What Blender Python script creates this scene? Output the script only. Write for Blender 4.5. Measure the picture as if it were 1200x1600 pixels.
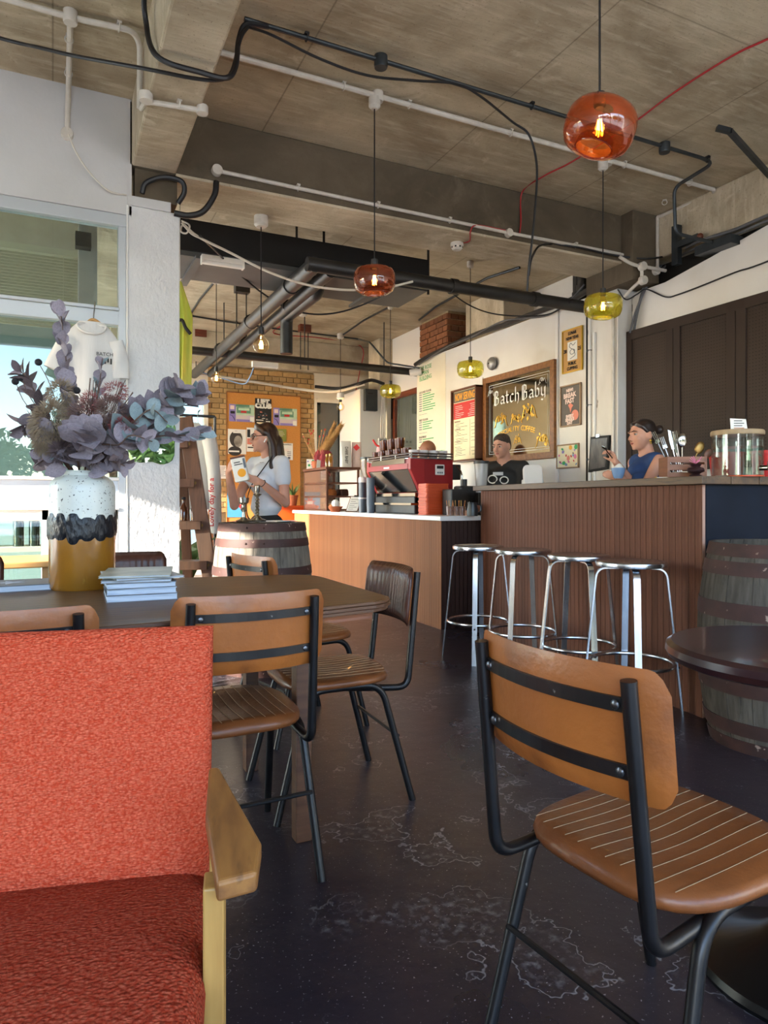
import bpy, bmesh, math, random
from mathutils import Vector, Matrix, Euler
random.seed(7)
SC = bpy.context.scene
COL = SC.collection
for o in list(bpy.data.objects): bpy.data.objects.remove(o)

# ------------------------------------------------------------------ camera
YAW = math.radians(25.6); FPX = 1080.0; EYE = 1.08; CXP, CYP = 600.0, 781.0
cam = bpy.data.cameras.new('camera'); cam_o = bpy.data.objects.new('camera', cam); COL.objects.link(cam_o)
cam.sensor_fit = 'VERTICAL'; cam.sensor_height = 24.0; cam.lens = FPX / 1600.0 * 24.0
cam.shift_y = -(800.0 - CYP) / 1600.0
cam.clip_start = 0.02; cam.clip_end = 300
cam_o.location = (0, 0, EYE); cam_o.rotation_euler = (math.pi / 2, 0, -YAW)
SC.camera = cam_o
# ------------------------------------------------------------------ light and exposure
SUN_DIR = Vector((1.0, 0.2, -0.37)).normalized()
w = bpy.data.worlds.new('sky'); SC.world = w; w.use_nodes = True
nt = w.node_tree; nt.nodes.clear()
sky = nt.nodes.new('ShaderNodeTexSky'); sky.sky_type = 'NISHITA'; sky.sun_disc = False
sky.sun_elevation = math.radians(28); sky.sun_rotation = math.atan2(-SUN_DIR.x, -SUN_DIR.y)
sky.air_density = 1.0; sky.dust_density = 0.6; sky.ozone_density = 1.0
bg = nt.nodes.new('ShaderNodeBackground'); bg.inputs['Strength'].default_value = 0.95
wo = nt.nodes.new('ShaderNodeOutputWorld')
nt.links.new(sky.outputs[0], bg.inputs[0]); nt.links.new(bg.outputs[0], wo.inputs[0])
sl = bpy.data.lights.new('sun', 'SUN'); sl.energy = 14.0; sl.angle = math.radians(0.6); sl.color = (1.0, 0.91, 0.79)
so = bpy.data.objects.new('sun', sl); COL.objects.link(so)
so.rotation_euler = SUN_DIR.to_track_quat('-Z', 'Y').to_euler(); so.location = (-20, -5, 12)
SC.view_settings.view_transform = 'Standard'; SC.view_settings.look = 'None'
SC.view_settings.exposure = 1.25; SC.view_settings.gamma = 1.0; SC.view_settings.use_curve_mapping = False
SC.cycles.use_denoising = True; SC.cycles.max_bounces = 10; SC.cycles.diffuse_bounces = 5
SC.cycles.transparent_max_bounces = 16; SC.cycles.caustics_reflective = False; SC.cycles.caustics_refractive = False
SC.cycles.sample_clamp_indirect = 6.0

# ------------------------------------------------------------------ helpers: points from the survey of the photograph
_s, _c = math.sin(YAW), math.cos(YAW)
def ray(px, py):
    t = (px - CXP) / FPX
    return Vector((_s + t * _c, _c - t * _s, (CYP - py) / FPX))
def zp(px, py, z):
    d = ray(px, py); k = (z - EYE) / d.z; return Vector((k * d.x, k * d.y, z))
def yp(px, py, Y):
    d = ray(px, py); k = Y / d.y; return Vector((k * d.x, Y, EYE + k * d.z))
def xp(px, py, X):
    d = ray(px, py); k = X / d.x; return Vector((X, k * d.y, EYE + k * d.z))
def dp(px, py, D):
    d = ray(px, py); return Vector((D * d.x, D * d.y, EYE + D * d.z))

# ------------------------------------------------------------------ helpers: materials
def lin(h):
    if not isinstance(h, str): return (*h[:3], 1.0)
    h = h.lstrip('#'); v = [int(h[i:i + 2], 16) / 255 for i in (0, 2, 4)]
    return tuple(x / 12.92 if x <= .04045 else ((x + .055) / 1.055) ** 2.4 for x in v) + (1.0,)
def mat(name, c1, c2=None, rough=.5, metal=0., scale=8., stretch=(1, 1, 1), detail=5., lo=.35, hi=.65,
        bump=0., bscale=None, bstretch=None, spec=.5, coat=0., sheen=0., emit=None, estr=0., c3=None, scale3=40., lo3=.6, hi3=.7, rvar=0., dist=0.):
    m = bpy.data.materials.new(name); m.use_nodes = True
    n, l = m.node_tree.nodes, m.node_tree.links
    b = n['Principled BSDF']
    b.inputs['Roughness'].default_value = rough; b.inputs['Metallic'].default_value = metal
    b.inputs['Specular IOR Level'].default_value = spec
    b.inputs['Coat Weight'].default_value = coat; b.inputs['Sheen Weight'].default_value = sheen
    b.inputs['Base Color'].default_value = lin(c1)
    tc = None
    def coords(st):
        nonlocal tc
        if tc is None: tc = n.new('ShaderNodeTexCoord')
        mp = n.new('ShaderNodeMapping'); mp.inputs['Scale'].default_value = st
        l.new(tc.outputs['Object'], mp.inputs[0]); return mp.outputs[0]
    def noise(sc, st, det=detail):
        t = n.new('ShaderNodeTexNoise'); t.inputs['Scale'].default_value = sc; t.inputs['Detail'].default_value = det
        t.inputs['Distortion'].default_value = dist
        l.new(coords(st), t.inputs['Vector']); return t.outputs['Fac']
    def ramp(src, a, z):
        r = n.new('ShaderNodeMapRange'); r.inputs['From Min'].default_value = a; r.inputs['From Max'].default_value = z
        l.new(src, r.inputs['Value']); return r.outputs[0]
    def mix(f, a, bcol):
        x = n.new('ShaderNodeMix'); x.data_type = 'RGBA'; l.new(f, x.inputs['Factor'])
        for s_, v in ((6, a), (7, bcol)):
            if hasattr(v, 'links'): l.new(v, x.inputs[s_])
            else: x.inputs[s_].default_value = lin(v)
        return x.outputs[2]
    col = None
    if c2 is not None:
        nf = noise(scale, stretch); col = mix(ramp(nf, lo, hi), c1, c2)
        if rvar:
            r = n.new('ShaderNodeMapRange'); r.inputs['To Min'].default_value = rough - rvar; r.inputs['To Max'].default_value = rough + rvar
            l.new(nf, r.inputs[0]); l.new(r.outputs[0], b.inputs['Roughness'])
    if c3 is not None:
        col = mix(ramp(noise(scale3, stretch), lo3, hi3), col if col is not None else c1, c3)
    if col is not None: l.new(col, b.inputs['Base Color'])
    if bump:
        bp = n.new('ShaderNodeBump'); bp.inputs['Strength'].default_value = bump; bp.inputs['Distance'].default_value = .01
        l.new(noise(bscale or scale, bstretch or stretch), bp.inputs['Height']); l.new(bp.outputs[0], b.inputs['Normal'])
    if emit:
        b.inputs['Emission Color'].default_value = lin(emit); b.inputs['Emission Strength'].default_value = estr
    return m
def thin_glass(name, col, refl=.06, rough=.02, edge=None, body=0.):
    m = bpy.data.materials.new(name); m.use_nodes = True
    n, l = m.node_tree.nodes, m.node_tree.links; n.clear()
    out = n.new('ShaderNodeOutputMaterial'); tr = n.new('ShaderNodeBsdfTransparent'); tr.inputs[0].default_value = lin(col)
    gl = n.new('ShaderNodeBsdfGlossy'); gl.inputs['Roughness'].default_value = rough
    fr = n.new('ShaderNodeLayerWeight'); fr.inputs[0].default_value = .5          # the same from both sides of the pane
    pw = n.new('ShaderNodeMath'); pw.operation = 'POWER'; pw.inputs[1].default_value = 4.; l.new(fr.outputs['Facing'], pw.inputs[0])
    ad = n.new('ShaderNodeMath'); ad.operation = 'MULTIPLY_ADD'; ad.inputs[1].default_value = .8; ad.inputs[2].default_value = refl + .03; ad.use_clamp = True
    mx = n.new('ShaderNodeMixShader'); l.new(pw.outputs[0], ad.inputs[0]); l.new(ad.outputs[0], mx.inputs[0])
    first = tr.outputs[0]
    if body:
        df = n.new('ShaderNodeBsdfDiffuse'); df.inputs[0].default_value = lin(edge or col)
        m2 = n.new('ShaderNodeMixShader'); m2.inputs[0].default_value = body
        l.new(tr.outputs[0], m2.inputs[1]); l.new(df.outputs[0], m2.inputs[2]); first = m2.outputs[0]
    l.new(first, mx.inputs[1]); l.new(gl.outputs[0], mx.inputs[2]); l.new(mx.outputs[0], out.inputs[0])
    return m

# ------------------------------------------------------------------ helpers: meshes
ROOTM = {}
def frame(x, y, z, o):
    m = Matrix((x, y, z)).transposed().to_4x4(); m.translation = o; return m
def wallm_x(X, Y, Z): return frame((0, -1, 0), (0, 0, 1), (-1, 0, 0), (X, Y, Z))   # faces -X
def wallm_y(X, Y, Z): return frame((1, 0, 0), (0, 0, 1), (0, -1, 0), (X, Y, Z))    # faces -Y
class MB:
    def __init__(s): s.v = []; s.f = []
    def add(s, vs, fs, M=None):
        o = len(s.v)
        s.v += [tuple(M @ Vector(p)) if M is not None else tuple(p) for p in vs]
        s.f += [tuple(i + o for i in f) for f in fs]; return s
    def box(s, c, d, M=None, rz=0.):
        x, y, z = (k / 2 for k in d)
        vs = [Vector((a * x, b * y, e * z)) for e in (-1, 1) for a, b in ((-1, -1), (1, -1), (1, 1), (-1, 1))]
        if rz: R = Matrix.Rotation(rz, 3, 'Z'); vs = [R @ p for p in vs]
        vs = [p + Vector(c) for p in vs]
        return s.add(vs, [(3, 2, 1, 0), (4, 5, 6, 7), (0, 1, 5, 4), (1, 2, 6, 5), (2, 3, 7, 6), (3, 0, 4, 7)], M)
    def bx(s, x0, x1, y0, y1, z0, z1, M=None):
        return s.box(((x0 + x1) / 2, (y0 + y1) / 2, (z0 + z1) / 2), (abs(x1 - x0), abs(y1 - y0), abs(z1 - z0)), M)
    def prism(s, poly, z0, z1, M=None):
        n = len(poly); vs = [(x, y, z0) for x, y in poly] + [(x, y, z1) for x, y in poly]
        return s.add(vs, [tuple(range(n - 1, -1, -1)), tuple(range(n, 2 * n))] + [(i, (i + 1) % n, n + (i + 1) % n, n + i) for i in range(n)], M)
    def tube(s, pts, r, n=8, closed=False, M=None, flat=None):
        P = [Vector(p) for p in pts]; k = len(P); vs = []; fs = []
        rr = r if isinstance(r, (list, tuple)) else [r] * k
        T = []
        for i in range(k):
            a = P[(i - 1) % k] if (closed or i > 0) else P[i]; b = P[(i + 1) % k] if (closed or i < k - 1) else P[i]
            t = b - a; T.append(t.normalized() if t.length > 1e-9 else Vector((0, 0, 1)))
        u = T[0].orthogonal().normalized()
        if abs(T[0].z) < .9: u = (Vector((0, 0, 1)) - T[0] * T[0].z).normalized()
        for i in range(k):
            u = u - T[i] * u.dot(T[i]); u = u.normalized() if u.length > 1e-6 else T[i].orthogonal().normalized()
            w_ = T[i].cross(u)
            for j in range(n):
                a = 2 * math.pi * (j + .5) / n
                fx = flat if flat else 1.
                vs.append(P[i] + u * math.cos(a) * rr[i] * fx + w_ * math.sin(a) * rr[i])
        m = k if closed else k - 1
        for i in range(m):
            for j in range(n):
                a, b = i * n + j, i * n + (j + 1) % n; c_, d = ((i + 1) % k) * n + (j + 1) % n, ((i + 1) % k) * n + j
                fs.append((a, b, c_, d))
        if not closed: fs += [tuple(range(n - 1, -1, -1)), tuple(range((k - 1) * n, k * n))]
        return s.add(vs, fs, M)
    def lathe(s, prof, n=24, c=(0, 0, 0), M=None, a0=0., a1=None):
        full = a1 is None; a1 = a0 + 2 * math.pi if full else a1
        m = n if full else n + 1; k = len(prof); vs = []; fs = []
        for i in range(m):
            a = a0 + (a1 - a0) * i / n
            for r, z in prof: vs.append((c[0] + r * math.cos(a), c[1] + r * math.sin(a), c[2] + z))
        for i in range(n if full else n):
            j = (i + 1) % m
            for q in range(k - 1): fs.append((i * k + q, j * k + q, j * k + q + 1, i * k + q + 1))
        return s.add(vs, fs, M)
    def ball(s, c, r, n=10, m=6, M=None):
        r = r if isinstance(r, (tuple, list)) else (r, r, r); vs = [(0, 0, -1)]; fs = []
        for i in range(1, m):
            p = math.pi * (i / m - .5)
            for j in range(n): a = 2 * math.pi * j / n; vs.append((math.cos(p) * math.cos(a), math.cos(p) * math.sin(a), math.sin(p)))
        vs.append((0, 0, 1)); L = len(vs) - 1
        for j in range(n):
            fs.append((0, 1 + (j + 1) % n, 1 + j)); fs.append((L, 1 + (m - 2) * n + j, 1 + (m - 2) * n + (j + 1) % n))
            for i in range(m - 2): fs.append((1 + i * n + j, 1 + i * n + (j + 1) % n, 1 + (i + 1) * n + (j + 1) % n, 1 + (i + 1) * n + j))
        return s.add([(c[0] + x * r[0], c[1] + y * r[1], c[2] + z * r[2]) for x, y, z in vs], fs, M)
    def grid(s, fn, nu, nv, M=None):
        vs = [fn(i / nu, j / nv) for i in range(nu + 1) for j in range(nv + 1)]
        return s.add(vs, [(i * (nv + 1) + j, (i + 1) * (nv + 1) + j, (i + 1) * (nv + 1) + j + 1, i * (nv + 1) + j + 1) for i in range(nu) for j in range(nv)], M)
    def slab(s, fn, nu, nv, th, M=None):
        """closed sheet: fn(u,v)->(point, normal)"""
        A = [[fn(i / nu, j / nv) for j in range(nv + 1)] for i in range(nu + 1)]; W = nv + 1; N = (nu + 1) * W
        vs = [Vector(p) + Vector(nn) * th for r in A for p, nn in r] + [Vector(p) for r in A for p, nn in r]; fs = []
        for i in range(nu):
            for j in range(nv):
                a = i * W + j; fs.append((a, a + W, a + W + 1, a + 1)); fs.append((N + a + 1, N + a + W + 1, N + a + W, N + a))
        for i in range(nu):
            for j in (0, nv):
                a, b = i * W + j, (i + 1) * W + j; fs.append((a, b, N + b, N + a) if j else (b, a, N + a, N + b))
        for j in range(nv):
            for i in (0, nu):
                a, b = i * W + j, i * W + j + 1; fs.append((a, b, N + b, N + a) if not i else (b, a, N + a, N + b))
        return s.add(vs, fs, M)
    def mesh(s, name, m, smooth=False, ang=35.):
        me = bpy.data.meshes.new(name); me.from_pydata(s.v, [], s.f); me.update()
        bm = bmesh.new(); bm.from_mesh(me); bmesh.ops.recalc_face_normals(bm, faces=bm.faces); bm.to_mesh(me); bm.free()
        if m is not None: me.materials.append(m)
        if smooth:
            me.polygons.foreach_set('use_smooth', [True] * len(me.polygons)); me.set_sharp_from_angle(angle=math.radians(ang))
        return me
    def build(s, name, m, parent=None, smooth=False, bevel=0., world=True, ang=35., seg=2, at=None):
        """world: vertices are in room coordinates; they are moved into the parent's own space"""
        if parent is not None:
            if world and parent.name in ROOTM:
                Mi = ROOTM[parent.name].inverted(); s.v = [tuple(Mi @ Vector(p)) for p in s.v]
            o = bpy.data.objects.new(name, s.mesh(name, m, smooth, ang)); COL.objects.link(o); o.parent = parent
            if world and parent.name in ROOTM: ROOTM[o.name] = ROOTM[parent.name]
        else:
            if world:
                if at is None:
                    xs, ys, zs = zip(*s.v); at = ((min(xs) + max(xs)) / 2, (min(ys) + max(ys)) / 2, min(zs))
                s.v = [(p[0] - at[0], p[1] - at[1], p[2] - at[2]) for p in s.v]
            o = bpy.data.objects.new(name, s.mesh(name, m, smooth, ang)); COL.objects.link(o)
            if world: o.location = at; ROOTM[o.name] = Matrix.Translation(at)
        if bevel:
            b = o.modifiers.new('bevel', 'BEVEL'); b.width = bevel; b.segments = seg; b.limit_method = 'ANGLE'; b.angle_limit = math.radians(40)
        return o
def tag(o, label, cat, group=None):
    o['label'] = label; o['category'] = cat
    if group: o['group'] = group
    return o
def struct(o, label=None):
    o['kind'] = 'structure'
    if label: o['label'] = label
    return o
def thing(name, label, cat, loc=(0, 0, 0), rz=0., group=None, M=None):
    o = bpy.data.objects.new(name, None); COL.objects.link(o); o.empty_display_size = .05
    M = M if M is not None else Matrix.Translation(loc) @ Matrix.Rotation(rz, 4, 'Z')
    o.matrix_world = M; ROOTM[o.name] = M.copy()
    return tag(o, label, cat, group) if label else o
def copy_thing(root, label, loc=None, rz=None, group=None):
    r = root.copy(); COL.objects.link(r)
    if loc is not None: r.location = loc
    if rz is not None: r.rotation_euler = (0, 0, rz)
    r['label'] = label
    if group: r['group'] = group
    for ch in list(root.children):
        c_ = ch.copy(); COL.objects.link(c_); c_.parent = r
        for g in list(ch.children):
            d = g.copy(); COL.objects.link(d); d.parent = c_
    ROOTM[r.name] = Matrix.Translation(r.location) @ Euler(r.rotation_euler).to_matrix().to_4x4()
    return r
def inst(name, me, parent, M):
    """another object of a shared mesh; M is in the parent's own space"""
    o = bpy.data.objects.new(name, me); COL.objects.link(o)
    if parent is not None: o.parent = parent
    o.matrix_local = M
    return o
def text(name, body, size, m, parent, M, ex=.0008, align='CENTER', sx=1., world=True, bold=0., sp=1.):
    cu = bpy.data.curves.new(name, 'FONT'); cu.body = body; cu.size = size; cu.extrude = ex
    cu.align_x = align; cu.align_y = 'CENTER'; cu.resolution_u = 2; cu.offset = bold; cu.space_line = sp
    cu.materials.append(m)
    tmp = bpy.data.objects.new(name, cu); COL.objects.link(tmp)
    dg = bpy.context.evaluated_depsgraph_get(); me = bpy.data.meshes.new_from_object(tmp.evaluated_get(dg)); bpy.data.objects.remove(tmp); bpy.data.curves.remove(cu)
    me.materials.clear(); me.materials.append(m); o = bpy.data.objects.new(name, me); COL.objects.link(o)
    if len(body) > 1: o['kind'] = 'stuff'
    if sx != 1.: M = M @ Matrix.Diagonal((sx, 1, 1, 1))
    if parent is not None:
        o.parent = parent
        if world and parent.name in ROOTM: M = ROOTM[parent.name].inverted() @ M
    o.matrix_local = M
    return o
def bez(pts, n=8):
    """smooth curve through points (Catmull-Rom)"""
    P = [Vector(p) for p in pts]; P = [P[0] * 2 - P[1]] + P + [P[-1] * 2 - P[-2]]; out = []
    for i in range(1, len(P) - 2):
        for k in range(n):
            t = k / n; a, b, c_, d = P[i - 1:i + 3]
            out.append(.5 * ((2 * b) + (c_ - a) * t + (2 * a - 5 * b + 4 * c_ - d) * t * t + (3 * b - a - 3 * c_ + d) * t ** 3))
    return out + [P[-2]]
def fillet(pts, r, n=5):
    P = [Vector(p) for p in pts]; out = [P[0]]
    for i in range(1, len(P) - 1):
        a, b, c_ = P[i - 1], P[i], P[i + 1]; u = (a - b); v = (c_ - b); q = min(r, u.length * .49, v.length * .49)
        p0, p1 = b + u.normalized() * q, b + v.normalized() * q
        for k in range(n + 1): t = k / n; out.append(p0 * (1 - t) ** 2 + b * 2 * t * (1 - t) + p1 * t * t)
    return out + [P[-1]]
def rrect(w_, d, r, n=5):
    out = []
    for cx, cy, a0 in ((w_ / 2 - r, d / 2 - r, 0), (-w_ / 2 + r, d / 2 - r, 90), (-w_ / 2 + r, -d / 2 + r, 180), (w_ / 2 - r, -d / 2 + r, 270)):
        for k in range(n + 1): a = math.radians(a0 + 90 * k / n); out.append((cx + r * math.cos(a), cy + r * math.sin(a)))
    return out

# ================================================================== materials
def floor_material():
    m = mat('painted_floor', '#241f27', '#30282d', rough=.3, scale=1.4, bump=.25, bscale=9, rvar=.1, spec=.55)
    n, l = m.node_tree.nodes, m.node_tree.links; b = n['Principled BSDF']
    tc = n.new('ShaderNodeTexCoord')
    def noise(sc, det, off):
        mp = n.new('ShaderNodeMapping'); mp.inputs['Location'].default_value = off; l.new(tc.outputs['Object'], mp.inputs[0])
        t = n.new('ShaderNodeTexNoise'); t.inputs['Scale'].default_value = sc; t.inputs['Detail'].default_value = det; t.inputs['Roughness'].default_value = .55
        l.new(mp.outputs[0], t.inputs['Vector']); return t.outputs['Fac']
    def math_(op, a, b_=None, clamp=False):
        x = n.new('ShaderNodeMath'); x.operation = op; x.use_clamp = clamp
        for i, v in enumerate((a, b_)):
            if v is None: continue
            if hasattr(v, 'links'): l.new(v, x.inputs[i])
            else: x.inputs[i].default_value = v
        return x.outputs[0]
    def rng(v, a, z):
        r = n.new('ShaderNodeMapRange'); l.new(v, r.inputs[0]); r.inputs[1].default_value = a; r.inputs[2].default_value = z; return r.outputs[0]
    patch = noise(2.3, 5, (3.1, 1.7, 0))
    line = rng(math_('ABSOLUTE', math_('SUBTRACT', patch, .56)), .0042, .0012)         # edges of worn paint
    line2 = rng(math_('ABSOLUTE', math_('SUBTRACT', noise(5.5, 4, (9, 4, 0)), .66)), .005, .0015)
    gate = rng(noise(1.1, 2, (0, 5, 2)), .36, .46)
    lines = math_('MULTIPLY', math_('MAXIMUM', line, line2), gate)
    worn = math_('MULTIPLY', rng(patch, .56, .60), rng(noise(38, 6, (1, 1, 1)), .5, .75))
    speck = rng(noise(120, 2, (4, 8, 0)), .67, .71)
    f = math_('MAXIMUM', math_('MULTIPLY', lines, .42), math_('MAXIMUM', math_('MULTIPLY', worn, .34), math_('MULTIPLY', speck, .6)), True)
    mx = n.new('ShaderNodeMix'); mx.data_type = 'RGBA'; l.new(f, mx.inputs[0])
    src = b.inputs['Base Color'].links[0].from_socket; l.new(src, mx.inputs[6]); mx.inputs[7].default_value = lin('#a9a8aa'); l.new(mx.outputs[2], b.inputs['Base Color'])
    return m
def concrete_material(name, c1, c2, c3, boards=None, along=0):
    """board-marked concrete: broad stains, drawn-out form marks, fine pitting"""
    m = mat(name, c1, rough=.85, spec=.25); n, l = m.node_tree.nodes, m.node_tree.links; b = n['Principled BSDF']; tc = n.new('ShaderNodeTexCoord')
    def nz(sc, st, det=7, dist=0.):
        mp = n.new('ShaderNodeMapping'); mp.inputs['Scale'].default_value = st; l.new(tc.outputs['Object'], mp.inputs[0])
        t = n.new('ShaderNodeTexNoise'); t.inputs['Scale'].default_value = sc; t.inputs['Detail'].default_value = det; t.inputs['Roughness'].default_value = .62; t.inputs['Distortion'].default_value = dist; l.new(mp.outputs[0], t.inputs['Vector']); return t.outputs['Fac']
    def rg(v, a, z, lo=0., hi=1.):
        r = n.new('ShaderNodeMapRange'); l.new(v, r.inputs[0]); r.inputs[1].default_value = a; r.inputs[2].default_value = z; r.inputs[3].default_value = lo; r.inputs[4].default_value = hi; return r.outputs[0]
    def mx(f, a, bb):
        x = n.new('ShaderNodeMix'); x.data_type = 'RGBA'; l.new(f, x.inputs[0])
        for i, v in ((6, a), (7, bb)):
            if hasattr(v, 'links'): l.new(v, x.inputs[i])
            else: x.inputs[i].default_value = lin(v)
        return x.outputs[2]
    broad = nz(1.5, (1, 1.3, 1), 8, .4); streak = nz(5., (.8, 5., 1) if along == 0 else (5., .8, 1)); pit = nz(70., (1, 1, 1), 3)
    col = mx(rg(broad, .36, .62), c3, c1); col = mx(rg(streak, .5, .75, 0., .55), col, c2); col = mx(rg(nz(3.1, (1, 1, 1), 9, 1.), .60, .68, 0., .5), col, c2); col = mx(rg(pit, .62, .7, 0., .55), col, '#5c5042')
    if boards:
        sp = n.new('ShaderNodeSeparateXYZ'); l.new(tc.outputs['Object'], sp.inputs[0])
        for ax, per, k in ((along, boards, .6), (1 - along, boards * 2., .45)):
            a = n.new('ShaderNodeMath'); a.operation = 'PINGPONG'; a.inputs[1].default_value = per; l.new(sp.outputs[ax], a.inputs[0]); col = mx(rg(a.outputs[0], 0., .007, k, 0.), col, '#4e4436')
    l.new(col, b.inputs['Base Color'])
    bp = n.new('ShaderNodeBump'); bp.inputs['Strength'].default_value = .5; bp.inputs['Distance'].default_value = .012; l.new(streak, bp.inputs['Height']); l.new(bp.outputs[0], b.inputs['Normal'])
    return m
def random_tint(m, amt=.25):
    """each object of this material gets its own shade"""
    n, l = m.node_tree.nodes, m.node_tree.links; b = n['Principled BSDF']
    oi = n.new('ShaderNodeObjectInfo'); r = n.new('ShaderNodeMapRange'); l.new(oi.outputs['Random'], r.inputs[0]); r.inputs[3].default_value = 1 - amt; r.inputs[4].default_value = 1 + amt * .6
    hs = n.new('ShaderNodeHueSaturation'); l.new(r.outputs[0], hs.inputs['Value'])
    s_ = b.inputs['Base Color']
    if s_.links: l.new(s_.links[0].from_socket, hs.inputs['Color'])
    else: hs.inputs['Color'].default_value = s_.default_value
    l.new(hs.outputs[0], s_); return m
X = {}
X['floor'] = floor_material()
X['ceil'] = concrete_material('ceiling_concrete', '#bdb097', '#d6cab3', '#978972', boards=.62, along=0)
X['ceil'].node_tree.nodes['Principled BSDF']
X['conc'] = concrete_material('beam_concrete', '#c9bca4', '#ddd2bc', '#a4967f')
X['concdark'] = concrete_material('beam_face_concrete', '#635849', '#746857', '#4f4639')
X['plaster'] = mat('white_plaster', '#e2dfd9', '#dcd8d0', rough=.75, scale=2.2, bump=.15, bscale=30, c3='#c4b9a8', scale3=1.1, lo3=.6, hi3=.8)
X['crackplaster'] = mat('flaking_white_paint', '#dbd7d0', '#cfcac2', rough=.75, scale=6, stretch=(1, 1, .35), c3='#6f665c', scale3=9, lo3=.69, hi3=.71, bump=.3, bscale=12)
X['rendered'] = mat('rough_white_render', '#d9d8d8', '#d0cfcf', rough=.8, scale=5, bump=.8, bscale=42, bstretch=(1, 1, .7))
X['greyplaster'] = mat('grey_painted_plaster', '#cbcaca', '#c4c3c2', rough=.7, scale=3, bump=.08, bscale=40)
X['white'] = mat('white_paint', '#e4e2de', rough=.45)
X['offwhite'] = mat('cream_paint', '#dcd5c4', '#d0c8b6', rough=.55, scale=5)
X['frame_al'] = mat('grey_window_frame', '#b9bdc2', rough=.4, metal=.2)
X['sillp'] = mat('pale_blue_panel', '#c9d2de', '#bfcad8', rough=.35, scale=2, stretch=(.3, 1, 12))
X['pvc'] = mat('white_conduit', '#d2ccc2', '#c4bdb2', rough=.45, scale=12)
X['blackcable'] = mat('black_cable', '#17171a', rough=.5)
X['greycable'] = mat('grey_cable', '#5d5d60', rough=.5)
X['redcable'] = mat('red_cable', '#a8272c', rough=.5)
X['whitecable'] = mat('white_cable', '#cfc9bd', rough=.5)
X['bluecable'] = mat('blue_cable', '#6f8fb8', rough=.5)
X['pipe'] = mat('black_pipe', '#1d1c1c', '#2b2927', rough=.45, scale=8)
X['duct'] = mat('dark_board', '#4a4a49', '#545352', rough=.6, scale=3)
X['dark'] = mat('dark_void', '#191715', rough=.9)
X['steel'] = mat('dark_steel', '#3f4447', '#34383b', rough=.4, metal=.5, scale=10)
X['brick'] = random_tint(mat('tan_brick', '#b99867', '#a58250', rough=.85, scale=9, bump=.4, bscale=40, c3='#6d5233', scale3=15, lo3=.6, hi3=.72), .22)
X['redbrick'] = random_tint(mat('old_red_brick', '#8d5b3b', '#73452c', rough=.9, scale=9, bump=.6, bscale=30, c3='#463225', scale3=10, lo3=.55, hi3=.7), .25)
X['mortar'] = mat('mortar', '#b09b78', '#9d8967', rough=.95, scale=30, bump=.3)
X['glass'] = thin_glass('window_glass', '#dfeae8', refl=.05, rough=.004)
X['darkglass'] = thin_glass('dark_window_glass', '#7c8784', refl=.08, rough=.01, edge='#2c322f', body=.55)
X['mirror'] = mat('mirror', '#c9cfca', rough=.015, metal=1.)
X['oldmirror'] = mat('aged_mirror', '#a5977c', '#b3a78f', rough=.06, metal=1., scale=3)
X['pave'] = mat('outdoor_paving', '#cfc9bf', '#c2bcb1', rough=.9, scale=2)
X['leafout'] = random_tint(mat('tree_leaves', '#33481a', '#4c6424', rough=.6, scale=3), .4)
X['bark'] = mat('tree_bark', '#5a4a38', '#43362a', rough=.9, scale=20, stretch=(1, 1, .2), bump=.5)
X['farhouse'] = mat('pale_building', '#cfc6b6', '#c0b7a6', rough=.8, scale=.6)

# ================================================================== the setting
def slab(name, x0, x1, y0, y1, z0, z1, m, bevel=0.): return struct(MB().bx(x0, x1, y0, y1, z0, z1).build(name, m, bevel=bevel, at=(0, 0, 0)))
slab('floor', -3.2, 5.2, -2.6, 10.3, -.12, 0, X['floor'])
slab('ceiling', -3.4, 5.4, -2.8, 10.4, 3.5, 3.75, X['ceil'])
XB0, XB1 = .43, .69
slab('beam_long', XB0, XB1, -2.8, 4.43, 3.1, 3.5, X['conc'], .012)
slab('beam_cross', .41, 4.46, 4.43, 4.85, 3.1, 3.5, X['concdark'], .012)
slab('beam_cross_soffit', .69, 4.46, 4.425, 4.855, 3.088, 3.105, X['conc'])
slab('beam_far', .7, 5.2, 10.0, 10.3, 3.05, 3.5, X['conc'], .01)
slab('beam_right', 4.64, 5.4, -2.8, 4.43, 3.13, 3.5, X['conc'], .01)
# column between the shop window and the bar room
slab('column_white', .41, .713, 4.43, 4.76, 0, 2.86, X['rendered'], .006)
slab('column_cap', .405, .66, 4.425, 4.74, 2.86, 2.92, X['greyplaster'], .004)
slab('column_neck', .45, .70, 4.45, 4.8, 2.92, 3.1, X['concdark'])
# wall over the shop window
slab('wall_shop_upper', -3.2, XB0, 4.43, 4.56, 2.80, 3.5, X['greyplaster'])
# right-hand wall and its pilaster; the masonry stops short of the beam
mb = MB(); mb.prism([(-2.6, 0), (4.56, 0), (4.56, 2.9), (4.2, 2.9), (3.75, 2.97), (3.28, 3.05), (-2.6, 3.05)], 0, .13, frame((0, 1, 0), (0, 0, 1), (1, 0, 0), (4.62, 0, 0)))
struct(mb.build('wall_right', X['plaster'], at=(0, 0, 0)))
slab('wall_right_void', 4.80, 5.4, -2.6, 4.6, 2.4, 3.2, X['dark'])  # near-black slab paints in the darkness of the gap above the wall
slab('column_right', 4.45, 4.62, 4.563, 4.94, 0, 2.86, X['crackplaster'], .006)
slab('column_right_cap', 4.43, 4.66, 4.54, 4.97, 2.86, 2.92, X['greyplaster'], .006)
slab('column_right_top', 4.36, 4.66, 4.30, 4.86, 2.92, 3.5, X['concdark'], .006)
slab('wall_partition', 4.5, 4.6, 4.94, 8.35, 0, 2.97, X['plaster'])
slab('trim_1', 4.485, 4.5, 5.40, 5.44, 1.0, 2.97, X['white'])
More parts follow.
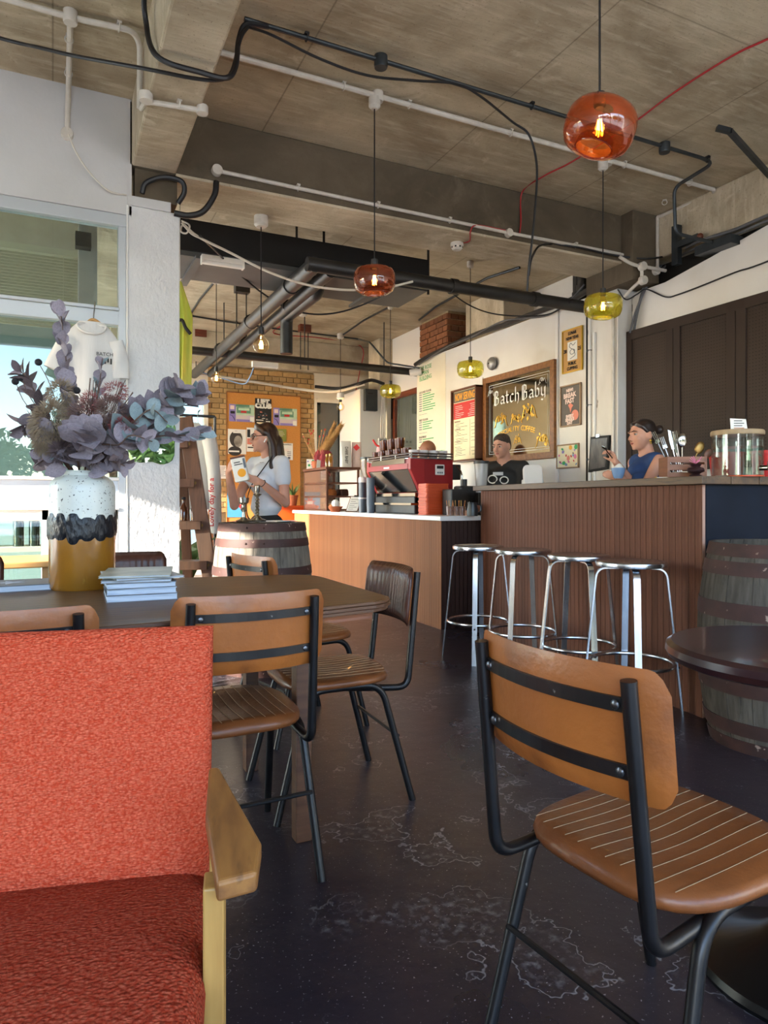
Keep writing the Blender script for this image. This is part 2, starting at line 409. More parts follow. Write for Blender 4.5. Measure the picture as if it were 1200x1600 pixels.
slab('trim_2', 4.485, 4.5, 6.73, 6.77, 1.0, 2.5, X['white'])
slab('trim_3', 4.475, 4.5, 4.955, 4.99, .9, 2.9, X['dark'])
slab('wall_right_back', 5.05, 5.2, 4.6, 10.3, 0, 3.5, X['plaster'])
slab('column_back', 4.62, 5.05, 6.5, 7.3, 2.9, 3.5, X['conc'], .01)
slab('ledge_back', 4.6, 5.05, 4.94, 8.35, 2.9, 2.95, X['concdark'])
# left wall: piers and a lintel, the sun comes in between
mb = MB()
for a, b in ((-2.6, 3.2), (4.40, 4.54), (9.9, 10.3)): mb.bx(-3.4, -3.2, a, b, 0, 2.51)
mb.bx(-3.4, -3.2, -2.6, 4.5, 2.51, 3.5); mb.bx(-3.4, -3.2, 4.5, 7.0, 2.24, 3.5); mb.bx(-3.4, -3.2, 7.0, 10.3, 3.25, 3.5)  # last bay opened higher, out of view, to brighten the far room
struct(mb.build('wall_left', X['plaster'], at=(0, 0, 0)))
# open front behind the viewer: posts and a head beam
mb = MB()
for xx in (-3.3, -1.3, .75, 2.8, 4.85): mb.bx(xx - .07, xx + .07, -2.75, -2.6, 0, 3.4)
mb.bx(-3.4, 5.2, -2.75, -2.6, 3.38, 3.5); mb.bx(-3.4, 5.2, -2.75, -2.6, 0, .12)
struct(mb.build('wall_behind', X['frame_al'], at=(0, 0, 0)))
# far wall: plain plaster backing with a brick face, a glazed door and a dark window
YF = 10.15
mb = MB(); mb.bx(-3.2, 1.62, YF, YF + .15, 0, .3); mb.bx(-3.2, 1.62, YF, YF + .15, 2.9, 3.5); mb.bx(-3.2, -3.0, YF, YF + .15, .3, 2.9); mb.bx(-.75, -.6, YF, YF + .15, .3, 2.9); mb.bx(.3, 1.62, YF, YF + .15, .3, 2.9); mb.bx(2.03, 3.66, YF + .05, YF + .2, 0, 3.5); mb.bx(1.62, 2.03, YF, YF + .15, 2.55, 3.5)  # unseen openings at the left added to let daylight into the far room
mb.bx(3.66, 5.2, YF, YF + .15, 2.62, 3.5); mb.bx(3.66, 5.2, YF, YF + .15, 0, 1.02); mb.bx(4.36, 5.2, YF, YF + .15, 1.02, 2.62)
far = struct(mb.build('wall_far', X['offwhite'], at=(0, 0, 0)))
slab('trim_4', 2.03, 3.66, YF + .035, YF + .052, 0, 3.06, X['mortar'])
def brick_face(parent, u0, u1, z0, z1, M, mt, holes=(), L=.215, H=.065, G=.011, D=.05, seed=1, cap=300):
    rnd = random.Random(seed); me = {}
    def bm_(w_):
        k = round(w_, 3)
        if k not in me: me[k] = MB().box((0, 0, D / 2), (w_, H, D)).mesh('brick', mt)
        return me[k]
    n = 0; rest = MB(); row = 0; z = z0
    while z + H <= z1 + 1e-6:
        kind = row % 2; Lb = L if kind else L / 2 - G / 2; u = u0 - (0 if kind else (L / 4))
        while u < u1:
            a, b = max(u, u0), min(u + Lb, u1)
            if b - a > .03 and not any(h[0] < a and b < h[1] and h[2] < z and z + H < h[3] for h in holes):
                T = M @ Matrix.Translation(((a + b) / 2, z + H / 2, rnd.uniform(-.004, .004)))
                if n < cap: inst('brick', bm_(b - a), parent, T)
                else: rest.box((0, 0, D / 2), (b - a, H, D), T)
                n += 1
            u += Lb + G
        z += H + G; row += 1
    if rest.v: o = rest.build('bricks', mt, parent, world=False); o['kind'] = 'stuff'
    return n
brick_face(far, 2.03, 3.66, .9, 3.05, wallm_y(0, YF + .05, 0), X['brick'], holes=[(2.33, 3.5, .75, 2.62)])
# far door
d = struct(MB().bx(1.62, 1.68, YF - .02, YF + .1, 0, 2.55).bx(1.97, 2.03, YF - .02, YF + .1, 0, 2.55).bx(1.68, 1.97, YF - .02, YF + .1, 2.48, 2.55).bx(1.68, 1.97, YF, YF + .08, 0, .25).bx(1.68, 1.97, YF, YF + .08, 1.0, 1.06).build('door_1', X['offwhite'], at=(0, 0, 0)))
MB().bx(1.68, 1.97, YF + .03, YF + .04, .25, 2.48).build('pane', thin_glass('door_glass', '#cfe0e2', refl=.1, edge='#c3d4d6', body=.35), d)
# far dark window
wd = struct(MB().bx(3.66, 3.70, YF - .02, YF + .08, 1.0, 2.64).bx(4.29, 4.37, YF - .02, YF + .08, 1.0, 2.64).bx(3.70, 4.29, YF - .02, YF + .08, 2.60, 2.66).bx(3.64, 4.39, YF - .04, YF + .08, .98, 1.03).build('window_2', X['offwhite'], at=(0, 0, 0)))
MB().bx(3.70, 4.29, YF + .03, YF + .04, 1.03, 2.60).build('pane', X['darkglass'], wd)
slab('wall_far_void', 3.5, 4.5, YF + .5, YF + .55, .8, 2.8, X['duct'])
# white pier in the far corner, with the recess and brown window beyond the partition
pa, pb = yp(562, 640, 9.35).x, yp(604, 640, 9.35).x
slab('column_far', pa, pb, 9.35, YF, 0, 2.72, X['white'], .01)
slab('trim_5', pb - .015, pb + .05, 9.30, 9.36, 0, 2.70, X['offwhite'])
slab('wall_recess', pb, 5.05, 9.55, 9.65, 0, 2.7, X['plaster'])
slab('column_far_top', pb - .12, pb + .28, 9.35, 9.75, 2.72, 3.5, X['conc'], .01)
X['brownwood'] = mat('reddish_window_wood', '#5b2a1a', '#74381f', rough=.45, scale=6, stretch=(1, 1, 8))
yw0, yw1 = 8.38, 9.30
wb = struct(MB().bx(4.60, 4.68, yw1 - .07, yw1, 1.05, 2.66).bx(4.60, 4.68, yw0, yw0 + .05, 1.05, 2.66).bx(4.60, 4.68, yw0, yw1, 2.58, 2.66).bx(4.60, 4.68, yw0, yw1, 1.05, 1.62).build('window_3', X['brownwood'], at=(0, 0, 0)))
MB().bx(4.64, 4.65, yw0 + .05, yw1 - .07, 1.62, 2.58).build('pane', thin_glass('grey_glass', '#98a29c', refl=.1, edge='#6d756f', body=.6), wb)
slab('wall_recess_lower', 4.62, 4.70, 8.35, 9.35, 0, 1.05, X['plaster'])
slab('wall_recess_upper', 4.62, 4.72, 8.35, 9.35, 2.66, 3.5, X['white'])
# brick pier above the partition
bp = struct(MB().bx(4.56, 5.05, 7.62, 8.32, 2.93, 3.5).build('column_brick', X['mortar'], at=(0, 0, 0)))
brick_face(bp, -8.33, -7.61, 2.945, 3.5, frame((0, -1, 0), (0, 0, 1), (-1, 0, 0), (4.585, 0, 0)), X['redbrick'], seed=4)
brick_face(bp, 4.54, 5.04, 2.945, 3.5, wallm_y(0, 7.65, 0), X['redbrick'], seed=5)
slab('ledge_brick', 4.62, 5.0, 4.95, 6.4, 2.95, 3.0, X['redbrick'])
# shop window
wn = struct(MB().bx(-3.2, .41, 4.44, 4.52, 2.73, 2.80).build('window_1', X['frame_al'], at=(0, 0, 0), bevel=.004))
def fr(a, b, z0, z1, y0=4.44, y1=4.52, m='frame_al', nm='frame'): MB().bx(a, b, y0, y1, z0, z1).build(nm, X[m], wn, bevel=.004)
fr(-3.2, .36, 2.13, 2.215); fr(-3.2, .36, 2.215, 2.235, 4.425, 4.44); fr(.355, .40, .2, 2.73); fr(-1.05, -.99, .2, 2.73); fr(-3.2, .355, .2, .3)
fr(-.06, -.02, .3, 1.03, m='white'); fr(.30, .355, .3, 1.03, m='white'); fr(-1.0, .355, .96, 1.03, m='white')
fr(-3.2, .36, 1.03, 1.205, 4.45, 4.50, 'sillp', 'spandrel_panel'); fr(-3.2, .36, 1.195, 1.215, 4.43, 4.45, 'white', 'drip_rail'); fr(-3.2, .36, 1.02, 1.035, 4.43, 4.45, 'white', 'drip_rail')
fr(.40, .41, 0, 2.86, 4.427, 4.45, 'white', 'cover_strip')
for a, b, z0, z1 in ((-.99, .355, 2.215, 2.73), (-.99, .355, 1.205, 2.13), (-.99, -.06, .3, .96), (-.02, .30, .3, .96), (-3.2, -1.05, .3, 1.03), (-3.2, -1.05, 1.205, 2.13), (-3.2, -1.05, 2.215, 2.73)):
    MB().bx(a, b, 4.478, 4.484, z0, z1).build('pane', X['glass'], wn)
slab('column_shop', yp(123, 400, 6.3).x, yp(152, 400, 6.3).x, 6.3, 6.5, 0, 3.5, X['greyplaster'])
slab('wall_shop_inner', -3.2, yp(128, 400, 6.6).x, 6.6, 6.7, 2.62, 3.5, X['offwhite'])
slab('wall_shop_screen', -3.2, .15, 6.62, 6.7, 0, 2.62, mat('grey_teal_paint', '#8ea3a4', '#879c9d', rough=.7, scale=3))  # partition added to screen off the glaring outdoors behind the shop glass
slab('floor_shop_bounce', -3.2, .41, 4.76, 10.15, 0, .004, mat('pale_bounce_floor', '#c2b8a8', '#b5ab9b', rough=.6, scale=2))  # pale floor made up so that sunlight bounces to the far ceiling
# outside, seen only in the mirror and the glass
struct(MB().bx(-60, 60, -60, -2.75, -.2, -.1).bx(-60, -3.4, -2.75, 60, -.2, -.1).bx(-3.4, 60, 10.4, 60, -.2, -.1).build('ground_outside', X['pave'], at=(0, 0, 0)))

# ================================================================== ceiling services
def cable(name, label, pts, r, m, cat='cable', smooth_n=6, group=None, n=8):
    P = bez(pts, smooth_n) if smooth_n else [Vector(p) for p in pts]
    return tag(MB().tube(P, r, n).build(name, X[m] if isinstance(m, str) else m, smooth=True), label, cat, group)
def conduit(name, label, runs, r, m, clips=(), boxes=(), cat='conduit', clipm=None, fr_=.06):
    """runs: point lists; clips: (point, axis); boxes: (point, radius, height, normal)"""
    t = thing(name, label, cat, runs[0][0])
    for P in runs: MB().tube(fillet(P, fr_, 5), r, 10).build('tube', X[m], t, smooth=True)
    for p, ax in clips:
        A = Vector(ax).normalized(); B = Vector((0, 0, 1)) if abs(A.z) < .5 else Vector((0, 1, 0)); C = A.cross(B)
        mb = MB(); M_ = frame(A, C, B, p)
        mb.tube([(0, math.cos(a) * r * 1.35, math.sin(a) * r * 1.35) for a in [i * math.pi / 6 for i in range(12)]], .0035, 6, True, M_)
        mb.box((0, 0, r + .006), (.022, r * 2.2, .012), M_).build('clip', X[clipm or m], t)
    for p, rad, h, nrm in boxes:
        N = Vector(nrm).normalized(); U = N.orthogonal().normalized(); M_ = frame(U, N.cross(U), N, p)
        MB().lathe([(0, -h), (rad, -h), (rad, h * .75), (rad * .92, h), (0, h)], 20, M=M_).build('junction_box', X[m], t, smooth=True)
    return t
ZC = 3.478
yc = zp(590, 150, ZC).y
x0, x1 = .72, zp(1118, 295, ZC).x
cl = [(zp(px, yc, ZC) if 0 else Vector((zp(px, py, ZC).x, yc, ZC)), (1, 0, 0)) for px, py in ((540, 131), (643, 160), (802, 205), (980, 255), (1082, 284))]
side = [Vector((x1, yc, ZC)), Vector((x1 + .06, yc + .05, ZC)), Vector((4.63, 4.27, ZC)), Vector((4.625, 4.285, ZC)), Vector((4.625, 4.285, 3.02))]
conduit('ceiling_conduit', 'long white conduit on the ceiling from which the amber pendants hang', [[Vector((x0, yc, ZC)), Vector((x1, yc, ZC))]], .016, 'pvc', cl,
        [((zp(590, 150, ZC).x, yc, ZC - .005), .034, .03, (0, 0, -1)), ((zp(946, 252, ZC).x, yc, ZC - .005), .034, .03, (0, 0, -1))])
conduit('side_conduit', 'white conduit bending down the concrete at the right-hand column', [side], .014, 'pvc', [(Vector((4.45, 4.05, ZC)), (.7, .7, 0))], [((4.61, 4.285, 3.02), .035, .02, (0, -1, 0))])
yb = zp(595, 95, 3.47).y; xb1 = zp(1105, 245, 3.47).x
conduit('black_conduit', 'black conduit on the ceiling with two round black boxes', [[Vector((.86, yb, 3.472)), Vector((xb1, yb, 3.472)), Vector((xb1 + .12, yb + .02, 3.47)), Vector((xb1 + .05, yb + .3, 3.40)), Vector((xb1 + .10, yb + .33, 3.08)), Vector((4.58, yb + .25, 3.03))]], .013, 'steel',
        [(Vector((zp(px, py, 3.47).x, yb, 3.472)), (1, 0, 0)) for px, py in ((481, 56), (837, 162), (1110, 248))],
        [((zp(595, 95, 3.47).x, yb, 3.462), .037, .032, (0, 0, -1)), ((zp(1041, 228, 3.47).x, yb, 3.462), .037, .032, (0, 0, -1))], clipm='blackcable')
# conduit along the face of the cross beam
YBm = 4.412
P = [yp(345, 268, YBm), yp(600, 323, YBm), yp(795, 364, YBm), yp(960, 395, YBm), yp(1000, 405, YBm)]
conduit('beam_conduit', 'thin white conduit along the lower edge of the cross beam', [P], .013, 'pvc', [(yp(px, py, YBm), (1, 0, 0)) for px, py in ((466, 294), (591, 321), (703, 345), (900, 384))],
        [(yp(339, 266, YBm), .034, .02, (0, -1, 0)), (yp(795, 364, YBm), .032, .02, (0, -1, 0))])
cable('thick_cable', 'thick black cable looping from beam box down to the white column', [yp(338, 284, 4.40), yp(335, 305, 4.39), yp(318, 330, 4.40), yp(295, 337, 4.41), yp(272, 333, 4.42)], .019, 'blackcable')
cable('thick_cable', 'thick black cable arched over the top of the white column', [yp(222, 302, 4.415), yp(228, 286, 4.40), yp(255, 277, 4.39), yp(283, 283, 4.38), yp(288, 300, 4.39), yp(278, 318, 4.42)], .016, 'blackcable')
# left: conduit, boxes and the cables passing under the long beam
zl = 3.47
P1 = [Vector((-3.1, zp(12, -3, zl).y - .02, zl)), zp(110, 27, zl), zp(208, 48, zl), Vector((.41, zp(218, 62, zl).y + .02, zl - .01)), Vector((.41, zp(218, 62, zl).y + .08, 3.12))]
conduit('wall_conduit', 'white conduit on the ceiling above the shop window', [P1[:4] + [Vector((.412, P1[3].y + .03, 3.14))], [zp(110, 27, zl), yp(107, 138, 4.40) + Vector((0, 0, .0)), yp(105, 205, 4.41)]], .015, 'pvc',
        [(zp(186, 43, zl), (1, .1, 0)), (zp(108, 62, zl), (0, 1, 0)), (zp(107, 115, zl), (0, 1, 0))],
        [(zp(110, 27, zl), .034, .03, (0, 0, -1)), (yp(105, 209, 4.415), .034, .018, (0, -1, 0))])
yl = zp(228, 152, 3.10).y
conduit('beam_underside_conduit', 'short white conduit under the long concrete beam', [[Vector((.42, P1[3].y + .03, 3.14)), Vector((.42, yl, 3.08)), zp(313, 172, 3.08)]], .013, 'pvc', [(zp(280, 163, 3.08), (1, .1, 0))],
        [(zp(228, 152, 3.085), .034, .02, (0, 0, -1)), (zp(316, 172, 3.085), .03, .02, (0, 0, -1))])
cable('thin_cable', 'thin white cable drooping from wall box to the window head', [yp(107, 210, 4.40), yp(120, 240, 4.38), yp(142, 272, 4.38), yp(170, 298, 4.40), yp(198, 305, 4.42)], .005, 'whitecable')
cable('ceiling_cable', 'pair of black cables looping down under the long beam', [Vector((zp(226, -20, 3.40).x + .02, zp(226, -20, 3.40).y - 2.2, 3.47)), Vector((zp(226, -20, 3.40).x, zp(226, -20, 3.40).y - .5, 3.45)), zp(226, -20, 3.40), zp(229, 40, 3.30), zp(238, 78, 3.12), zp(262, 98, 3.06), zp(310, 112, 3.06), zp(352, 122, 3.06), zp(368, 105, 3.15), zp(373, 62, 3.36), zp(385, 38, 3.45), zp(420, 42, 3.462)], .013, 'blackcable')
cable('ceiling_cable', 'black cable crossing the ceiling above the white wall panel', [Vector((-3.1, zp(-10, 57, 3.43).y + .1, 3.46)), Vector((-1.2, zp(-10, 57, 3.43).y + .03, 3.47)), zp(-10, 57, 3.43), zp(60, 74, 3.32), zp(120, 88, 3.2), zp(230, 108, 3.085), zp(300, 122, 3.06), zp(342, 125, 3.06), zp(362, 112, 3.14), zp(376, 60, 3.36), zp(389, 40, 3.45)], .009, 'blackcable')
cable('drooping_cable', 'black cable sagging below the ceiling and dropping beside a pendant', [zp(388, 42, 3.44), zp(425, 55, 3.40), zp(500, 92, 3.36), zp(575, 118, 3.34), zp(650, 126, 3.40), zp(712, 131, 3.45), zp(750, 150, 3.42), zp(800, 190, 3.4), dp(826, 210, 4.3), dp(838, 252, 4.32), dp(838, 300, 4.33), dp(832, 370, 4.34), dp(826, 420, 4.35), dp(824, 455, 4.4)], .007, 'blackcable')
cable('beam_cable', 'black cable running along the cross beam to the column head', [dp(826, 430, 4.38), dp(832, 400, 4.5), yp(850, 382, 4.38), yp(900, 386, 4.39), yp(960, 399, 4.39), yp(1010, 404, 4.27), yp(1055, 398, 4.25)], .008, 'blackcable')
cable('red_cable', 'thin red cable stapled across the ceiling past the big pendant', [zp(1215, 54, 3.485) + (zp(1215, 54, 3.485) - zp(1143, 88, 3.485)) * 3., zp(1215, 54, 3.485), zp(1143, 88, 3.485), zp(1050, 147, 3.485), zp(985, 195, 3.485), zp(895, 252, 3.485), zp(850, 275, 3.485), yp(816, 300, 4.41), yp(814, 345, 4.41), yp(812, 364, 4.41)], .006, 'redcable')
t = thing('steel_bracket', 'dark steel angle bar fixed under the ceiling at the right', 'bracket', zp(1122, 200, 3.45))
a, b, c_ = zp(1120, 200, 3.46), zp(1140, 205, 3.44), zp(1215, 288, 3.40); c_ = b + (c_ - b) * (4.66 - b.x) / (c_.x - b.x)
MB().tube([a, b], .022, 4).build('mounting_foot', X['steel'], t); MB().tube([b, c_], .022, 4).build('angle_bar', X['steel'], t)
# cables over the right-hand wall
cable('wall_cable', 'bundle of grey cables sweeping down to the right-hand column', [Vector((4.59, -.5, 3.10)), Vector((4.59, 1.8, 3.12)), xp(1215, 330, 4.59), xp(1150, 358, 4.59), xp(1090, 378, 4.58), dp(1045, 405, 6.0), dp(1012, 437, 6.0), dp(1000, 470, 6.0), dp(990, 520, 6.05), dp(988, 560, 6.06)], .012, 'greycable')
cable('wall_cable', 'second grey cable of the bundle above the dark panels', [Vector((4.585, -.5, 3.07)), Vector((4.585, 1.8, 3.09)), xp(1215, 338, 4.585), xp(1150, 366, 4.585), xp(1095, 384, 4.57), dp(1050, 408, 5.97), dp(1016, 440, 5.97), dp(996, 480, 5.99), dp(984, 520, 6.02)], .010, 'greycable')
cable('wall_cable', 'thin black cable strung across the white wall above the dark panels', [Vector((4.60, -.5, 2.93)), Vector((4.60, 1.8, 2.90)), xp(1215, 402, 4.60), xp(1150, 425, 4.60), xp(1100, 445, 4.60), xp(1060, 460, 4.60), xp(1040, 464, 4.60), dp(1010, 452, 5.95), dp(995, 460, 5.95), dp(978, 468, 5.92), dp(965, 452, 5.92)], .006, 'blackcable')
t = thing('steel_plate', 'black steel bracket at the top of the white wall', 'bracket', xp(1060, 390, 4.6)); a = xp(1058, 380, 4.6)
MB().bx(4.57, 4.62, a.y - .03, a.y + .03, a.z - .18, a.z + .14).build('upright', X['steel'], t); MB().bx(4.57, 4.61, a.y - .22, a.y, a.z - .05, a.z + .0).build('arm', X['steel'], t)
MB().ball((4.58, a.y - .24, a.z - .03), .025).build('cap', X['brownwood'], t, smooth=True)
a = xp(1165, 365, 4.6)
tag(MB().bx(4.52, 4.66, 3.5, 3.82, 2.985, 3.05).build('steel_angle', X['steel']), 'dark steel ledge sitting on the wall below the concrete beam', 'bracket')
conduit('column_pipe', 'white pipes running down the right-hand column', [[Vector((4.44, 4.90, 2.9)), Vector((4.44, 4.90, .6))], [Vector((4.44, 4.84, 2.6)), Vector((4.44, 4.84, .6))]], .014, 'white',
        [(Vector((4.44, 4.9, z)), (0, 0, 1)) for z in (2.45, 1.95, 1.45)], clipm='steel')
conduit('joint_pipe', 'white jointed pipe with round elbows at the column head', [[yp(968, 401, 4.28), yp(985, 412, 4.26), yp(1003, 417, 4.25), yp(1003, 437, 4.25), yp(988, 450, 4.35), Vector((4.43, 4.60, 2.75)), Vector((4.43, 4.60, 1.4))], [yp(1003, 416, 4.25), yp(1040, 423, 4.25)]], .014, 'pvc', (), [(yp(1004, 416, 4.235), .036, .022, (0, -1, 0)), (yp(1005, 438, 4.235), .036, .022, (0, -1, 0))])
# cables along the top of the partition
cable('partition_cable', 'bundle of black cables lying along the top of the white partition', [Vector((4.47, y, z)) for y, z in ((8.34, 2.93), (8.0, 2.97), (7.4, 3.0), (6.8, 3.02), (6.2, 3.0), (5.6, 3.0), (5.2, 2.99), (4.95, 3.02))], .028, 'pipe')
cable('partition_cable', 'looser grey cable above the mirror on the partition top', [Vector((4.45, y, z)) for y, z in ((8.2, 2.9), (7.5, 2.99), (6.9, 3.0), (6.3, 3.04), (5.9, 2.98), (5.5, 2.92), (5.2, 2.98), (4.98, 3.08))], .009, 'greycable')
# pipes behind the cross beam
def pipe(name, label, pts, r, rings=(), m='pipe', fr_=.09):
    t = thing(name, label, 'pipe', pts[0]); MB().tube(fillet(pts, fr_, 6), r, 14).build('tube', X[m], t, smooth=True)
    for p, ax in rings:
        A = Vector(ax).normalized(); MB().tube([Vector(p) - A * .03, Vector(p) + A * .03], r * 1.18, 14).build('coupling', X[m], t, smooth=True)
    return t
zq = 2.88
pA, pB = zp(492, 413, zq), zp(307, 582, zq); pB.x = pA.x + .0
pipe('waste_pipe', 'upper of two long black pipes running towards the brick wall', [pA, Vector((pA.x, 10.0, zq - .02))], .062, [((pA.x, y, zq), (0, 1, 0)) for y in (5.6, 6.9, 8.3)])
pC = zp(517, 424, zq)
pipe('waste_pipe', 'lower black pipe beside the longer one under the far ceiling', [Vector((pC.x, pC.y, zq)), Vector((pC.x, 9.7, zq - .05))], .05, [((pC.x, y, zq), (0, 1, 0)) for y in (6.2, 7.8)])
pD = zp(500, 414, zq)
pipe('cross_pipe', 'black pipe crossing behind the beam towards the partition', [Vector((pD.x - .1, pD.y + .02, zq)), Vector((4.45, pD.y + .02, zq)), Vector((4.75, pD.y + .02, zq)), Vector((4.75, pD.y + .02, 2.6))], .055, [((x_, pD.y + .02, zq), (1, 0, 0)) for x_ in (2.35, 3.05, 3.9)])
pE = zp(312, 391, 3.06)
pipe('drain_pipe', 'black drain pipe with a capped end above the strip light', [pE, Vector((pE.x + 1.0, pE.y, 3.06)), Vector((pE.x + 1.0, pE.y, 2.86)), Vector((pE.x + 1.0, pE.y + .9, 2.86)), Vector((pE.x + 1.0, pE.y + .9, 2.5))], .06, [((pE.x + .03, pE.y, 3.06), (1, 0, 0)), ((pE.x + .55, pE.y, 3.06), (1, 0, 0))])
for k, (x_, r_, l_) in enumerate(((4.68, .06, 'black vertical pipe beside the cross beam end'), (4.80, .05, 'second black vertical pipe above the partition'))):
    pipe('vent_pipe', l_, [Vector((x_, 5.25 + k * .22, 2.9)), Vector((x_, 5.25 + k * .22, 3.5))], r_, [((x_, 5.25 + k * .22, 3.15), (0, 0, 1))])
f0, f1 = yp(345, 553, 8.5), yp(652, 584, 8.5)
t = pipe('far_pipe', 'long straight black pipe hung in front of the brick wall', [Vector((f0.x - .5, 8.5, 2.88)), Vector((f1.x, 8.5, 2.86))], .05, [((f1.x - .02, 8.5, 2.86), (1, 0, 0))])
for px in (350, 476, 600): q = yp(px, 570, 8.5); MB().tube([(q.x, 8.5, 2.9), (q.x, 8.5, 3.5)], .008, 6).build('hanger_rod', X['steel'], t)
# suspended dark board
q0, q1, q2, q3 = zp(260, 396, 3.0), zp(666, 453, 3.0), zp(632, 479, 3.0), zp(270, 430, 3.0)
yb0, yb1 = (q0.y + q1.y) / 2 - .05, (q2.y + q3.y) / 2
t = thing('suspended_board', 'dark grey board slung under the far ceiling behind the beam', 'board', ((.7 + q1.x) / 2, yb0, 2.98))
MB().bx(.72, q1.x, yb0, yb1, 2.98, 3.02).build('panel', X['duct'], t)
MB().bx(.72, q1.x, yb0 - .02, yb0 + .01, 3.02, 3.26).build('side_panel', X['dark'], t)
for xx in (1.9, 2.15, 3.2): MB().tube([(xx, yb0 + .2, 3.02), (xx, yb0 + .2, 3.5)], .012, 6).build('hanger_rod', X['pipe'], t)
for xx in (1.0, 2.6): MB().bx(xx, xx + .06, yb0 - .05, yb1 + .12, 2.955, 2.98).build('support_rail', X['duct'], t)
X['fluo'] = mat('strip_light_white', '#e6e3dc', rough=.4)
def batten(label, p, L, rz=0.):
    t = thing('strip_light', label, 'light', p, rz)
    MB().box((0, 0, .02), (L, .06, .04)).build('housing', X['fluo'], t, world=False, bevel=.004)
    MB().box((0, 0, -.012), (L * .98, .045, .03)).build('diffuser', X['white'], t, world=False, bevel=.01)
    for s_ in (-1, 1): MB().box((s_ * L / 2, 0, .005), (.012, .062, .065)).build('end_cap', X['fluo'], t, world=False)
batten('white strip light under the black drain pipe by the column', zp(348, 411, 2.93), .32)
batten('white strip light hanging before the brick wall', yp(414, 571, 8.3), .31)
# small ceiling items
t = thing('smoke_detector', 'white smoke detector under the cross beam', 'detector', zp(714, 380, 3.088))
MB().lathe([(0, 0), (.05, 0), (.052, -.02), (.045, -.028), (.045, -.04), (.03, -.055), (0, -.058)], 20).build('body', X['pvc'], t, world=False, smooth=True)
for k in range(8): a = k * math.pi / 4; MB().box((.043 * math.cos(a), .043 * math.sin(a), -.036), (.006, .012, .012), rz=a).build('slot', X['dark'], t, world=False)
p = zp(714, 380, 3.095)
cable('detector_wire', 'red wire curling from smoke detector towards beam conduit', [p, p + Vector((.05, -.1, -.01)), yp(735, 362, 4.40), yp(745, 352, 4.405), yp(790, 360, 4.405)], .005, 'redcable')
t = thing('smoke_detector', 'white smoke detector on the far ceiling near the black pipes', 'detector', zp(473, 488, 3.5))
MB().lathe([(0, 0), (.06, 0), (.06, -.03), (.04, -.055), (0, -.058)], 16).build('body', X['pvc'], t, world=False, smooth=True)
cable('red_cable', 'red cable zigzagging over the far ceiling', [zp(508, 458, 3.49), zp(480, 478, 3.49), zp(455, 500, 3.49), zp(428, 521, 3.49), zp(500, 528, 3.49), zp(564, 541, 3.49), yp(562, 580, 9.98), yp(556, 610, 9.98)], .007, 'redcable')
conduit('far_conduit', 'grey conduit across the far ceiling with a dropped end', [[zp(296, 493, 3.48), zp(350, 502, 3.48), zp(440, 515, 3.48), zp(560, 530, 3.48), dp(578, 535, 9.3), dp(605, 567, 9.2), dp(655, 575, 8.9)]], .012, 'steel', [(zp(370, 505, 3.48), (1, 0, 0)), (zp(470, 519, 3.48), (1, 0, 0))])
conduit('far_conduit', 'grey conduit along the far ceiling towards the brick pier', [[zp(532, 526, 3.485), zp(568, 501, 3.485), zp(612, 478, 3.485)]], .012, 'steel', ())
conduit('far_conduit', 'grey conduit running from bulb rose to the far left ceiling', [[zp(338, 437, 3.485), zp(312, 468, 3.485), zp(297, 492, 3.485)]], .012, 'steel', ())
conduit('far_conduit', 'long dark conduit beside the concrete post near the partition', [[zp(655, 500, 3.485), zp(680, 480, 3.485), zp(760, 435, 3.485), zp(812, 418, 3.485)]], .014, 'steel', ())
cable('loose_cable', 'white cables drooping from the column head across the dark board', [dp(284, 348, 4.7), dp(310, 370, 4.8), dp(360, 395, 5.0), dp(420, 425, 5.1), dp(480, 445, 5.2), dp(540, 453, 5.25), dp(600, 450, 5.3), dp(645, 440, 5.35)], .009, 'whitecable')
cable('loose_cable', 'white cable coiled at the top corner of the column', [dp(284, 345, 4.68), dp(296, 352, 4.66), dp(292, 364, 4.66), dp(283, 362, 4.68), dp(286, 352, 4.7), dp(300, 366, 4.75), dp(320, 375, 4.8)], .006, 'whitecable')
cable('loose_cable', 'black cable sagging low under the suspended board', [dp(312, 368, 4.75), dp(340, 395, 5.2), dp(370, 425, 5.8), dp(410, 458, 6.2), dp(450, 482, 6.5), dp(490, 491, 6.6), dp(530, 488, 6.6), dp(570, 475, 6.5), dp(605, 458, 6.3)], .008, 'blackcable')
cable('loose_cable', 'thin cable strung from the black pipe to the partition', [dp(690, 445, 6.0), dp(730, 475, 6.2), dp(770, 490, 6.3), dp(820, 494, 6.4), dp(860, 490, 6.35), dp(895, 470, 6.3)], .006, 'blackcable')
cable('wall_trunk_cable', 'white cables draped along the brick wall top', [yp(296, 584, 9.9), yp(340, 588, 9.9), yp(400, 597, 9.9), yp(460, 607, 9.9), yp(520, 612, 9.6), yp(570, 600, 9.25)], .02, 'whitecable')
cable('wall_trunk_cable', 'black bundle of cables above the dark far window', [yp(492, 604, 9.9), yp(530, 607, 9.8), yp(560, 600, 9.3), yp(580, 594, 9.25), yp(600, 600, 9.25)], .025, 'blackcable')
cable('blue_cable', 'pale blue cable dangling from strip light to the wall cables', [yp(396, 575, 8.3), yp(390, 590, 8.8), yp(380, 600, 9.5), yp(350, 592, 9.7), yp(315, 582, 9.7)], .008, 'bluecable')
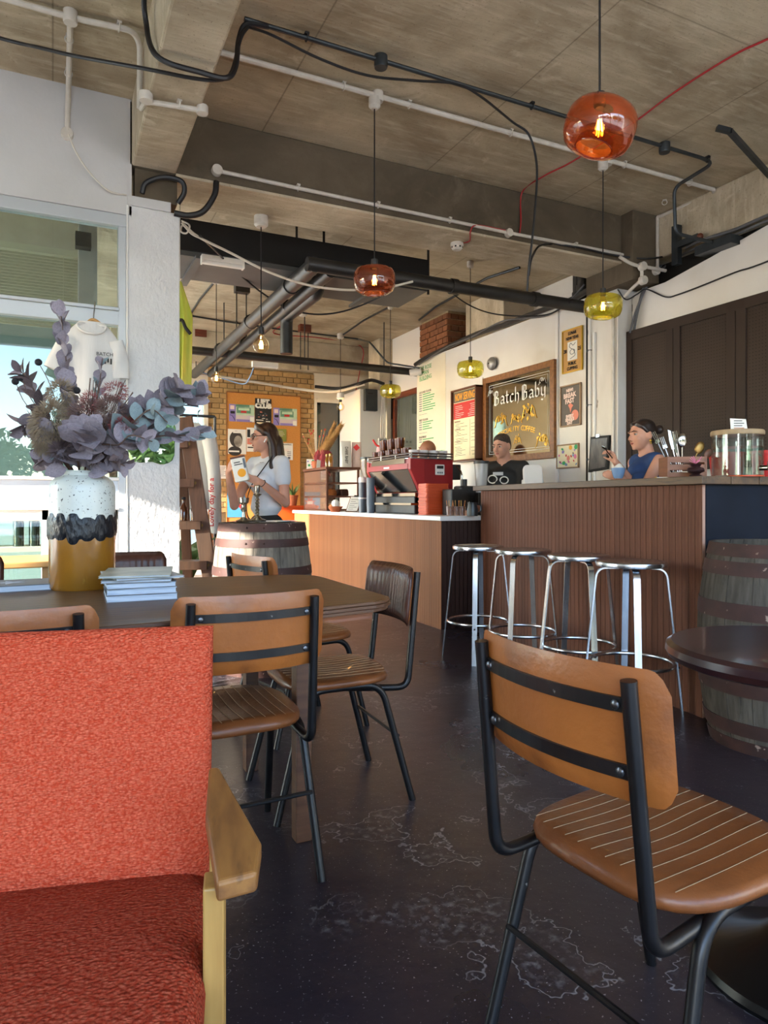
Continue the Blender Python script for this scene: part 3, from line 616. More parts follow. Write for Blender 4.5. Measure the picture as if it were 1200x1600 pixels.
for k, (px, py, l_) in enumerate(((378, 452, 'dark junction box with two rods on the far ceiling'), (476, 516, 'red junction box on the far ceiling'), (313, 524, 'red box near the column on far ceiling'))):
    p = zp(px, py - 8, 3.5); t = thing('ceiling_box', l_, 'box', p)
    MB().box((0, 0, -.05), (.16, .1, .1)).build('body', X['pipe'] if k == 0 else X['brownwood'], t, world=False)
    for s_ in (-.06, .05): MB().tube([(s_, 0, -.1), (s_, 0, -.62)], .008, 6).build('rod', X['pipe'], t, world=False)
# ------------------------------------------------------------------ pendants
X['amber'] = thin_glass('amber_glass', '#d99c6c', refl=.05, edge='#b06a36', body=.10)
X['rose'] = thin_glass('rose_amber_glass', '#c99a80', refl=.05, edge='#8f5a3e', body=.10)
X['lime'] = thin_glass('lime_glass', '#dcdd88', refl=.05, edge='#a3a83e', body=.12)
X['clear'] = thin_glass('clear_bulb_glass', '#fff3dc', refl=.02)
X['filament'] = mat('filament', '#ffcf87', emit='#ffb048', estr=90.)
X['brass'] = mat('dark_brass', '#8a6a3a', rough=.35, metal=.9)
def bulb(parent, z, r=.042, light=.7):
    prof = [(.013, .075)] + [(max(r * math.cos(a), .0), r * math.sin(a)) for a in [math.radians(58 - i * 12.3) for i in range(13)]]
    MB().lathe(prof, 16, (0, 0, z)).build('bulb', X['clear'], parent, world=False, smooth=True)
    MB().lathe([(0, z + .125), (.02, z + .125), (.022, z + .08), (.016, z + .07), (0, z + .07)], 14).build('lamp_holder', X['blackcable'], parent, world=False, smooth=True)
    mb = MB()
    for k in range(5):
        a = k * 2 * math.pi / 5; mb.tube([(.006 * math.cos(a), .006 * math.sin(a), z + .03), (.012 * math.cos(a), .012 * math.sin(a), z - .026)], .0016, 5)
    mb.build('filament', X['filament'], parent, world=False)
    L = bpy.data.lights.new('bulb_light', 'POINT'); L.energy = light; L.color = (1, .66, .32); L.shadow_soft_size = .02
    o = bpy.data.objects.new('bulb_light', L); COL.objects.link(o); o.parent = parent; o.location = (0, 0, z - .0)
def pendant(label, top, zc, m, R=.13, tilt=0., group='glass pendant lamps', rose=True):
    t = thing('pendant_lamp', label, 'lamp', top, 0, group); h = zc - top.z
    MB().tube([(0, 0, 0), (0, 0, h + .12)], .004, 6).build('cord', X['blackcable'], t, world=False)
    if rose: MB().lathe([(0, .02), (.035, .02), (.035, -.03), (.02, -.045), (0, -.045)], 16).build('ceiling_rose', X['pvc'], t, world=False, smooth=True)
    Mt = Matrix.Translation((0, 0, h)) @ Matrix.Rotation(tilt, 4, 'Y') @ Matrix.Rotation(tilt * .6, 4, 'X')
    pr = [(.028, .074), (.085, .073), (.114, .064), (.127, .04), (.13, .005), (.128, -.028), (.116, -.058), (.09, -.075), (.07, -.078)]
    pr2 = [(.07, -.078), (.066, -.06), (.064, -.045)]
    k = R / .13
    MB().lathe([(r * k, z * k) for r, z in pr + pr2], 40, M=Mt).build('shade', m, t, world=False, smooth=True, ang=80)
    MB().tube([(.067 * k * math.cos(a), .067 * k * math.sin(a), -.077 * k) for a in [i * math.pi / 14 for i in range(28)]], .003, 6, True, Mt).build('rim', m, t, world=False, smooth=True)
    bulb(t, h - .0, .042 * k)
    return t
pb_ = dp(937, 200, 2.5); pendant('large amber glass pendant lamp tilted close to the viewer', Vector((pb_.x, pb_.y, 3.5)), pb_.z, X['amber'], .128, .26)
p2_ = zp(590, 150, 3.45); pendant('rose amber glass pendant lamp hanging before the cross beam', Vector((p2_.x, yc, 3.44)), dp(588, 438, 4.09).z, X['rose'], .125, 0)
p3_ = zp(946, 252, 3.45); pendant('lime green glass pendant lamp in front of the right-hand column', Vector((p3_.x, yc, 3.44)), 2.44, X['lime'], .132, .05)
p4_ = zp(735, 412, 3.47); pendant('lime green glass pendant lamp over the menu board', Vector((p4_.x, p4_.y, 3.47)), dp(729, 577, 7.0).z, X['lime'], .135)
p5_ = zp(610, 478, 3.47); pendant('small far lime green pendant lamp near the white pier', Vector((p5_.x, p5_.y, 3.47)), 2.42, X['lime'], .13)
def bare(label, px, pyr, pyb, white=False, zr=3.47):
    p = zp(px, pyr, zr); t = thing('bare_bulb_lamp', label, 'lamp', Vector((p.x, p.y, zr)), 0, 'bare bulb lamps')
    D = Vector((p.x, p.y)).dot(Vector((_s, _c))); z = EYE + (CYP - pyb) / FPX * D - zr
    MB().lathe([(0, .03), (.05, .03), (.05, -.03), (.035, -.045), (0, -.045)], 16).build('ceiling_rose', X['pvc'], t, world=False, smooth=True)
    MB().tube([(0, 0, 0), (0, 0, z + .12)], .005, 6).build('cord', X['blackcable'], t, world=False); bulb(t, z, .058, .9)
    if white: MB().lathe([(0, z + .2), (.05, z + .2), (.06, z + .13), (.04, z + .11), (0, z + .11)], 14).build('cap', X['white'], t, world=False, smooth=True)
bare('bare filament bulb hanging beside the black pipes', 408, 345, 539, zr=3.058)
bare('bare filament bulb low beside the green hanging cloth', 338, 437, 591)
bare('small bare filament bulb in front of the dark far window', 532, 525, 636, True)

# ================================================================== furniture
X['tan'] = mat('tan_leather', '#a3602a', '#8c4f20', rough=.42, scale=4, c3='#6a3a1b', scale3=7, lo3=.52, hi3=.74, bump=.12, bscale=60, coat=.1)
X['brown'] = mat('brown_leather', '#6b3d20', '#7f4a26', rough=.34, scale=6, c3='#3a2118', scale3=4, lo3=.58, hi3=.8, bump=.12, bscale=70, coat=.05, spec=.35)
X['darkbrown'] = mat('dark_brown_leather', '#4a2a20', '#5e3729', rough=.34, scale=6, c3='#2a1a17', scale3=5, lo3=.55, hi3=.8, bump=.12, bscale=70, coat=.05, spec=.35)
X['blackmetal'] = mat('worn_black_metal', '#131214', '#1d1b1c', rough=.34, metal=.35, scale=14, c3='#8a8580', scale3=30, lo3=.70, hi3=.74)
X['stitch'] = mat('pale_stitching', '#8f7558', rough=.8)
X['rivet'] = mat('steel_rivet', '#5d5d60', rough=.3, metal=.9)
X['tablewood'] = mat('brown_table_wood', '#553a22', '#6b4b2b', spec=.3, rough=.42, scale=4, stretch=(1.2, 14, 1), detail=7, c3='#3e2a19', scale3=7, lo3=.55, hi3=.75, bump=.08, bscale=6)
X['edgewood'] = mat('table_edge_wood', '#4a2c1c', '#61402a', rough=.4, scale=5, stretch=(1, 1, 10))
def weld(o, d=.0004):
    bm = bmesh.new(); bm.from_mesh(o.data); bmesh.ops.remove_doubles(bm, verts=bm.verts, dist=d); bmesh.ops.recalc_face_normals(bm, faces=bm.faces); bm.to_mesh(o.data); bm.free(); return o
def back_pt(u, v, off=0.):
    """backrest surface: u,v in -1..1; off is measured towards the sitter"""
    hh = .105 * (1 - .34 * max(0., (abs(u) - .86) / .14) ** 2.6)
    z = .725 + hh * v; x = .215 * u
    y = -.297 + .048 * u * u - (z - .725) * .11
    n = Vector((-.096 * u / .215, 1, .11)).normalized()
    return Vector((x, y, z)) + n * off
def make_chair(label, cush='darkbrown', seatm='brown', shell='tan'):
    t = thing('leather_chair', label, 'chair', (0, 0, 0), 0, 'leather chairs around the tables')
    nu, nv = 44, 8; sg = lambda q: 1 - abs(q) ** 7
    def face(f0, f1):
        mb = MB(); mb.grid(lambda a, b: back_pt(2 * a - 1, 2 * b - 1, f0(2 * a - 1, 2 * b - 1)), nu, nv); mb.grid(lambda a, b: back_pt(2 * a - 1, 2 * b - 1, f1(2 * a - 1, 2 * b - 1)), nu, nv); return mb
    weld(face(lambda u, v: .010 - .010 * sg(u) * sg(v), lambda u, v: .0105).build('backrest_shell', X[shell], t, smooth=True, world=False, ang=60))
    rib = lambda u: .008 * abs(math.cos(u * math.pi * 7.5)) ** .5
    weld(face(lambda u, v: .0108, lambda u, v: .0108 + (.022 + rib(u)) * (sg(u) * sg(v)) ** .6).build('back_cushion', X[cush], t, smooth=True, world=False, ang=60))
    for z in (.775, .672):
        mb = MB(); pts = []
        for k in range(13): u = (-1 + 2 * k / 12) * .745; q = back_pt(u, (z - .725) / .105, -.003); pts.append(q)
        mb.tube(pts, .012, 4, flat=.3); mb.v = [(p[0], p[1], p[2]) for p in mb.v]
        o = MB()
        for a, b in zip(pts[:-1], pts[1:]):
            for w_ in (0,): pass
        vs = []; 
        for q in pts: vs += [(q.x, q.y - .004, q.z - .011), (q.x, q.y - .004, q.z + .011), (q.x, q.y + .002, q.z + .011), (q.x, q.y + .002, q.z - .011)]
        fs = [(4 * i + j, 4 * i + (j + 1) % 4, 4 * i + 4 + (j + 1) % 4, 4 * i + 4 + j) for i in range(12) for j in range(4)] + [(0, 1, 2, 3), (51, 50, 49, 48)]
        st = o.add(vs, fs).build('back_strap', X['blackmetal'], t, world=False)
        for u in (-.66, .66):
            q = back_pt(u, (z - .725) / .105, -.008); MB().ball(q, (.008, .004, .008), 10, 6).build('rivet', X['rivet'], st, world=False, smooth=True)
    R = .0125
    for s_ in (-1, 1):
        MB().tube(fillet([(s_ * .168, -.288, .815), (s_ * .175, -.245, .40), (s_ * .172, -.16, .405), (s_ * .165, .10, .432)], .09, 7), R, 12).build('back_post', X['blackmetal'], t, smooth=True, world=False)
        MB().tube(fillet([(s_ * .205, -.25, 0), (s_ * .185, -.135, .425), (s_ * .18, 0, .425)], .07, 7), R, 12).build('leg', X['blackmetal'], t, smooth=True, world=False)
        MB().tube(fillet([(s_ * .205, .25, 0), (s_ * .185, .14, .425), (s_ * .18, 0, .425)], .07, 7), R, 12).build('leg', X['blackmetal'], t, smooth=True, world=False)
    MB().tube([(-.196, -.197, .235), (.196, -.197, .235)], .0065, 8).build('stretcher', X['blackmetal'], t, smooth=True, world=False)
    MB().tube([(-.165, .06, .428), (.165, .06, .428)], .008, 8).build('seat_rail', X['blackmetal'], t, smooth=True, world=False)
    # seat: rounded trapezoid cushion
    def outline(a):
        ca, sa = math.cos(a), math.sin(a); e = 3.6
        r = (abs(ca) ** e + abs(sa) ** e) ** (-1 / e); y = sa * r * .205 + .005; w_ = .205 + .012 * (y / .2)
        return ca * r * w_, y
    def top(x, y): return .452 + .014 * (1 - min(1, (x / .21) ** 2)) - .010 * math.exp(-((y + .02) / .12) ** 2 - (x / .12) ** 2)
    mb = MB(); rings = [(.86, .424, 0), (.985, .430, 0), (1., .440, 0), (.985, .450, 0), (.93, None, 0), (.75, None, 0), (.5, None, 0), (.25, None, 0), (.02, None, 0)]; N = 48; vs = []
    for k, zz, _ in rings:
        for i in range(N):
            x, y = outline(2 * math.pi * i / N); x *= k; y *= k; vs.append((x, y, zz if zz else top(x, y) + .002))
    fs = [tuple(range(N - 1, -1, -1))] + [(q * N + i, q * N + (i + 1) % N, (q + 1) * N + (i + 1) % N, (q + 1) * N + i) for q in range(len(rings) - 1) for i in range(N)] + [tuple(range((len(rings) - 1) * N, len(rings) * N))]
    mb.add(vs, fs).build('seat', X[seatm], t, smooth=True, world=False, ang=70)
    mb = MB()
    for k in range(11):
        x = -.155 + .031 * k; yr = .205 * (1 - min(.999, abs(x) / .214) ** 3.6) ** (1 / 3.6)
        pts = [(x, yr * q + .005, top(x, yr * q) + .0035) for q in [-.90 + 1.80 * i / 14 for i in range(15)]]
        mb.tube(pts, .0008, 4)
    o = mb.build('stitching', X['stitch'], t, world=False); o['kind'] = 'stuff'
    return t
def face_to(x, y): return math.atan2(-x, y)
cg = make_chair('worn tan leather chair in the right foreground with black metal frame', shell='tan')
cg.location = (1.03, .955, 0); cg.rotation_euler = (0, 0, face_to(.995, .102))
GC = 'leather chairs around the tables'
for l_, loc, rz in (('tan-backed leather chair tucked under the big table behind the orange armchair', (.475, 2.085, 0), face_to(-.03, 1)),
                    ('tan-backed leather chair at the left edge, in front of the vase', (-.085, 2.06, 0), face_to(.10, 1)),
                    ('brown leather chair at the end of the big table, facing left', (.925, 2.415, 0), face_to(-1, .03)),
                    ('dark ribbed leather chair across the table, right of the vase', (.30, 3.21, 0), face_to(.06, -1)),
                    ('dark ribbed leather chair across the table, left of the vase', (-.42, 3.30, 0), face_to(-.05, -1)),
                    ('tan leather chair beyond the table, turned away in front of the barrel', (dp(380, 800, 3.16).x + .28, dp(380, 800, 3.16).y + .03, 0), face_to(.97, .24))):
    copy_thing(cg, l_, loc, rz)
# ------------------------------------------------------------------ big table
def boat(n=14):
    P = []
    xc, hl, w0, w1, yc_ = -.06, 1.075, .40, .545, 2.415
    def hw(x): u = (x - xc) / hl; return w0 + (w1 - w0) * math.cos(u * math.pi / 2) ** .8
    r = .13; xs = [xc + hl - r - (2 * hl - 2 * r) * i / n for i in range(n + 1)]
    P += [(x, yc_ + hw(x)) for x in xs]
    e = hw(xc - hl + r)
    for k in range(1, 6): a = math.radians(90 + 90 * k / 6); P.append((xc - hl + r + r * math.cos(a), yc_ + e - r + r * math.sin(a)))
    for k in range(0, 6): a = math.radians(180 + 90 * k / 6); P.append((xc - hl + r + r * math.cos(a), yc_ - e + r + r * math.sin(a)))
    P += [(x, yc_ - hw(x)) for x in reversed(xs)]
    for k in range(1, 6): a = math.radians(270 + 90 * k / 6); P.append((xc + hl - r + r * math.cos(a), yc_ - e + r + r * math.sin(a)))
    for k in range(0, 6): a = math.radians(90 * k / 6); P.append((xc + hl - r + r * math.cos(a), yc_ + e - r + r * math.sin(a)))
    return P
TZ = .76
t = thing('dining_table', 'big boat-shaped brown wooden table carrying the vase', 'table', (-.06, 2.415, 0))
BP = boat(); sc = lambda k: [(-.06 + (x + .06) * k, 2.415 + (y - 2.415) * k) for x, y in BP]
MB().prism(sc(.992), TZ - .024, TZ).build('table_top', X['tablewood'], t, bevel=.003)
for z0, z1, k in ((TZ - .012, TZ - .002, 1.0), (TZ - .024, TZ - .013, 1.004), (TZ - .036, TZ - .025, .996)): MB().prism(sc(k), z0, z1).build('edge_moulding', X['edgewood'], t, bevel=.002)
MB().bx(-.85, .72, 2.12, 2.14, TZ - .11, TZ - .036).bx(-.85, .72, 2.69, 2.71, TZ - .11, TZ - .036).bx(-.85, -.83, 2.12, 2.71, TZ - .11, TZ - .036).bx(.70, .72, 2.12, 2.71, TZ - .11, TZ - .036).build('apron', X['edgewood'], t)
for a, b in ((.715, 2.10), (.715, 2.73), (-.85, 2.10), (-.85, 2.73)):
    MB().prism([(a - .026, b - .026), (a + .026, b - .026), (a + .026, b + .026), (a - .026, b + .026)], 0, TZ - .036).build('leg', X['edgewood'], t, bevel=.004)
# ------------------------------------------------------------------ side table by the shop window
X['palewood'] = mat('pale_wood', '#b98a4e', '#c99a5c', rough=.45, scale=4, stretch=(1, 12, 1))
t = thing('window_table', 'pale wooden table top in the sun against the shop window', 'table', (-.45, 4.1, 0))
MB().bx(-.95, .02, 3.86, 4.36, .74, .77).build('table_top', X['palewood'], t, bevel=.006)
for a, b in ((-.9, 3.92), (-.03, 3.92), (-.9, 4.3), (-.03, 4.3)): MB().bx(a - .02, a + .02, b - .02, b + .02, 0, .74).build('leg', X['palewood'], t)
# ------------------------------------------------------------------ armchair
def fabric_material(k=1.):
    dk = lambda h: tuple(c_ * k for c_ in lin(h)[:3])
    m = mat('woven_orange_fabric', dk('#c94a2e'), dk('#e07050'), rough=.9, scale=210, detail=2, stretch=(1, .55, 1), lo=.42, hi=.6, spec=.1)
    n, l = m.node_tree.nodes, m.node_tree.links; b = n['Principled BSDF']; tc = n.new('ShaderNodeTexCoord')
    mp = n.new('ShaderNodeMapping'); mp.inputs['Rotation'].default_value = (0, math.radians(40), 0); l.new(tc.outputs['Object'], mp.inputs[0])
    w1 = n.new('ShaderNodeTexVoronoi'); w1.inputs['Scale'].default_value = 230; mp.inputs['Scale'].default_value = (.55, .7, 1.25); l.new(mp.outputs[0], w1.inputs['Vector'])
    ns = n.new('ShaderNodeTexNoise'); ns.inputs['Scale'].default_value = 140; l.new(tc.outputs['Object'], ns.inputs['Vector'])
    ad = n.new('ShaderNodeMath'); ad.operation = 'SUBTRACT'; l.new(ns.outputs[0], ad.inputs[0]); l.new(w1.outputs['Distance'], ad.inputs[1])
    bp = n.new('ShaderNodeBump'); bp.inputs['Strength'].default_value = .9; bp.inputs['Distance'].default_value = .004; l.new(ad.outputs[0], bp.inputs['Height']); l.new(bp.outputs[0], b.inputs['Normal'])
    r = n.new('ShaderNodeMapRange'); l.new(w1.outputs['Distance'], r.inputs[0]); r.inputs[1].default_value = .1; r.inputs[2].default_value = .55
    mx = n.new('ShaderNodeMix'); mx.data_type = 'RGBA'; l.new(r.outputs[0], mx.inputs[0]); mx.inputs[6].default_value = lin(dk('#e0745a')); mx.inputs[7].default_value = lin(dk('#a5341f'))
    m2 = n.new('ShaderNodeMix'); m2.data_type = 'RGBA'; m2.inputs[0].default_value = .5; src = b.inputs['Base Color'].links[0].from_socket
    l.new(src, m2.inputs[6]); l.new(mx.outputs[2], m2.inputs[7]); l.new(m2.outputs[2], b.inputs['Base Color'])
    return m
X['orange'] = fabric_material()
X['armwood'] = mat('oiled_arm_wood', '#8f6232', '#714a27', rough=.45, scale=4, stretch=(9, 1.2, 9), c3='#4c321f', scale3=5, lo3=.64, hi3=.84)
X['legwood'] = mat('blond_leg_wood', '#b08a4c', '#a17a40', rough=.5, scale=5, stretch=(10, 10, 1))
AW = .62
t = thing('armchair', 'orange woven armchair with wooden arms, cropped at lower left', 'armchair', (.2575, 1.276, 0), math.radians(-13.6))
def pillow(name, fn, th, parent, m, nu=26, nv=20, e=10, seam=None):
    mb = MB(); sg = lambda q: max(0., 1 - abs(2 * q - 1) ** e) ** .5
    A = lambda u, v: fn(u, v, th * (sg(u) * sg(v)) * (1 + (seam(u, v) if seam else 0)))
    B = lambda u, v: fn(u, v, -th * .9 * (sg(u) * sg(v)))
    uu = lambda q: .5 - .5 * math.cos(q * math.pi) * (.55 + .45 * abs(math.cos(q * math.pi)))
    mb.grid(lambda a, b: A(uu(a), uu(b)), nu, nv); mb.grid(lambda a, b: B(uu(a), uu(b)), nu, nv)
    return weld(mb.build(name, m, parent, smooth=True, world=False, ang=75))
def backf(u, v, o): return Vector((-AW + AW * u, .03 + .20 * v - o * .91, .37 + .44 * v + o * .40))
pillow('back_cushion', backf, .035, t, X['orange'], 30, 30, 14, seam=lambda u, v: -.22 * math.exp(-((v - .58) / .012) ** 2) * (1 if u < .68 else math.exp(-((u - .68) / .02) ** 2)) + .10 * math.exp(-((v - .66) / .06) ** 2))
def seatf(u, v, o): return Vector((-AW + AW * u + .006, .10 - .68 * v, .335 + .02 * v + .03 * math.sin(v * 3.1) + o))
X['orangeseat_shaded'] = fabric_material(.55); pillow('seat_cushion', seatf, .05, t, X['orangeseat_shaded'], 30, 26, 12)  # darkened copy of the back fabric, shade painted into the seat colour
for x0 in (0., -AW - .03):
    sgn = 1 if x0 == 0 else -1
    poly = [(0, -.02), (.018, -.02), (.086, -.235), (.078, -.30), (.022, -.312), (0, -.15)]
    if sgn < 0: poly = [(.03 - x, y) for x, y in poly]
    mb = MB(); pts = [(x0 + x, y) for x, y in poly]; mb.prism(pts, -.03, 0)
    mb.v = [(x, y, z + .600 + (y + .02) * .18) for x, y, z in mb.v]
    mb.build('armrest', X['armwood'], t, world=False, bevel=.006, seg=3)
    mb = MB().prism([(x0 + .002, -.285), (x0 + .032, -.285), (x0 + .032, -.235), (x0 + .002, -.235)], 0, .525); mb.build('leg', X['legwood'], t, world=False, bevel=.003)
    MB().prism([(x0 + .002, -.05), (x0 + .03, -.05), (x0 + .03, -.005), (x0 + .002, -.005)], 0, .57).build('leg', X['legwood'], t, world=False, bevel=.003)
    MB().bx(x0 + .002, x0 + .02, -.24, -.05, .25, .31).build('side_rail', X['armwood'], t, world=False)
MB().bx(-AW, 0, -.56, -.53, .22, .28).build('front_rail', X['armwood'], t, world=False)
MB().bx(-AW, 0, .02, .05, .25, .32).build('back_rail', X['armwood'], t, world=False)
# ------------------------------------------------------------------ round table at the right edge
X['mahog'] = mat('dark_mahogany', '#241317', '#301a1c', rough=.28, scale=3, stretch=(1, 8, 1), c3='#6b3a26', scale3=25, lo3=.72, hi3=.76, coat=.25)
def circ(a, b, c3):
    ax, ay, bx_, by, cx, cy = a[0], a[1], b[0], b[1], c3[0], c3[1]; d = 2 * (ax * (by - cy) + bx_ * (cy - ay) + cx * (ay - by))
    ux = ((ax * ax + ay * ay) * (by - cy) + (bx_ ** 2 + by ** 2) * (cy - ay) + (cx * cx + cy * cy) * (ay - by)) / d
    uy = ((ax * ax + ay * ay) * (cx - bx_) + (bx_ ** 2 + by ** 2) * (ax - cx) + (cx * cx + cy * cy) * (bx_ - ax)) / d
    return ux, uy, math.hypot(ax - ux, ay - uy)
rx, ry, rr_ = circ(zp(1042, 1001, .745), zp(1200, 1046, .745), zp(1143, 976, .745))
rr_ = min(max(rr_, .28), .36)
t = thing('round_table', 'round dark mahogany pedestal table cut by the right edge', 'table', (rx, ry, 0))
MB().lathe([(0, .745), (rr_ - .012, .745), (rr_, .737), (rr_ + .002, .722), (rr_ - .006, .708), (rr_ - .02, .702), (0, .702)], 56).build('table_top', X['mahog'], t, smooth=True, world=False, ang=14)
MB().lathe([(0, .70), (.10, .70), (.10, .685), (.028, .67), (.028, .12), (.05, .09), (.05, .05)], 24).build('pedestal', X['blackmetal'], t, smooth=True, world=False)
MB().lathe([(.045, .12), (.08, .085), (.17, .05), (.215, .028), (.22, .012), (.215, 0), (0, 0)], 40).build('base', mat('black_base', '#0e0d0e', rough=.3, metal=.3), t, smooth=True, world=False)
# ------------------------------------------------------------------ bar stools
X['alu'] = mat('brushed_aluminium', '#c9ccd0', '#b4b8bd', rough=.24, metal=1., scale=40, stretch=(1, 1, .1))
def make_stool(label):
    t = thing('bar_stool', label, 'stool', (0, 0, 0), 0, 'aluminium bar stools along the bar'); H_ = .77
    MB().lathe([(0, H_ - .006), (.15, H_ - .004), (.165, H_), (.172, H_ - .004), (.175, H_ - .013), (.172, H_ - .026), (.15, H_ - .03), (0, H_ - .03)], 48).build('seat', X['alu'], t, smooth=True, world=False)
    for k in range(4):
        a = math.pi / 4 + k * math.pi / 2; d = Vector((math.cos(a), math.sin(a), 0)); e = Vector((-d.y, d.x, 0))
        pts = fillet([d * .06 + Vector((0, 0, H_ - .037)), d * .168 + Vector((0, 0, H_ - .037)), d * .245], .055, 8); vs = []
        for i, p in enumerate(pts):
            T = (pts[min(i + 1, len(pts) - 1)] - pts[max(i - 1, 0)]).normalized(); nrm = e.cross(T)
            vs += [p + e * .016 + nrm * .004, p - e * .016 + nrm * .004, p - e * .016 - nrm * .004, p + e * .016 - nrm * .004]
        L = len(pts); fs = [(4 * i + j, 4 * i + (j + 1) % 4, 4 * i + 4 + (j + 1) % 4, 4 * i + 4 + j) for i in range(L - 1) for j in range(4)] + [(0, 1, 2, 3), (4 * L - 1, 4 * L - 2, 4 * L - 3, 4 * L - 4)]
        MB().add(vs, fs).build('leg', X['alu'], t, smooth=True, world=False, ang=30)
        MB().ball(d * .229 + Vector((0, 0, .235)), .006, 8, 5).build('bolt', X['blackmetal'], t, world=False)
    MB().tube([(.206 * math.cos(a), .206 * math.sin(a), .255) for a in [i * math.pi / 24 for i in range(48)]], .010, 10, True).build('foot_ring', X['alu'], t, smooth=True, world=False)
    return t
s0 = make_stool('nearest aluminium bar stool at the right end of the row'); s0.location = (2.655, 2.63, 0); s0.rotation_euler = (0, 0, .15)
copy_thing(s0, 'second aluminium bar stool from the dark barrel', (2.70, 3.07, 0), .45)
copy_thing(s0, 'third aluminium bar stool from the dark barrel', (2.67, 3.55, 0), -.2)
copy_thing(s0, 'farthest aluminium bar stool by the coffee counter end', (2.62, 3.98, 0), .1)
# ------------------------------------------------------------------ barrels
X['stave'] = random_tint(mat('weathered_oak', '#7d7468', '#5f574d', rough=.8, scale=8, stretch=(4, 4, .5), c3='#3b352e', scale3=12, lo3=.6, hi3=.75, bump=.35, bscale=20), .2)
X['stave2'] = random_tint(mat('dark_weathered_oak', '#5a544c', '#464039', rough=.8, scale=8, stretch=(4, 4, .5), c3='#2b2723', scale3=12, lo3=.6, hi3=.75, bump=.35, bscale=20, spec=.25), .15)
X['rust'] = mat('rusty_hoop', '#4a2f2a', '#3a2724', rough=.65, metal=.3, scale=9, c3='#9a857a', scale3=26, lo3=.66, hi3=.72, bump=.2)
def barrel(label, loc, H_, r0, r1, hoops, rz=0., sm='stave'):
    t = thing('barrel', label, 'barrel', loc, rz); NS = 22; rad = lambda z: r0 + (r1 - r0) * (1 - ((z / H_) * 2 - 1) ** 2)
    rnd = random.Random(3); cuts = [0.]
    for k in range(NS): cuts.append(cuts[-1] + rnd.uniform(.75, 1.25))
    cuts = [c_ / cuts[-1] * 2 * math.pi for c_ in cuts]
    for k in range(NS):
        a0, a1 = cuts[k] + .003, cuts[k + 1] - .003; vs = []; m_ = 10; off = rnd.uniform(-.0015, .0015)
        for i in range(m_ + 1):
            z = H_ * i / m_; r = rad(z) + off
            for a, q in ((a0, r - .022), (a0, r), ((a0 + a1) / 2, r + .001), (a1, r), (a1, r - .022)): vs.append((q * math.cos(a), q * math.sin(a), z))
        fs = [(5 * i + j, 5 * i + (j + 1) % 5, 5 * i + 5 + (j + 1) % 5, 5 * i + 5 + j) for i in range(m_) for j in range(5)] + [(0, 1, 2, 3, 4), tuple(5 * m_ + q for q in (4, 3, 2, 1, 0))]
        MB().add(vs, fs).build('stave', X[sm], t, world=False)
    MB().lathe([(0, H_ - .03), (r0 - .02, H_ - .03), (r0 - .02, H_ - .05), (0, H_ - .05)], 32).build('head', X['stave'], t, world=False)
    MB().lathe([(0, .05), (r0 - .02, .05), (r0 - .02, .03), (0, .03)], 32).build('head', X['stave'], t, world=False)
    for z0, z1 in hoops:
        MB().lathe([(rad(z0) + .001, z0), (rad(z0) + .005, z0), (rad((z0 + z1) / 2) + .0052, (z0 + z1) / 2), (rad(z1) + .005, z1), (rad(z1) + .001, z1)], 48).build('hoop', X['rust'], t, world=False, smooth=True)
        for q in (-.02, .02): a = -2.0 + q / r1 * 3; MB().ball(((rad((z0 + z1) / 2) + .006) * math.cos(a), (rad((z0 + z1) / 2) + .006) * math.sin(a), (z0 + z1) / 2), .007, 8, 5).build('rivet', X['rust'], t, world=False)
    return t
def hp(H_, tops): return [(H_ - b, H_ - a) for a, b in tops] + [(a, b) for a, b in tops]
BL = dp(410, 815, 4.46)
barrel('grey oak barrel with candlesticks standing beyond the table', (BL.x, BL.y, 0), .935, .27, .318, hp(.935, ((0, .05), (.095, .145), (.27, .325))))
barrel('dark weathered barrel beside the bar end, behind the round table', (2.93, 2.03, 0), .89, .275, .33, hp(.89, ((0, .055), (.075, .135), (.25, .32))), .4, 'stave2')

# ================================================================== bar and coffee counter
X['barwood'] = random_tint(mat('bar_slat_wood', '#6a4434', '#5a392c', spec=.15, rough=.6, scale=6, stretch=(8, 8, .6), c3='#7d5642', scale3=9, lo3=.55, hi3=.8), .12)
X['groove'] = mat('pale_groove', '#b08d7c', rough=.7, spec=.2)
X['bartop'] = mat('bar_top_wood', '#4d3a2a', '#63492f', rough=.5, scale=3, stretch=(10, 1, 10), c3='#2f251d', scale3=6, lo3=.55, hi3=.75)
X['navy'] = mat('navy_panel', '#141923', '#181e2a', spec=.12, rough=.6, scale=4)
RB = math.radians(-7.85)
t = thing('bar', 'high wooden bar clad in narrow brown slats', 'bar', (2.898, 2.405, 0), RB)
MB().bx(.0035, .45, .0, 2.5, 0, 1.155).build('body', X['groove'], t, world=False)
sl_ = MB().box((.0017, 0, .5775), (.0034, .0415, 1.155)).mesh('slat', X['barwood'])
for k in range(54): inst('slat', sl_, t, Matrix.Translation((0, .023 + .0463 * k, 0)))
MB().bx(.02, 1.5, -.006, .012, 0, 1.155).build('end_panel', X['navy'], t, world=False)
MB().bx(.45, 1.5, .012, .40, 0, 1.155).build('return_body', X['navy'], t, world=False)
for k in range(3): MB().bx(-.045 + k * .178, -.045 + k * .178 + .175, -.05 - .0 * k, 2.56, 1.157, 1.197).build('top_plank', X['bartop'], t, world=False, bevel=.003)
for k in range(3): MB().bx(.489, 1.55, -.05 + k * .165, -.05 + k * .165 + .162, 1.157, 1.197).build('top_plank', X['bartop'], t, world=False, bevel=.003)
BZ = 1.197
def bl(px, py, D):   # a point over the bar top
    p = dp(px, py, D); return Vector((p.x, p.y, BZ))
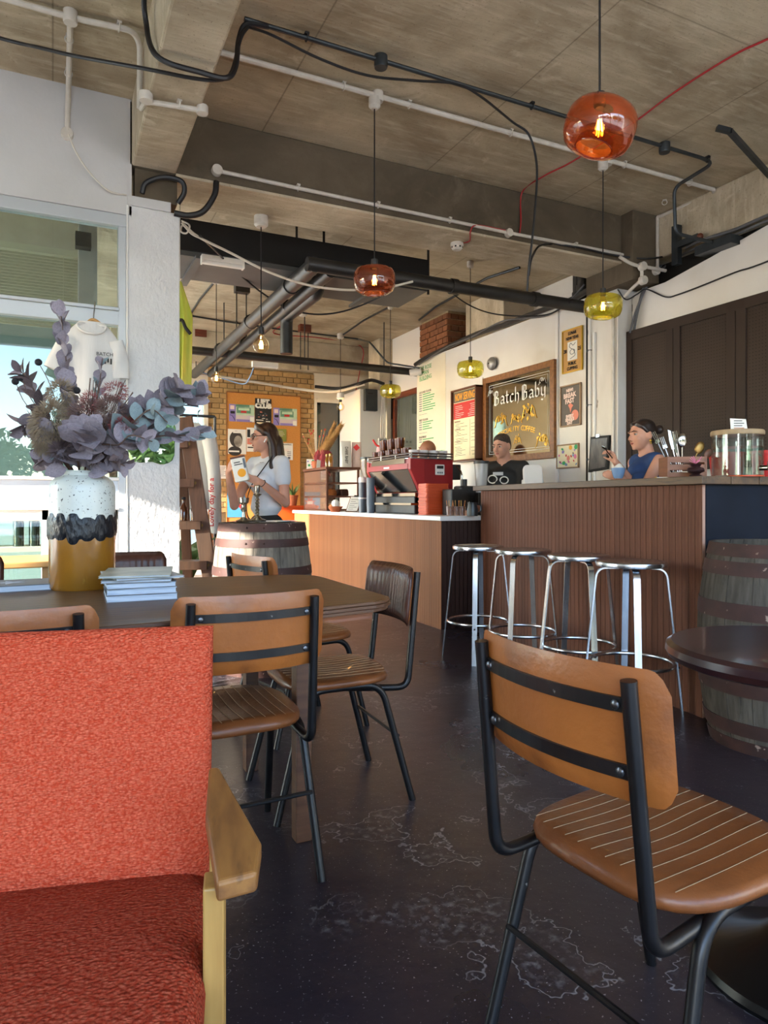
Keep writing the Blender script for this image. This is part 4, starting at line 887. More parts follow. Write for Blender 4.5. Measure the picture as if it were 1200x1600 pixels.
# ------------------------------------------------------------------ coffee counter
X['ctop'] = mat('white_worktop', '#e6e6e4', rough=.3)
X['cwood'] = random_tint(mat('counter_slat_wood', '#935f3c', '#845233', spec=.15, rough=.6, scale=5, stretch=(8, 8, .5)), .10)
X['cdark'] = mat('dark_counter_slat', '#3a2620', '#2e1e1a', rough=.5, scale=6, stretch=(8, 8, .5))
X['cback'] = mat('counter_gap', '#6b4630', rough=.7)
X0, Y0, Y1, CZ = 2.91, 4.975, 8.85, .945
t = thing('coffee_counter', 'long coffee counter with white worktop and wooden slats', 'counter', (X0, Y0, 0))
MB().bx(X0 + .015, X0 + .68, Y0 + .015, Y1, 0, .905).build('body', X['cback'], t)
MB().bx(X0 - .02, X0 + .70, Y0 - .02, Y1 + .02, .905, CZ).build('worktop', X['ctop'], t, bevel=.004)
m1 = MB().box((0, 0, .4525), (.016, .0385, .905)).mesh('slat', X['cwood']); m2 = MB().box((0, 0, .4525), (.036, .016, .905)).mesh('slat', X['cdark'])
for k in range(96): inst('slat', m1, t, Matrix.Translation((.008, .02 + .0403 * k, 0)))
for k in range(16): inst('slat', m2, t, Matrix.Translation((.036 + .0405 * k, .008, 0)))
MB().bx(X0 + .004, X0 + .03, Y0 - .001, Y0 + .02, 0, .905).build('corner_strip', X['cdark'], t)
# ------------------------------------------------------------------ pastry case
X['casewood'] = mat('case_wood', '#5a3323', '#6d4029', rough=.4, scale=6, stretch=(1, 8, 1))
X['caseglass'] = thin_glass('case_glass', '#e2d2c8', refl=.06, edge='#c9a898', body=.22)
ca, cb, cc, cd = 3.02, 3.46, 7.93, 8.78; cz = CZ
t = thing('pastry_case', 'wooden glass-fronted pastry case on the counter', 'display case', (ca, cc, cz))
for x_ in (ca, cb - .025):
    for y_ in (cc, cd - .025): MB().bx(x_, x_ + .025, y_, y_ + .025, cz, cz + .53).build('corner_post', X['casewood'], t)
MB().bx(ca - .01, cb + .01, cc - .01, cd + .01, cz + .51, cz + .54).build('top_board', X['casewood'], t)
for z_ in (0., .165, .335): MB().bx(ca + .005, cb - .005, cc + .005, cd - .005, cz + z_, cz + z_ + .018).build('shelf', X['casewood'], t)
for z_ in (.018, .183, .353): MB().bx(ca + .002, ca + .007, cc + .025, cd - .025, cz + z_ + .003, cz + z_ + .145).build('front_pane', X['caseglass'], t)
MB().bx(ca + .02, cb - .02, cd - .012, cd - .006, cz + .02, cz + .51).build('end_pane', X['caseglass'], t)
X['crust'] = mat('pastry_crust', '#c07a3c', '#a45f2a', rough=.6, scale=18, bump=.3); X['choc'] = mat('chocolate_cake', '#3a1e14', '#4a281a', rough=.6, scale=20, bump=.4)
def croissant(label, x, y, z, rz, k=1.):
    P = [(math.cos(a) * .05 * k, math.sin(a) * .05 * k, .024 * k) for a in [math.radians(-20 + 22 * i) for i in range(11)]]
    mb = MB().tube(P, [(.010 + .017 * math.sin(math.pi * i / 10)) * k * (1 + .12 * (i % 2)) for i in range(11)], 10)
    o = mb.build('croissant', X['crust'], smooth=True, world=False, ang=80); o.location = (x, y, z); o.rotation_euler = (0, 0, rz); tag(o, label, 'pastry', 'pastries in the case')
croissant('croissant at the near end of the bottom pastry shelf', 3.12, 8.02, cz + .022, .4, 1.2)
croissant('croissant in the middle of the bottom pastry shelf', 3.12, 8.2, cz + .022, 1.0, 1.2)
croissant('golden croissant at the far end of the bottom pastry shelf', 3.13, 8.4, cz + .022, .1, 1.2)
o = MB().lathe([(0, 0), (.07, 0), (.08, .03), (.06, .07), (0, .085)], 20).build('bun', X['crust'], smooth=True, world=False); o.location = (3.14, 8.1, cz + .19); tag(o, 'round bun on the middle pastry shelf', 'pastry', 'pastries in the case')
tag(MB().prism([(x * .22, y) for x, y in ((-.5, 0), (.5, 0), (.45, .07), (.3, .085), (-.3, .085), (-.45, .07))], -.05, .05, frame((0, 1, 0), (0, 0, 1), (1, 0, 0), (3.3, 8.12, cz + .185))).build('chocolate_loaf', X['choc'], bevel=.01), 'dark chocolate loaf on the middle pastry shelf', 'cake', 'pastries in the case')
# ------------------------------------------------------------------ things on the pastry case
TZc = cz + .54
def yellowjar(label, y_):
    p = Vector((3.2, y_, 0)); t = thing('yellow_jar', label, 'jar', (p.x, p.y, TZc), 0, 'yellow jars on the pastry case')
    MB().lathe([(0, 0), (.028, 0), (.03, .01), (.03, .12), (.02, .14), (.02, .16)], 16).build('glass', thin_glass('yellow_glass', '#d09a2a', refl=.05, edge='#c08a1c', body=.3), t, smooth=True, world=False)
    MB().lathe([(0, .16), (.023, .16), (.023, .185), (0, .185)], 16).build('lid', X['brass'], t, smooth=True, world=False)
yellowjar('yellow glass jar behind the dried flowers', 8.38); yellowjar('yellow glass jar next to the white coffee bag', 8.26)
X['paper'] = mat('white_paper', '#e4e1d8', rough=.7); X['ink'] = mat('black_ink', '#1a1918', rough=.7); X['green'] = mat('green_ink', '#2fa05a', rough=.6); X['pinkink'] = mat('pink_ink', '#d97a9a', rough=.6); X['redink'] = mat('red_ink', '#c22a2a', rough=.6); X['purple'] = mat('lilac_ink', '#8a7ab8', rough=.6)
p = Vector((3.06, 8.62, 0)); t = thing('printed_card', 'white card with green and lilac spots leaning on pastry case', 'card', (p.x, p.y, TZc), math.radians(-20))
MB().box((0, 0, .065), (.11, .006, .13)).build('sheet', X['paper'], t, world=False)
for x_, z_, r_, m_ in ((.03, .11, .012, 'green'), (-.02, .05, .016, 'green'), (.02, .06, .014, 'pinkink'), (-.035, .1, .01, 'purple'), (.03, .03, .015, 'purple')): MB().lathe([(0, 0), (r_, 0), (r_, .001), (0, .001)], 16, M=wallm_y(x_, -.0035, z_)).build('printed_spot', X[m_], t, world=False)
p = Vector((3.08, 8.40, 0)); tag(MB().prism([(-.02, 0), (.03, 0), (.05, .11), (0, .12)], 0, .004, frame((1, 0, 0), (0, .3, .95), (0, -.95, .3), (p.x, p.y, TZc))).build('price_card', X['paper']), 'small cream card propped before the dried flowers', 'card')
def coffee_bag(name, label, x_, y_, w_, h_, m_, rz=0.):
    p = Vector((x_, y_, 0)); t = thing(name, label, 'bag', (p.x, p.y, TZc), rz)
    mb = MB(); N = 10
    def ring(z, a, b): return [(x, y, z) for x, y in rrect(a, b, min(a, b) * .3, 3)]
    rs = [ring(0, w_, .07), ring(h_ * .3, w_ * 1.02, .085), ring(h_ * .7, w_, .05), ring(h_ * .86, w_ * .98, .016), ring(h_, w_ * .98, .008)]; n_ = len(rs[0]); vs = [p_ for r_ in rs for p_ in r_]
    fs = [tuple(range(n_ - 1, -1, -1)), tuple(range((len(rs) - 1) * n_, len(rs) * n_))] + [(q * n_ + i, q * n_ + (i + 1) % n_, (q + 1) * n_ + (i + 1) % n_, (q + 1) * n_ + i) for q in range(len(rs) - 1) for i in range(n_)]
    mb.add(vs, fs).build('pouch', m_, t, smooth=True, world=False, ang=50); return t
b1 = coffee_bag('coffee_bag', 'white coffee bag printed with black upright lettering', 3.30, 7.99, .135, .33, mat('white_bag', '#dedbd4', '#cfccc6', rough=.5, scale=5, bump=.3), math.radians(-8))
text('lettering', 'DARK BABY', .052, X['ink'], b1, wallm_y(-.005, -.050, .15) @ Matrix.Rotation(-math.pi / 2, 4, 'Z'), sx=.75, world=False, bold=.001)
b2 = coffee_bag('coffee_bag', 'pale pink coffee bag with a red diamond label', 3.44, 7.98, .12, .32, mat('pink_bag', '#cdb3aa', '#bfa49a', rough=.5, scale=5, bump=.3), math.radians(-22))
MB().box((0, 0, 0), (.06, .06, .002), wallm_y(.0, -.035, .25) @ Matrix.Rotation(.7, 4, 'Z')).build('label', X['redink'], b2, world=False)
# dried flowers
X['stem'] = mat('dry_stem', '#c79a66', '#a87d4e', rough=.8, scale=20); X['pampas'] = mat('pampas_plume', '#b88a52', '#cfa468', rough=.95, scale=30, bump=.5); X['pinkplume'] = mat('pink_plume', '#b34a50', '#c8646a', rough=.95, scale=40, bump=.5); X['terra'] = mat('terracotta', '#b5623a', '#a0522e', rough=.7, scale=8)
p = Vector((3.13, 8.60, 0)); t = thing('dried_flower_pot', 'terracotta pot of dried stems with pampas and pink plumes', 'flowers', (p.x, p.y, TZc))
MB().lathe([(0, 0), (.05, 0), (.065, .10), (.06, .105), (.05, .09), (0, .09)], 20).build('pot', X['terra'], t, smooth=True, world=False)
rnd = random.Random(11); CR = Vector((_c, -_s, 0)); UPV = Vector((0, 0, 1))
for k in range(16):
    a = rnd.uniform(-.55, .25); L = rnd.uniform(.28, .46); b_ = CR * math.sin(a) * L + UPV * math.cos(a) * L + Vector((rnd.uniform(-.03, .03), rnd.uniform(-.03, .03), .08))
    s_ = MB().tube([(0, 0, .07), b_ * .6 + Vector((0, 0, .03)), b_], .003, 5).build('stem', X['stem'], t, world=False)
    MB().ball(b_, (.009, .009, .014), 7, 5).build('bud', X['redink'] if k % 3 else X['stem'], s_, world=False)
def plume(parent, a, b, r, m, n, seed):
    rn = random.Random(seed); mb = MB(); a, b = Vector(a), Vector(b); D = (b - a); T = D.normalized(); U = T.orthogonal().normalized(); W = T.cross(U)
    for k in range(n):
        f = rn.random(); q = a + D * f; an = rn.uniform(0, 6.28); d = (U * math.cos(an) + W * math.sin(an)) * r * (1 - .6 * f) + T * r * rn.uniform(.8, 1.8)
        sd = T.cross(d).normalized() * .007; e = q + d * rn.uniform(.6, 1.2)
        mb.add([q - sd, q + sd, e + Vector((0, 0, .002)), q + T.cross(sd) + d * .5], [(0, 1, 2), (0, 2, 3)])
    o = mb.build('plume', m, parent, world=False); o['kind'] = 'stuff'
plume(t, CR * .05 + UPV * .18, CR * .29 + UPV * .52, .075, X['pampas'], 1700, 2); plume(t, CR * .05 + UPV * .15, CR * .22 + UPV * .54, .06, X['pampas'], 900, 5)
plume(t, CR * .10 + UPV * .30, CR * .115 + UPV * .10, .115, X['pinkplume'], 2400, 3); plume(t, CR * .03 + UPV * .26, CR * .03 + UPV * .10, .08, X['pinkplume'], 1200, 4)
# ------------------------------------------------------------------ counter clutter beside the machine
def cp(px, D): q = dp(px, 700, D); return Vector((q.x, q.y, CZ))
def cup_tower(label, px, D, r, h, m, cap):
    p = cp(px, D); t = thing('cup_dispenser', label, 'dispenser', p)
    MB().lathe([(0, 0), (r * .9, 0), (r, h * .3), (r, h), (0, h)], 20).build('tube', m, t, smooth=True, world=False)
    if cap: MB().lathe([(0, h), (r * 1.12, h), (r * 1.12, h + .04), (r * .9, h + .055), (0, h + .055)], 20).build('cap', X['white'], t, smooth=True, world=False); MB().lathe([(r * 1.05, h * .45), (r * 1.15, h * .45), (r * 1.15, h * .5), (r * 1.05, h * .5)], 20).build('collar', X['white'], t, smooth=True, world=False)
X['greycup'] = mat('slate_grey_plastic', '#5f6874', '#57606b', rough=.45, scale=3)
cup_tower('slate grey cup dispenser with white cap behind the clipboard', 566, 7.35, .038, .32, X['greycup'], True)
cup_tower('taller slate grey cup stack next to the red machine', 579, 7.06, .042, .36, X['greycup'], False)
t = thing('coffee_grinder', 'coffee grinder with a clear tapered hopper', 'grinder', (3.14, 6.98, CZ))
MB().bx(-.07, .07, -.09, .09, 0, .32).build('body', X['pipe'], t, world=False, bevel=.01)
MB().lathe([(.03, .32), (.075, .50), (.078, .58)], 20).build('hopper', thin_glass('hopper_glass', '#d9cbb8', refl=.08, edge='#b9a48c', body=.25), t, smooth=True, world=False)
MB().lathe([(0, .58), (.082, .58), (.082, .605), (0, .605)], 20).build('lid', X['steel'], t, smooth=True, world=False)
p = cp(549, 7.65); t = thing('clipboard', 'clipboard with a printed list propped on the counter', 'clipboard', p, math.radians(-28))
Mc = frame((1, 0, 0), (.35, .55, .80), (0, -.82, .57), (0, -.05, .0))
Mc = Matrix.Rotation(0, 4, 'Z') @ frame((1, 0, 0), Vector((.25, .45, .86)).normalized(), Vector((0, -.886, .463)), (-.06, -.05, .004))
MB().bx(0, .13, 0, .20, 0, .004, Mc).build('board', X['casewood'], t, world=False); MB().bx(.006, .124, .008, .192, .0045, .0055, Mc).build('sheet', X['paper'], t, world=False); MB().bx(.04, .09, .185, .205, .005, .014, Mc).build('clip', X['alu'], t, world=False)
for k in range(6): MB().bx(.02, .075 + .03 * (k % 2), .03 + k * .024, .034 + k * .024, .0058, .0062, Mc).build('text_line', X['ink'], t, world=False)
p = cp(524, 7.75); tag(MB().lathe([(0, 0), (.05, 0), (.085, .06), (.08, .062), (.05, .01), (0, .01)], 20).build('bread_basket', X['terra'], smooth=True, world=False), 'small orange basket in front of the pastry case', 'basket').location = p
bk = bpy.data.objects['bread_basket']
for k, (dx, dy, dz, m_, l_) in enumerate(((0, -.01, .09, 'paper', 'crumpled white bag in the orange basket'), (-.035, .02, .06, 'crust', 'golden bread roll in the orange basket'))):
    o = MB().ball((0, 0, 0), (.05, .045, .05) if k == 0 else (.035, .03, .03), 9, 6).build('wrapped_bag' if k == 0 else 'bread_roll', X[m_], world=False); o.location = p + Vector((dx, dy, dz)); tag(o, l_, 'bag' if k == 0 else 'bread')
# ------------------------------------------------------------------ espresso machine
X['mred'] = mat('machine_red', '#a3161a', '#8f1216', rough=.4, scale=2); X['mdark'] = mat('machine_deep_red', '#8a0f16', rough=.35); X['chrome'] = mat('polished_steel', '#8f8b84', rough=.1, metal=1.)
mx0, my0, my1 = 3.0, 5.67, 6.66
t = thing('espresso_machine', 'red espresso machine with mirrored panels on the counter', 'coffee machine', (mx0, my0, CZ))
MB().bx(.06, .46, .06, .93, 0, .17).build('base', X['pipe'], t, world=False, bevel=.01)
MB().prism([(.10, .17), (.46, .17), (.46, .52), (.0, .52), (.0, .43), (.10, .20)], .02, .97, frame((1, 0, 0), (0, 0, 1), (0, 1, 0), (0, 0, 0))).build('body', X['mdark'], t, world=False, bevel=.006)
MB().prism([(-.012, .53), (-.012, .42), (.10, .20), (.14, .20), (.14, .53)], 0, .05, frame((1, 0, 0), (0, 0, 1), (0, 1, 0), (0, 0, 0))).build('side_wing', X['mred'], t, world=False, bevel=.004)
MB().prism([(-.012, .53), (-.012, .42), (.10, .20), (.14, .20), (.14, .53)], 0, .05, frame((1, 0, 0), (0, 0, 1), (0, 1, 0), (0, .94, 0))).build('side_wing', X['mred'], t, world=False, bevel=.004)
MB().bx(-.016, .01, .05, .94, .425, .475).build('front_band', X['mred'], t, world=False); MB().bx(-.014, .01, .12, .86, .48, .53).build('upper_plate', X['chrome'], t, world=False)
MB().add([(-.008, .055, .42), (-.008, .935, .42), (.092, .935, .205), (.092, .055, .205), (.0, .055, .43), (.0, .935, .43), (.1, .935, .21), (.1, .055, .21)], [(0, 1, 2, 3), (4, 7, 6, 5), (0, 4, 5, 1), (3, 2, 6, 7), (0, 3, 7, 4), (1, 5, 6, 2)]).build('mirror_panel', X['chrome'], t, world=False)
MB().bx(.07, .10, .06, .93, .10, .20).build('drip_panel', X['chrome'], t, world=False); MB().bx(.02, .10, .05, .94, .085, .105).build('drip_tray', X['chrome'], t, world=False)
text('badge', 'Mito', .035, X['white'], t, wallm_x(-.018, .52, .45), world=False) if 0 else MB().bx(-.018, -.0165, .44, .56, .442, .458).build('badge', X['white'], t, world=False)
MB().bx(.26, .36, .008, .02, .37, .47).build('display_surround', X['white'], t, world=False, bevel=.008); MB().bx(.275, .345, .004, .01, .43, .458).build('display', X['ink'], t, world=False)
for k in range(3): MB().bx(.28 + k * .022, .294 + k * .022, .004, .01, .385, .40).build('button', X['greycup'], t, world=False)
for z_ in (.545, .57):
    MB().tube([(.0, .0, z_), (.0, .98, z_)], .008, 6).build('rail', X['alu'], t, world=False); MB().tube([(.0, .0, z_), (.44, .0, z_)], .008, 6).build('rail', X['alu'], t, world=False)
for y_ in (0, .33, .66, .98): MB().tube([(.0, y_, .52), (.0, y_, .578)], .008, 6).build('rail_post', X['alu'], t, world=False)
MB().bx(-.01, .45, -.005, .98, .52, .528).build('cup_tray', X['alu'], t, world=False)
MB().tube(fillet([(.50, .02, .46), (.52, -.04, .40), (.53, -.05, .18)], .04), .008, 8).build('steam_wand', X['chrome'], t, smooth=True, world=False)
MB().bx(.46, .60, .1, .9, .33, .48).build('group_head_housing', X['pipe'], t, world=False, bevel=.01)
# cups and glasses on the machine
X['ambg'] = thin_glass('amber_tumbler', '#9a5614', refl=.03, edge='#6e3204', body=.5); X['cupw'] = mat('white_cup', '#d8d4d4', rough=.35)
gm = MB().lathe([(0, .004), (.03, 0), (.036, .01), (.042, .105), (.040, .105), (.034, .014), (0, .014)], 14).mesh('amber_glass', X['ambg'], True)
for k in range(15):
    lvl, q = (0, k) if k < 9 else (1, k - 9); o = bpy.data.objects.new('amber_glass', gm); COL.objects.link(o)
    o.location = (mx0 + .06 + .02 * (q % 2), my0 + .20 + q * .088 + lvl * .14, CZ + .5285 + lvl * .106); tag(o, 'amber glass tumbler in the upper stacked row on the machine' if lvl else 'amber glass tumbler in the lower row on the machine', 'glass', 'upper amber tumblers' if lvl else 'lower amber tumblers')
cm = MB().lathe([(0, .0), (.03, 0), (.040, .01), (.048, .075), (.045, .075), (.036, .012), (0, .01)], 16).mesh('coffee_cup', X['cupw'], True)
for k, l_ in enumerate(('white cup at the front corner of the machine top', 'white cup second along the machine end', 'white cup third along the machine end', 'white cup at the back of the machine end')):
    o = bpy.data.objects.new('coffee_cup', cm); COL.objects.link(o); o.location = (mx0 + .06 + k * .105, my0 + .07, CZ + .5285); tag(o, l_, 'cup', 'white cups on the machine')
# stack of orange trays
X['trayo'] = mat('orange_plastic', '#d9521c', '#c9491a', rough=.45, scale=3)
tm = MB(); tm.prism(rrect(.235, .17, .02, 3), 0, .012); tm = tm.mesh('tray', X['trayo'])
ty = MB()
tpos = Vector((mx0 + .135, 5.50, CZ))
for k in range(20):
    o = bpy.data.objects.new('tray', tm); COL.objects.link(o); o.location = (tpos.x + .004 * math.sin(k * 2.1), tpos.y + .004 * math.cos(k * 1.7), CZ + .0001 + k * .0142); tag(o, 'orange plastic tray in the tall stack before the red machine', 'tray', 'stacked orange trays')
# pink bottle and small machines to the right
p = dp(594, 700, 7.65); t = thing('pink_jug', 'pale pink jug with a curved pink handle behind the machine', 'jug', (p.x, p.y, CZ)); X['pinkp'] = mat('pink_plastic', '#d6a6a6', rough=.45)
MB().lathe([(0, 0), (.06, 0), (.06, .5), (.04, .70), (.035, .72), (0, .72)], 20).build('body', X['pinkp'], t, smooth=True, world=False); MB().tube(bez([CR * -.08 + UPV * .80, CR * -.04 + UPV * .74, CR * .02 + UPV * .72, CR * .08 + UPV * .72], 5), .012, 8).build('handle', X['redink'], t, smooth=True, world=False)
p = cp(722, 6.15); t = thing('coffee_grinder', 'black coffee grinder between the machine and the barista', 'grinder', (p.x, p.y + .05, CZ))
MB().bx(-.13, .06, -.08, .08, 0, .23).build('body', X['pipe'], t, world=False, bevel=.01); MB().bx(-.03, .15, -.06, .06, .12, .26).build('spout_housing', X['pipe'], t, world=False, bevel=.02); MB().lathe([(0, .26), (.03, .26), (.03, .32), (0, .32)], 14, (.05, 0, 0)).build('collar', X['pipe'], t, smooth=True, world=False)
for k, (px, l_) in enumerate(((703, 'clear jar of straws at the counter corner'), (713, 'clear glass jar of wooden stirrers near the corner'), (722, 'clear glass of spoons beside the stirrers'))):
    p = cp(px, 5.85); t = thing('utensil_jar', l_, 'jar', p, 0, 'jars at the counter corner')
    MB().lathe([(0, 0), (.028, 0), (.032, .08), (.03, .08), (.026, .006), (0, .006)], 14).build('glass', X['caseglass'], t, smooth=True, world=False)
    for q in range(5): a = q * 1.3; MB().tube([(.012 * math.cos(a), .012 * math.sin(a), .01), (.03 * math.cos(a), .03 * math.sin(a), .13)], .003, 5).build('utensil', X['brass'] if q % 2 else X['crust'], t, world=False)
p = cp(738, 5.75); t = thing('milk_jug', 'dark steel milk jug by the barista', 'jug', p); MB().lathe([(0, 0), (.045, 0), (.048, .05), (.038, .10), (.042, .115), (.036, .10), (0, .02)], 18).build('body', X['steel'], t, smooth=True, world=False); MB().tube(bez([(.04, 0, .10), (.08, 0, .09), (.08, 0, .04), (.045, 0, .02)], 4), .006, 6).build('handle', X['steel'], t, smooth=True, world=False)
p = dp(752, 700, 6.25); t = thing('blender_jar', 'clear blender jar with a dark lid beside the barista', 'blender', (p.x, p.y, CZ)); MB().bx(-.08, .08, -.08, .08, 0, .2).build('base', X['pipe'], t, world=False, bevel=.01)
MB().lathe([(.045, .2), (.065, .46)], 16).build('jar', thin_glass('cloudy_plastic', '#dcdad6', refl=.05, edge='#d8d4cf', body=.5), t, smooth=True, world=False); MB().lathe([(0, .46), (.07, .46), (.07, .485), (0, .485)], 16).build('lid', X['pipe'], t, smooth=True, world=False)
p = dp(832, 700, 6.1); t = thing('card_terminal', 'white till terminal with rounded screen behind the bar', 'till', (p.x, p.y, 0), math.radians(-30))
MB().bx(-.12, .12, -.12, .12, 0, 1.2).build('stand', X['greyplaster'], t, world=False); MB().prism(rrect(.17, .2, .04, 5), 0, .05, frame((1, 0, 0), (0, .35, .94), (0, -.94, .35), (0, 0, 1.28))).build('screen_housing', X['white'], t, world=False, bevel=.01); MB().bx(-.09, .09, -.06, .06, 1.2, 1.26).build('base', X['white'], t, world=False, bevel=.01)
# ------------------------------------------------------------------ things on the bar
X['boxwood'] = mat('crate_wood', '#74472c', '#865437', rough=.5, scale=5, stretch=(1, 1, 9))
p = bl(1066, 735, 3.78); t = thing('cutlery_box', 'wooden slotted box full of cutlery on the bar', 'box', p, math.radians(-32)); w_, d_, h_ = .19, .17, .115
for z_ in (0, .042, .084): MB().bx(-w_ / 2, w_ / 2, -d_ / 2, -d_ / 2 + .01, z_, z_ + .03).build('front_slat', X['boxwood'], t, world=False); MB().bx(-w_ / 2, w_ / 2, d_ / 2 - .01, d_ / 2, z_, z_ + .03).build('back_slat', X['boxwood'], t, world=False)
for s_ in (-1, 1): MB().bx(s_ * w_ / 2 - .006, s_ * w_ / 2 + .006, -d_ / 2, d_ / 2, 0, h_).build('end_board', X['boxwood'], t, world=False)
MB().bx(-w_ / 2, w_ / 2, -d_ / 2, d_ / 2, 0, .008).build('bottom_board', X['boxwood'], t, world=False)
def spoon(label, base, tip, r, m, kind):
    t = thing(kind, label, 'cutlery', base, 0, 'cutlery in the wooden box'); a, b = Vector((0, 0, 0)), Vector(tip) - Vector(base)
    MB().tube([a, b * .7, b], [.004, .003, .004], 6).build('handle', m, t, world=False, smooth=True); T = b.normalized(); U = T.cross(Vector((.43, .9, 0))).normalized(); W = T.cross(U)
    if kind == 'spoon': MB().ball((0, 0, 0), (r, r * .28, r * 1.45), 14, 8, frame(U, W, T, b + T * r)).build('bowl', m, t, world=False, smooth=True)
    elif kind == 'fork':
        for q in (-1, 0, 1): MB().tube([b, b + T * .02 + U * q * .009, b + T * .07 + U * q * .009], .0025, 5).build('tine', m, t, world=False)
        MB().box((0, 0, 0), (.024, .003, .02), frame(U, W, T, b + T * .015)).build('neck', m, t, world=False)
    else: MB().prism([(-.008, 0), (.008, 0), (.011, .05), (.006, .11), (-.008, .10)], -.001, .001, frame(U, T, W, b)).build('blade', m, t, world=False)
for l_, dx, tx, tz, r_, m_, k_ in (('silver ladle-like spoon standing tall in the cutlery box', .0, .0, .16, .028, 'chrome', 'spoon'), ('gold spoon leaning right in the cutlery box', .03, .085, .125, .025, 'brass', 'spoon'), ('dark small spoon at the right of the cutlery box', .05, .13, .10, .02, 'casewood', 'spoon'),
        ('broad knife with pale blade in the cutlery box', -.02, -.05, .14, .02, 'alu', 'knife'), ('slim steel knife in the cutlery box', -.01, -.03, .12, .02, 'chrome', 'knife'), ('fork leaning left in the cutlery box', -.04, -.09, .14, .02, 'alu', 'fork'), ('fork behind the silver spoon in the cutlery box', .0, -.03, .17, .02, 'chrome', 'fork'), ('long thin fork at the far left of the cutlery box', -.05, -.13, .17, .02, 'chrome', 'fork')):
    b_ = p + CR * dx + Vector((0, 0, .02)); spoon(l_, b_, b_ + CR * (tx - dx) + UPV * tz, r_, X[m_], k_)
p2 = bl(1087, 735, 3.62); t = thing('turned_stand', 'small dark turned wooden stand with a dried star flower', 'ornament', p2)
MB().lathe([(0, 0), (.03, 0), (.032, .01), (.018, .018), (.04, .03), (.043, .04), (.038, .05), (.02, .055), (.03, .07), (0, .072)], 20).build('stand', X['mahog'], t, smooth=True, world=False)
for k in range(9): a = k * .7; MB().tube([(0, 0, .072), (.03 * math.cos(a), .03 * math.sin(a), .09 + .01 * (k % 3))], .002, 4).build('petal', X['pinkink'], t, world=False)
# water dispenser
pd = bl(1152, 735, 3.72); t = thing('water_dispenser', 'glass water dispenser with wooden lid and chrome tap', 'dispenser', pd, 0); R_ = .128
X['wglass'] = thin_glass('dispenser_glass', '#eef3f1', refl=.05); X['water'] = thin_glass('water', '#dfe9e6', refl=.04)
MB().lathe([(0, .004), (R_ - .01, .004), (R_, .015), (R_, .23)], 40).build('jar', X['wglass'], t, smooth=True, world=False)
MB().lathe([(0, .012), (R_ - .006, .012), (R_ - .006, .165), (0, .165)], 40).build('water', X['water'], t, smooth=True, world=False)
MB().lathe([(0, .228), (R_ + .002, .228), (R_ + .004, .232), (R_ + .004, .248), (R_, .254), (0, .254)], 40).build('lid', mat('lid_wood', '#a98f6d', '#97805f', rough=.5, scale=4, stretch=(1, 8, 1)), t, smooth=True, world=False)
td = (CR * .62 + Vector((-_s, -_c, 0)) * .78).normalized(); q0 = td * R_ + UPV * .05
MB().tube([q0 - td * .01, q0 + td * .03], .014, 12).build('tap_body', X['chrome'], t, smooth=True, world=False); MB().tube(bez([q0 + td * .03, q0 + td * .055, q0 + td * .065 - UPV * .03], 5), .008, 8).build('tap_spout', X['chrome'], t, smooth=True, world=False); MB().tube([q0 + td * .03, q0 + td * .03 + UPV * .03, q0 + td * .03 + UPV * .035 + CR * .05], .006, 8).build('tap_lever', X['chrome'], t, smooth=True, world=False)
Mcard = frame(CR, UPV, Vector((-_s, -_c, 0)), (0, 0, 0)); cdn = thing('notice_card', 'small white notice card standing on the dispenser lid', 'card', pd + Vector((0, 0, .255)) + CR * .01)
MB().prism([(-.045, 0), (.045, 0), (.035, .062), (-.05, .066)], 0, .003, Mcard).build('sheet', X['paper'], cdn, world=False)
for k in range(4): MB().bx(-.03, .025 - .01 * (k % 2), .012 + k * .013, .016 + k * .013, .0032, .0036, Mcard).build('text_line', X['ink'] if k else X['crust'], cdn, world=False)
X['bucket'] = mat('red_plastic', '#c01a1c', '#b01618', rough=.4, scale=3)
for l_, px, D, r_ in (('red bucket seen through the water dispenser', 1136, 4.15, .10), ('red bucket at the right edge behind the tap', 1200, 4.0, .09)):
    p = bl(px, 735, D); p.z = 1.15; t = thing('red_bucket', l_, 'bucket', (p.x, p.y, 1.197), 0, 'red buckets behind the dispenser')
    MB().lathe([(0, 0), (r_ * .85, 0), (r_, .15), (r_ + .008, .15), (r_ + .008, .165), (r_ * .97, .165), (r_ * .82, .01), (0, .01)], 28).build('body', X['bucket'], t, smooth=True, world=False)
    MB().tube([(-r_ - .006, 0, .155)] + [(-(r_ + .006) * math.cos(a), -.02, .155 - .06 * math.sin(a)) for a in [i * math.pi / 10 for i in range(1, 10)]] + [(r_ + .006, 0, .155)], .003, 5).build('handle', X['alu'], t, world=False)
p = bl(1165, 738, 3.50); t = thing('coaster', 'thin orange coaster under the dispenser tap', 'coaster', p); MB().lathe([(0, 0), (.085, 0), (.085, .005), (.075, .007), (0, .004)], 28).build('disc', X['trayo'], t, smooth=True, world=False)
p = bl(1040, 739, 3.72); tag(MB().box((0, 0, .0015), (.16, .05, .003), rz=.5).build('paper_strip', X['paper'], world=False), 'white paper slip lying at the bar edge', 'paper').location = p
p = bl(1028, 741, 3.8); t = thing('pencil', 'short yellow pencil on the bar', 'pencil', p, .5); MB().tube([(-.05, 0, .004), (.045, 0, .004)], .0038, 6).build('barrel', mat('yellow_paint', '#d8a32a', rough=.4), t, world=False); MB().tube([(.045, 0, .004), (.06, 0, .004)], [.0038, .0006], 6).build('tip', X['crust'], t, world=False)
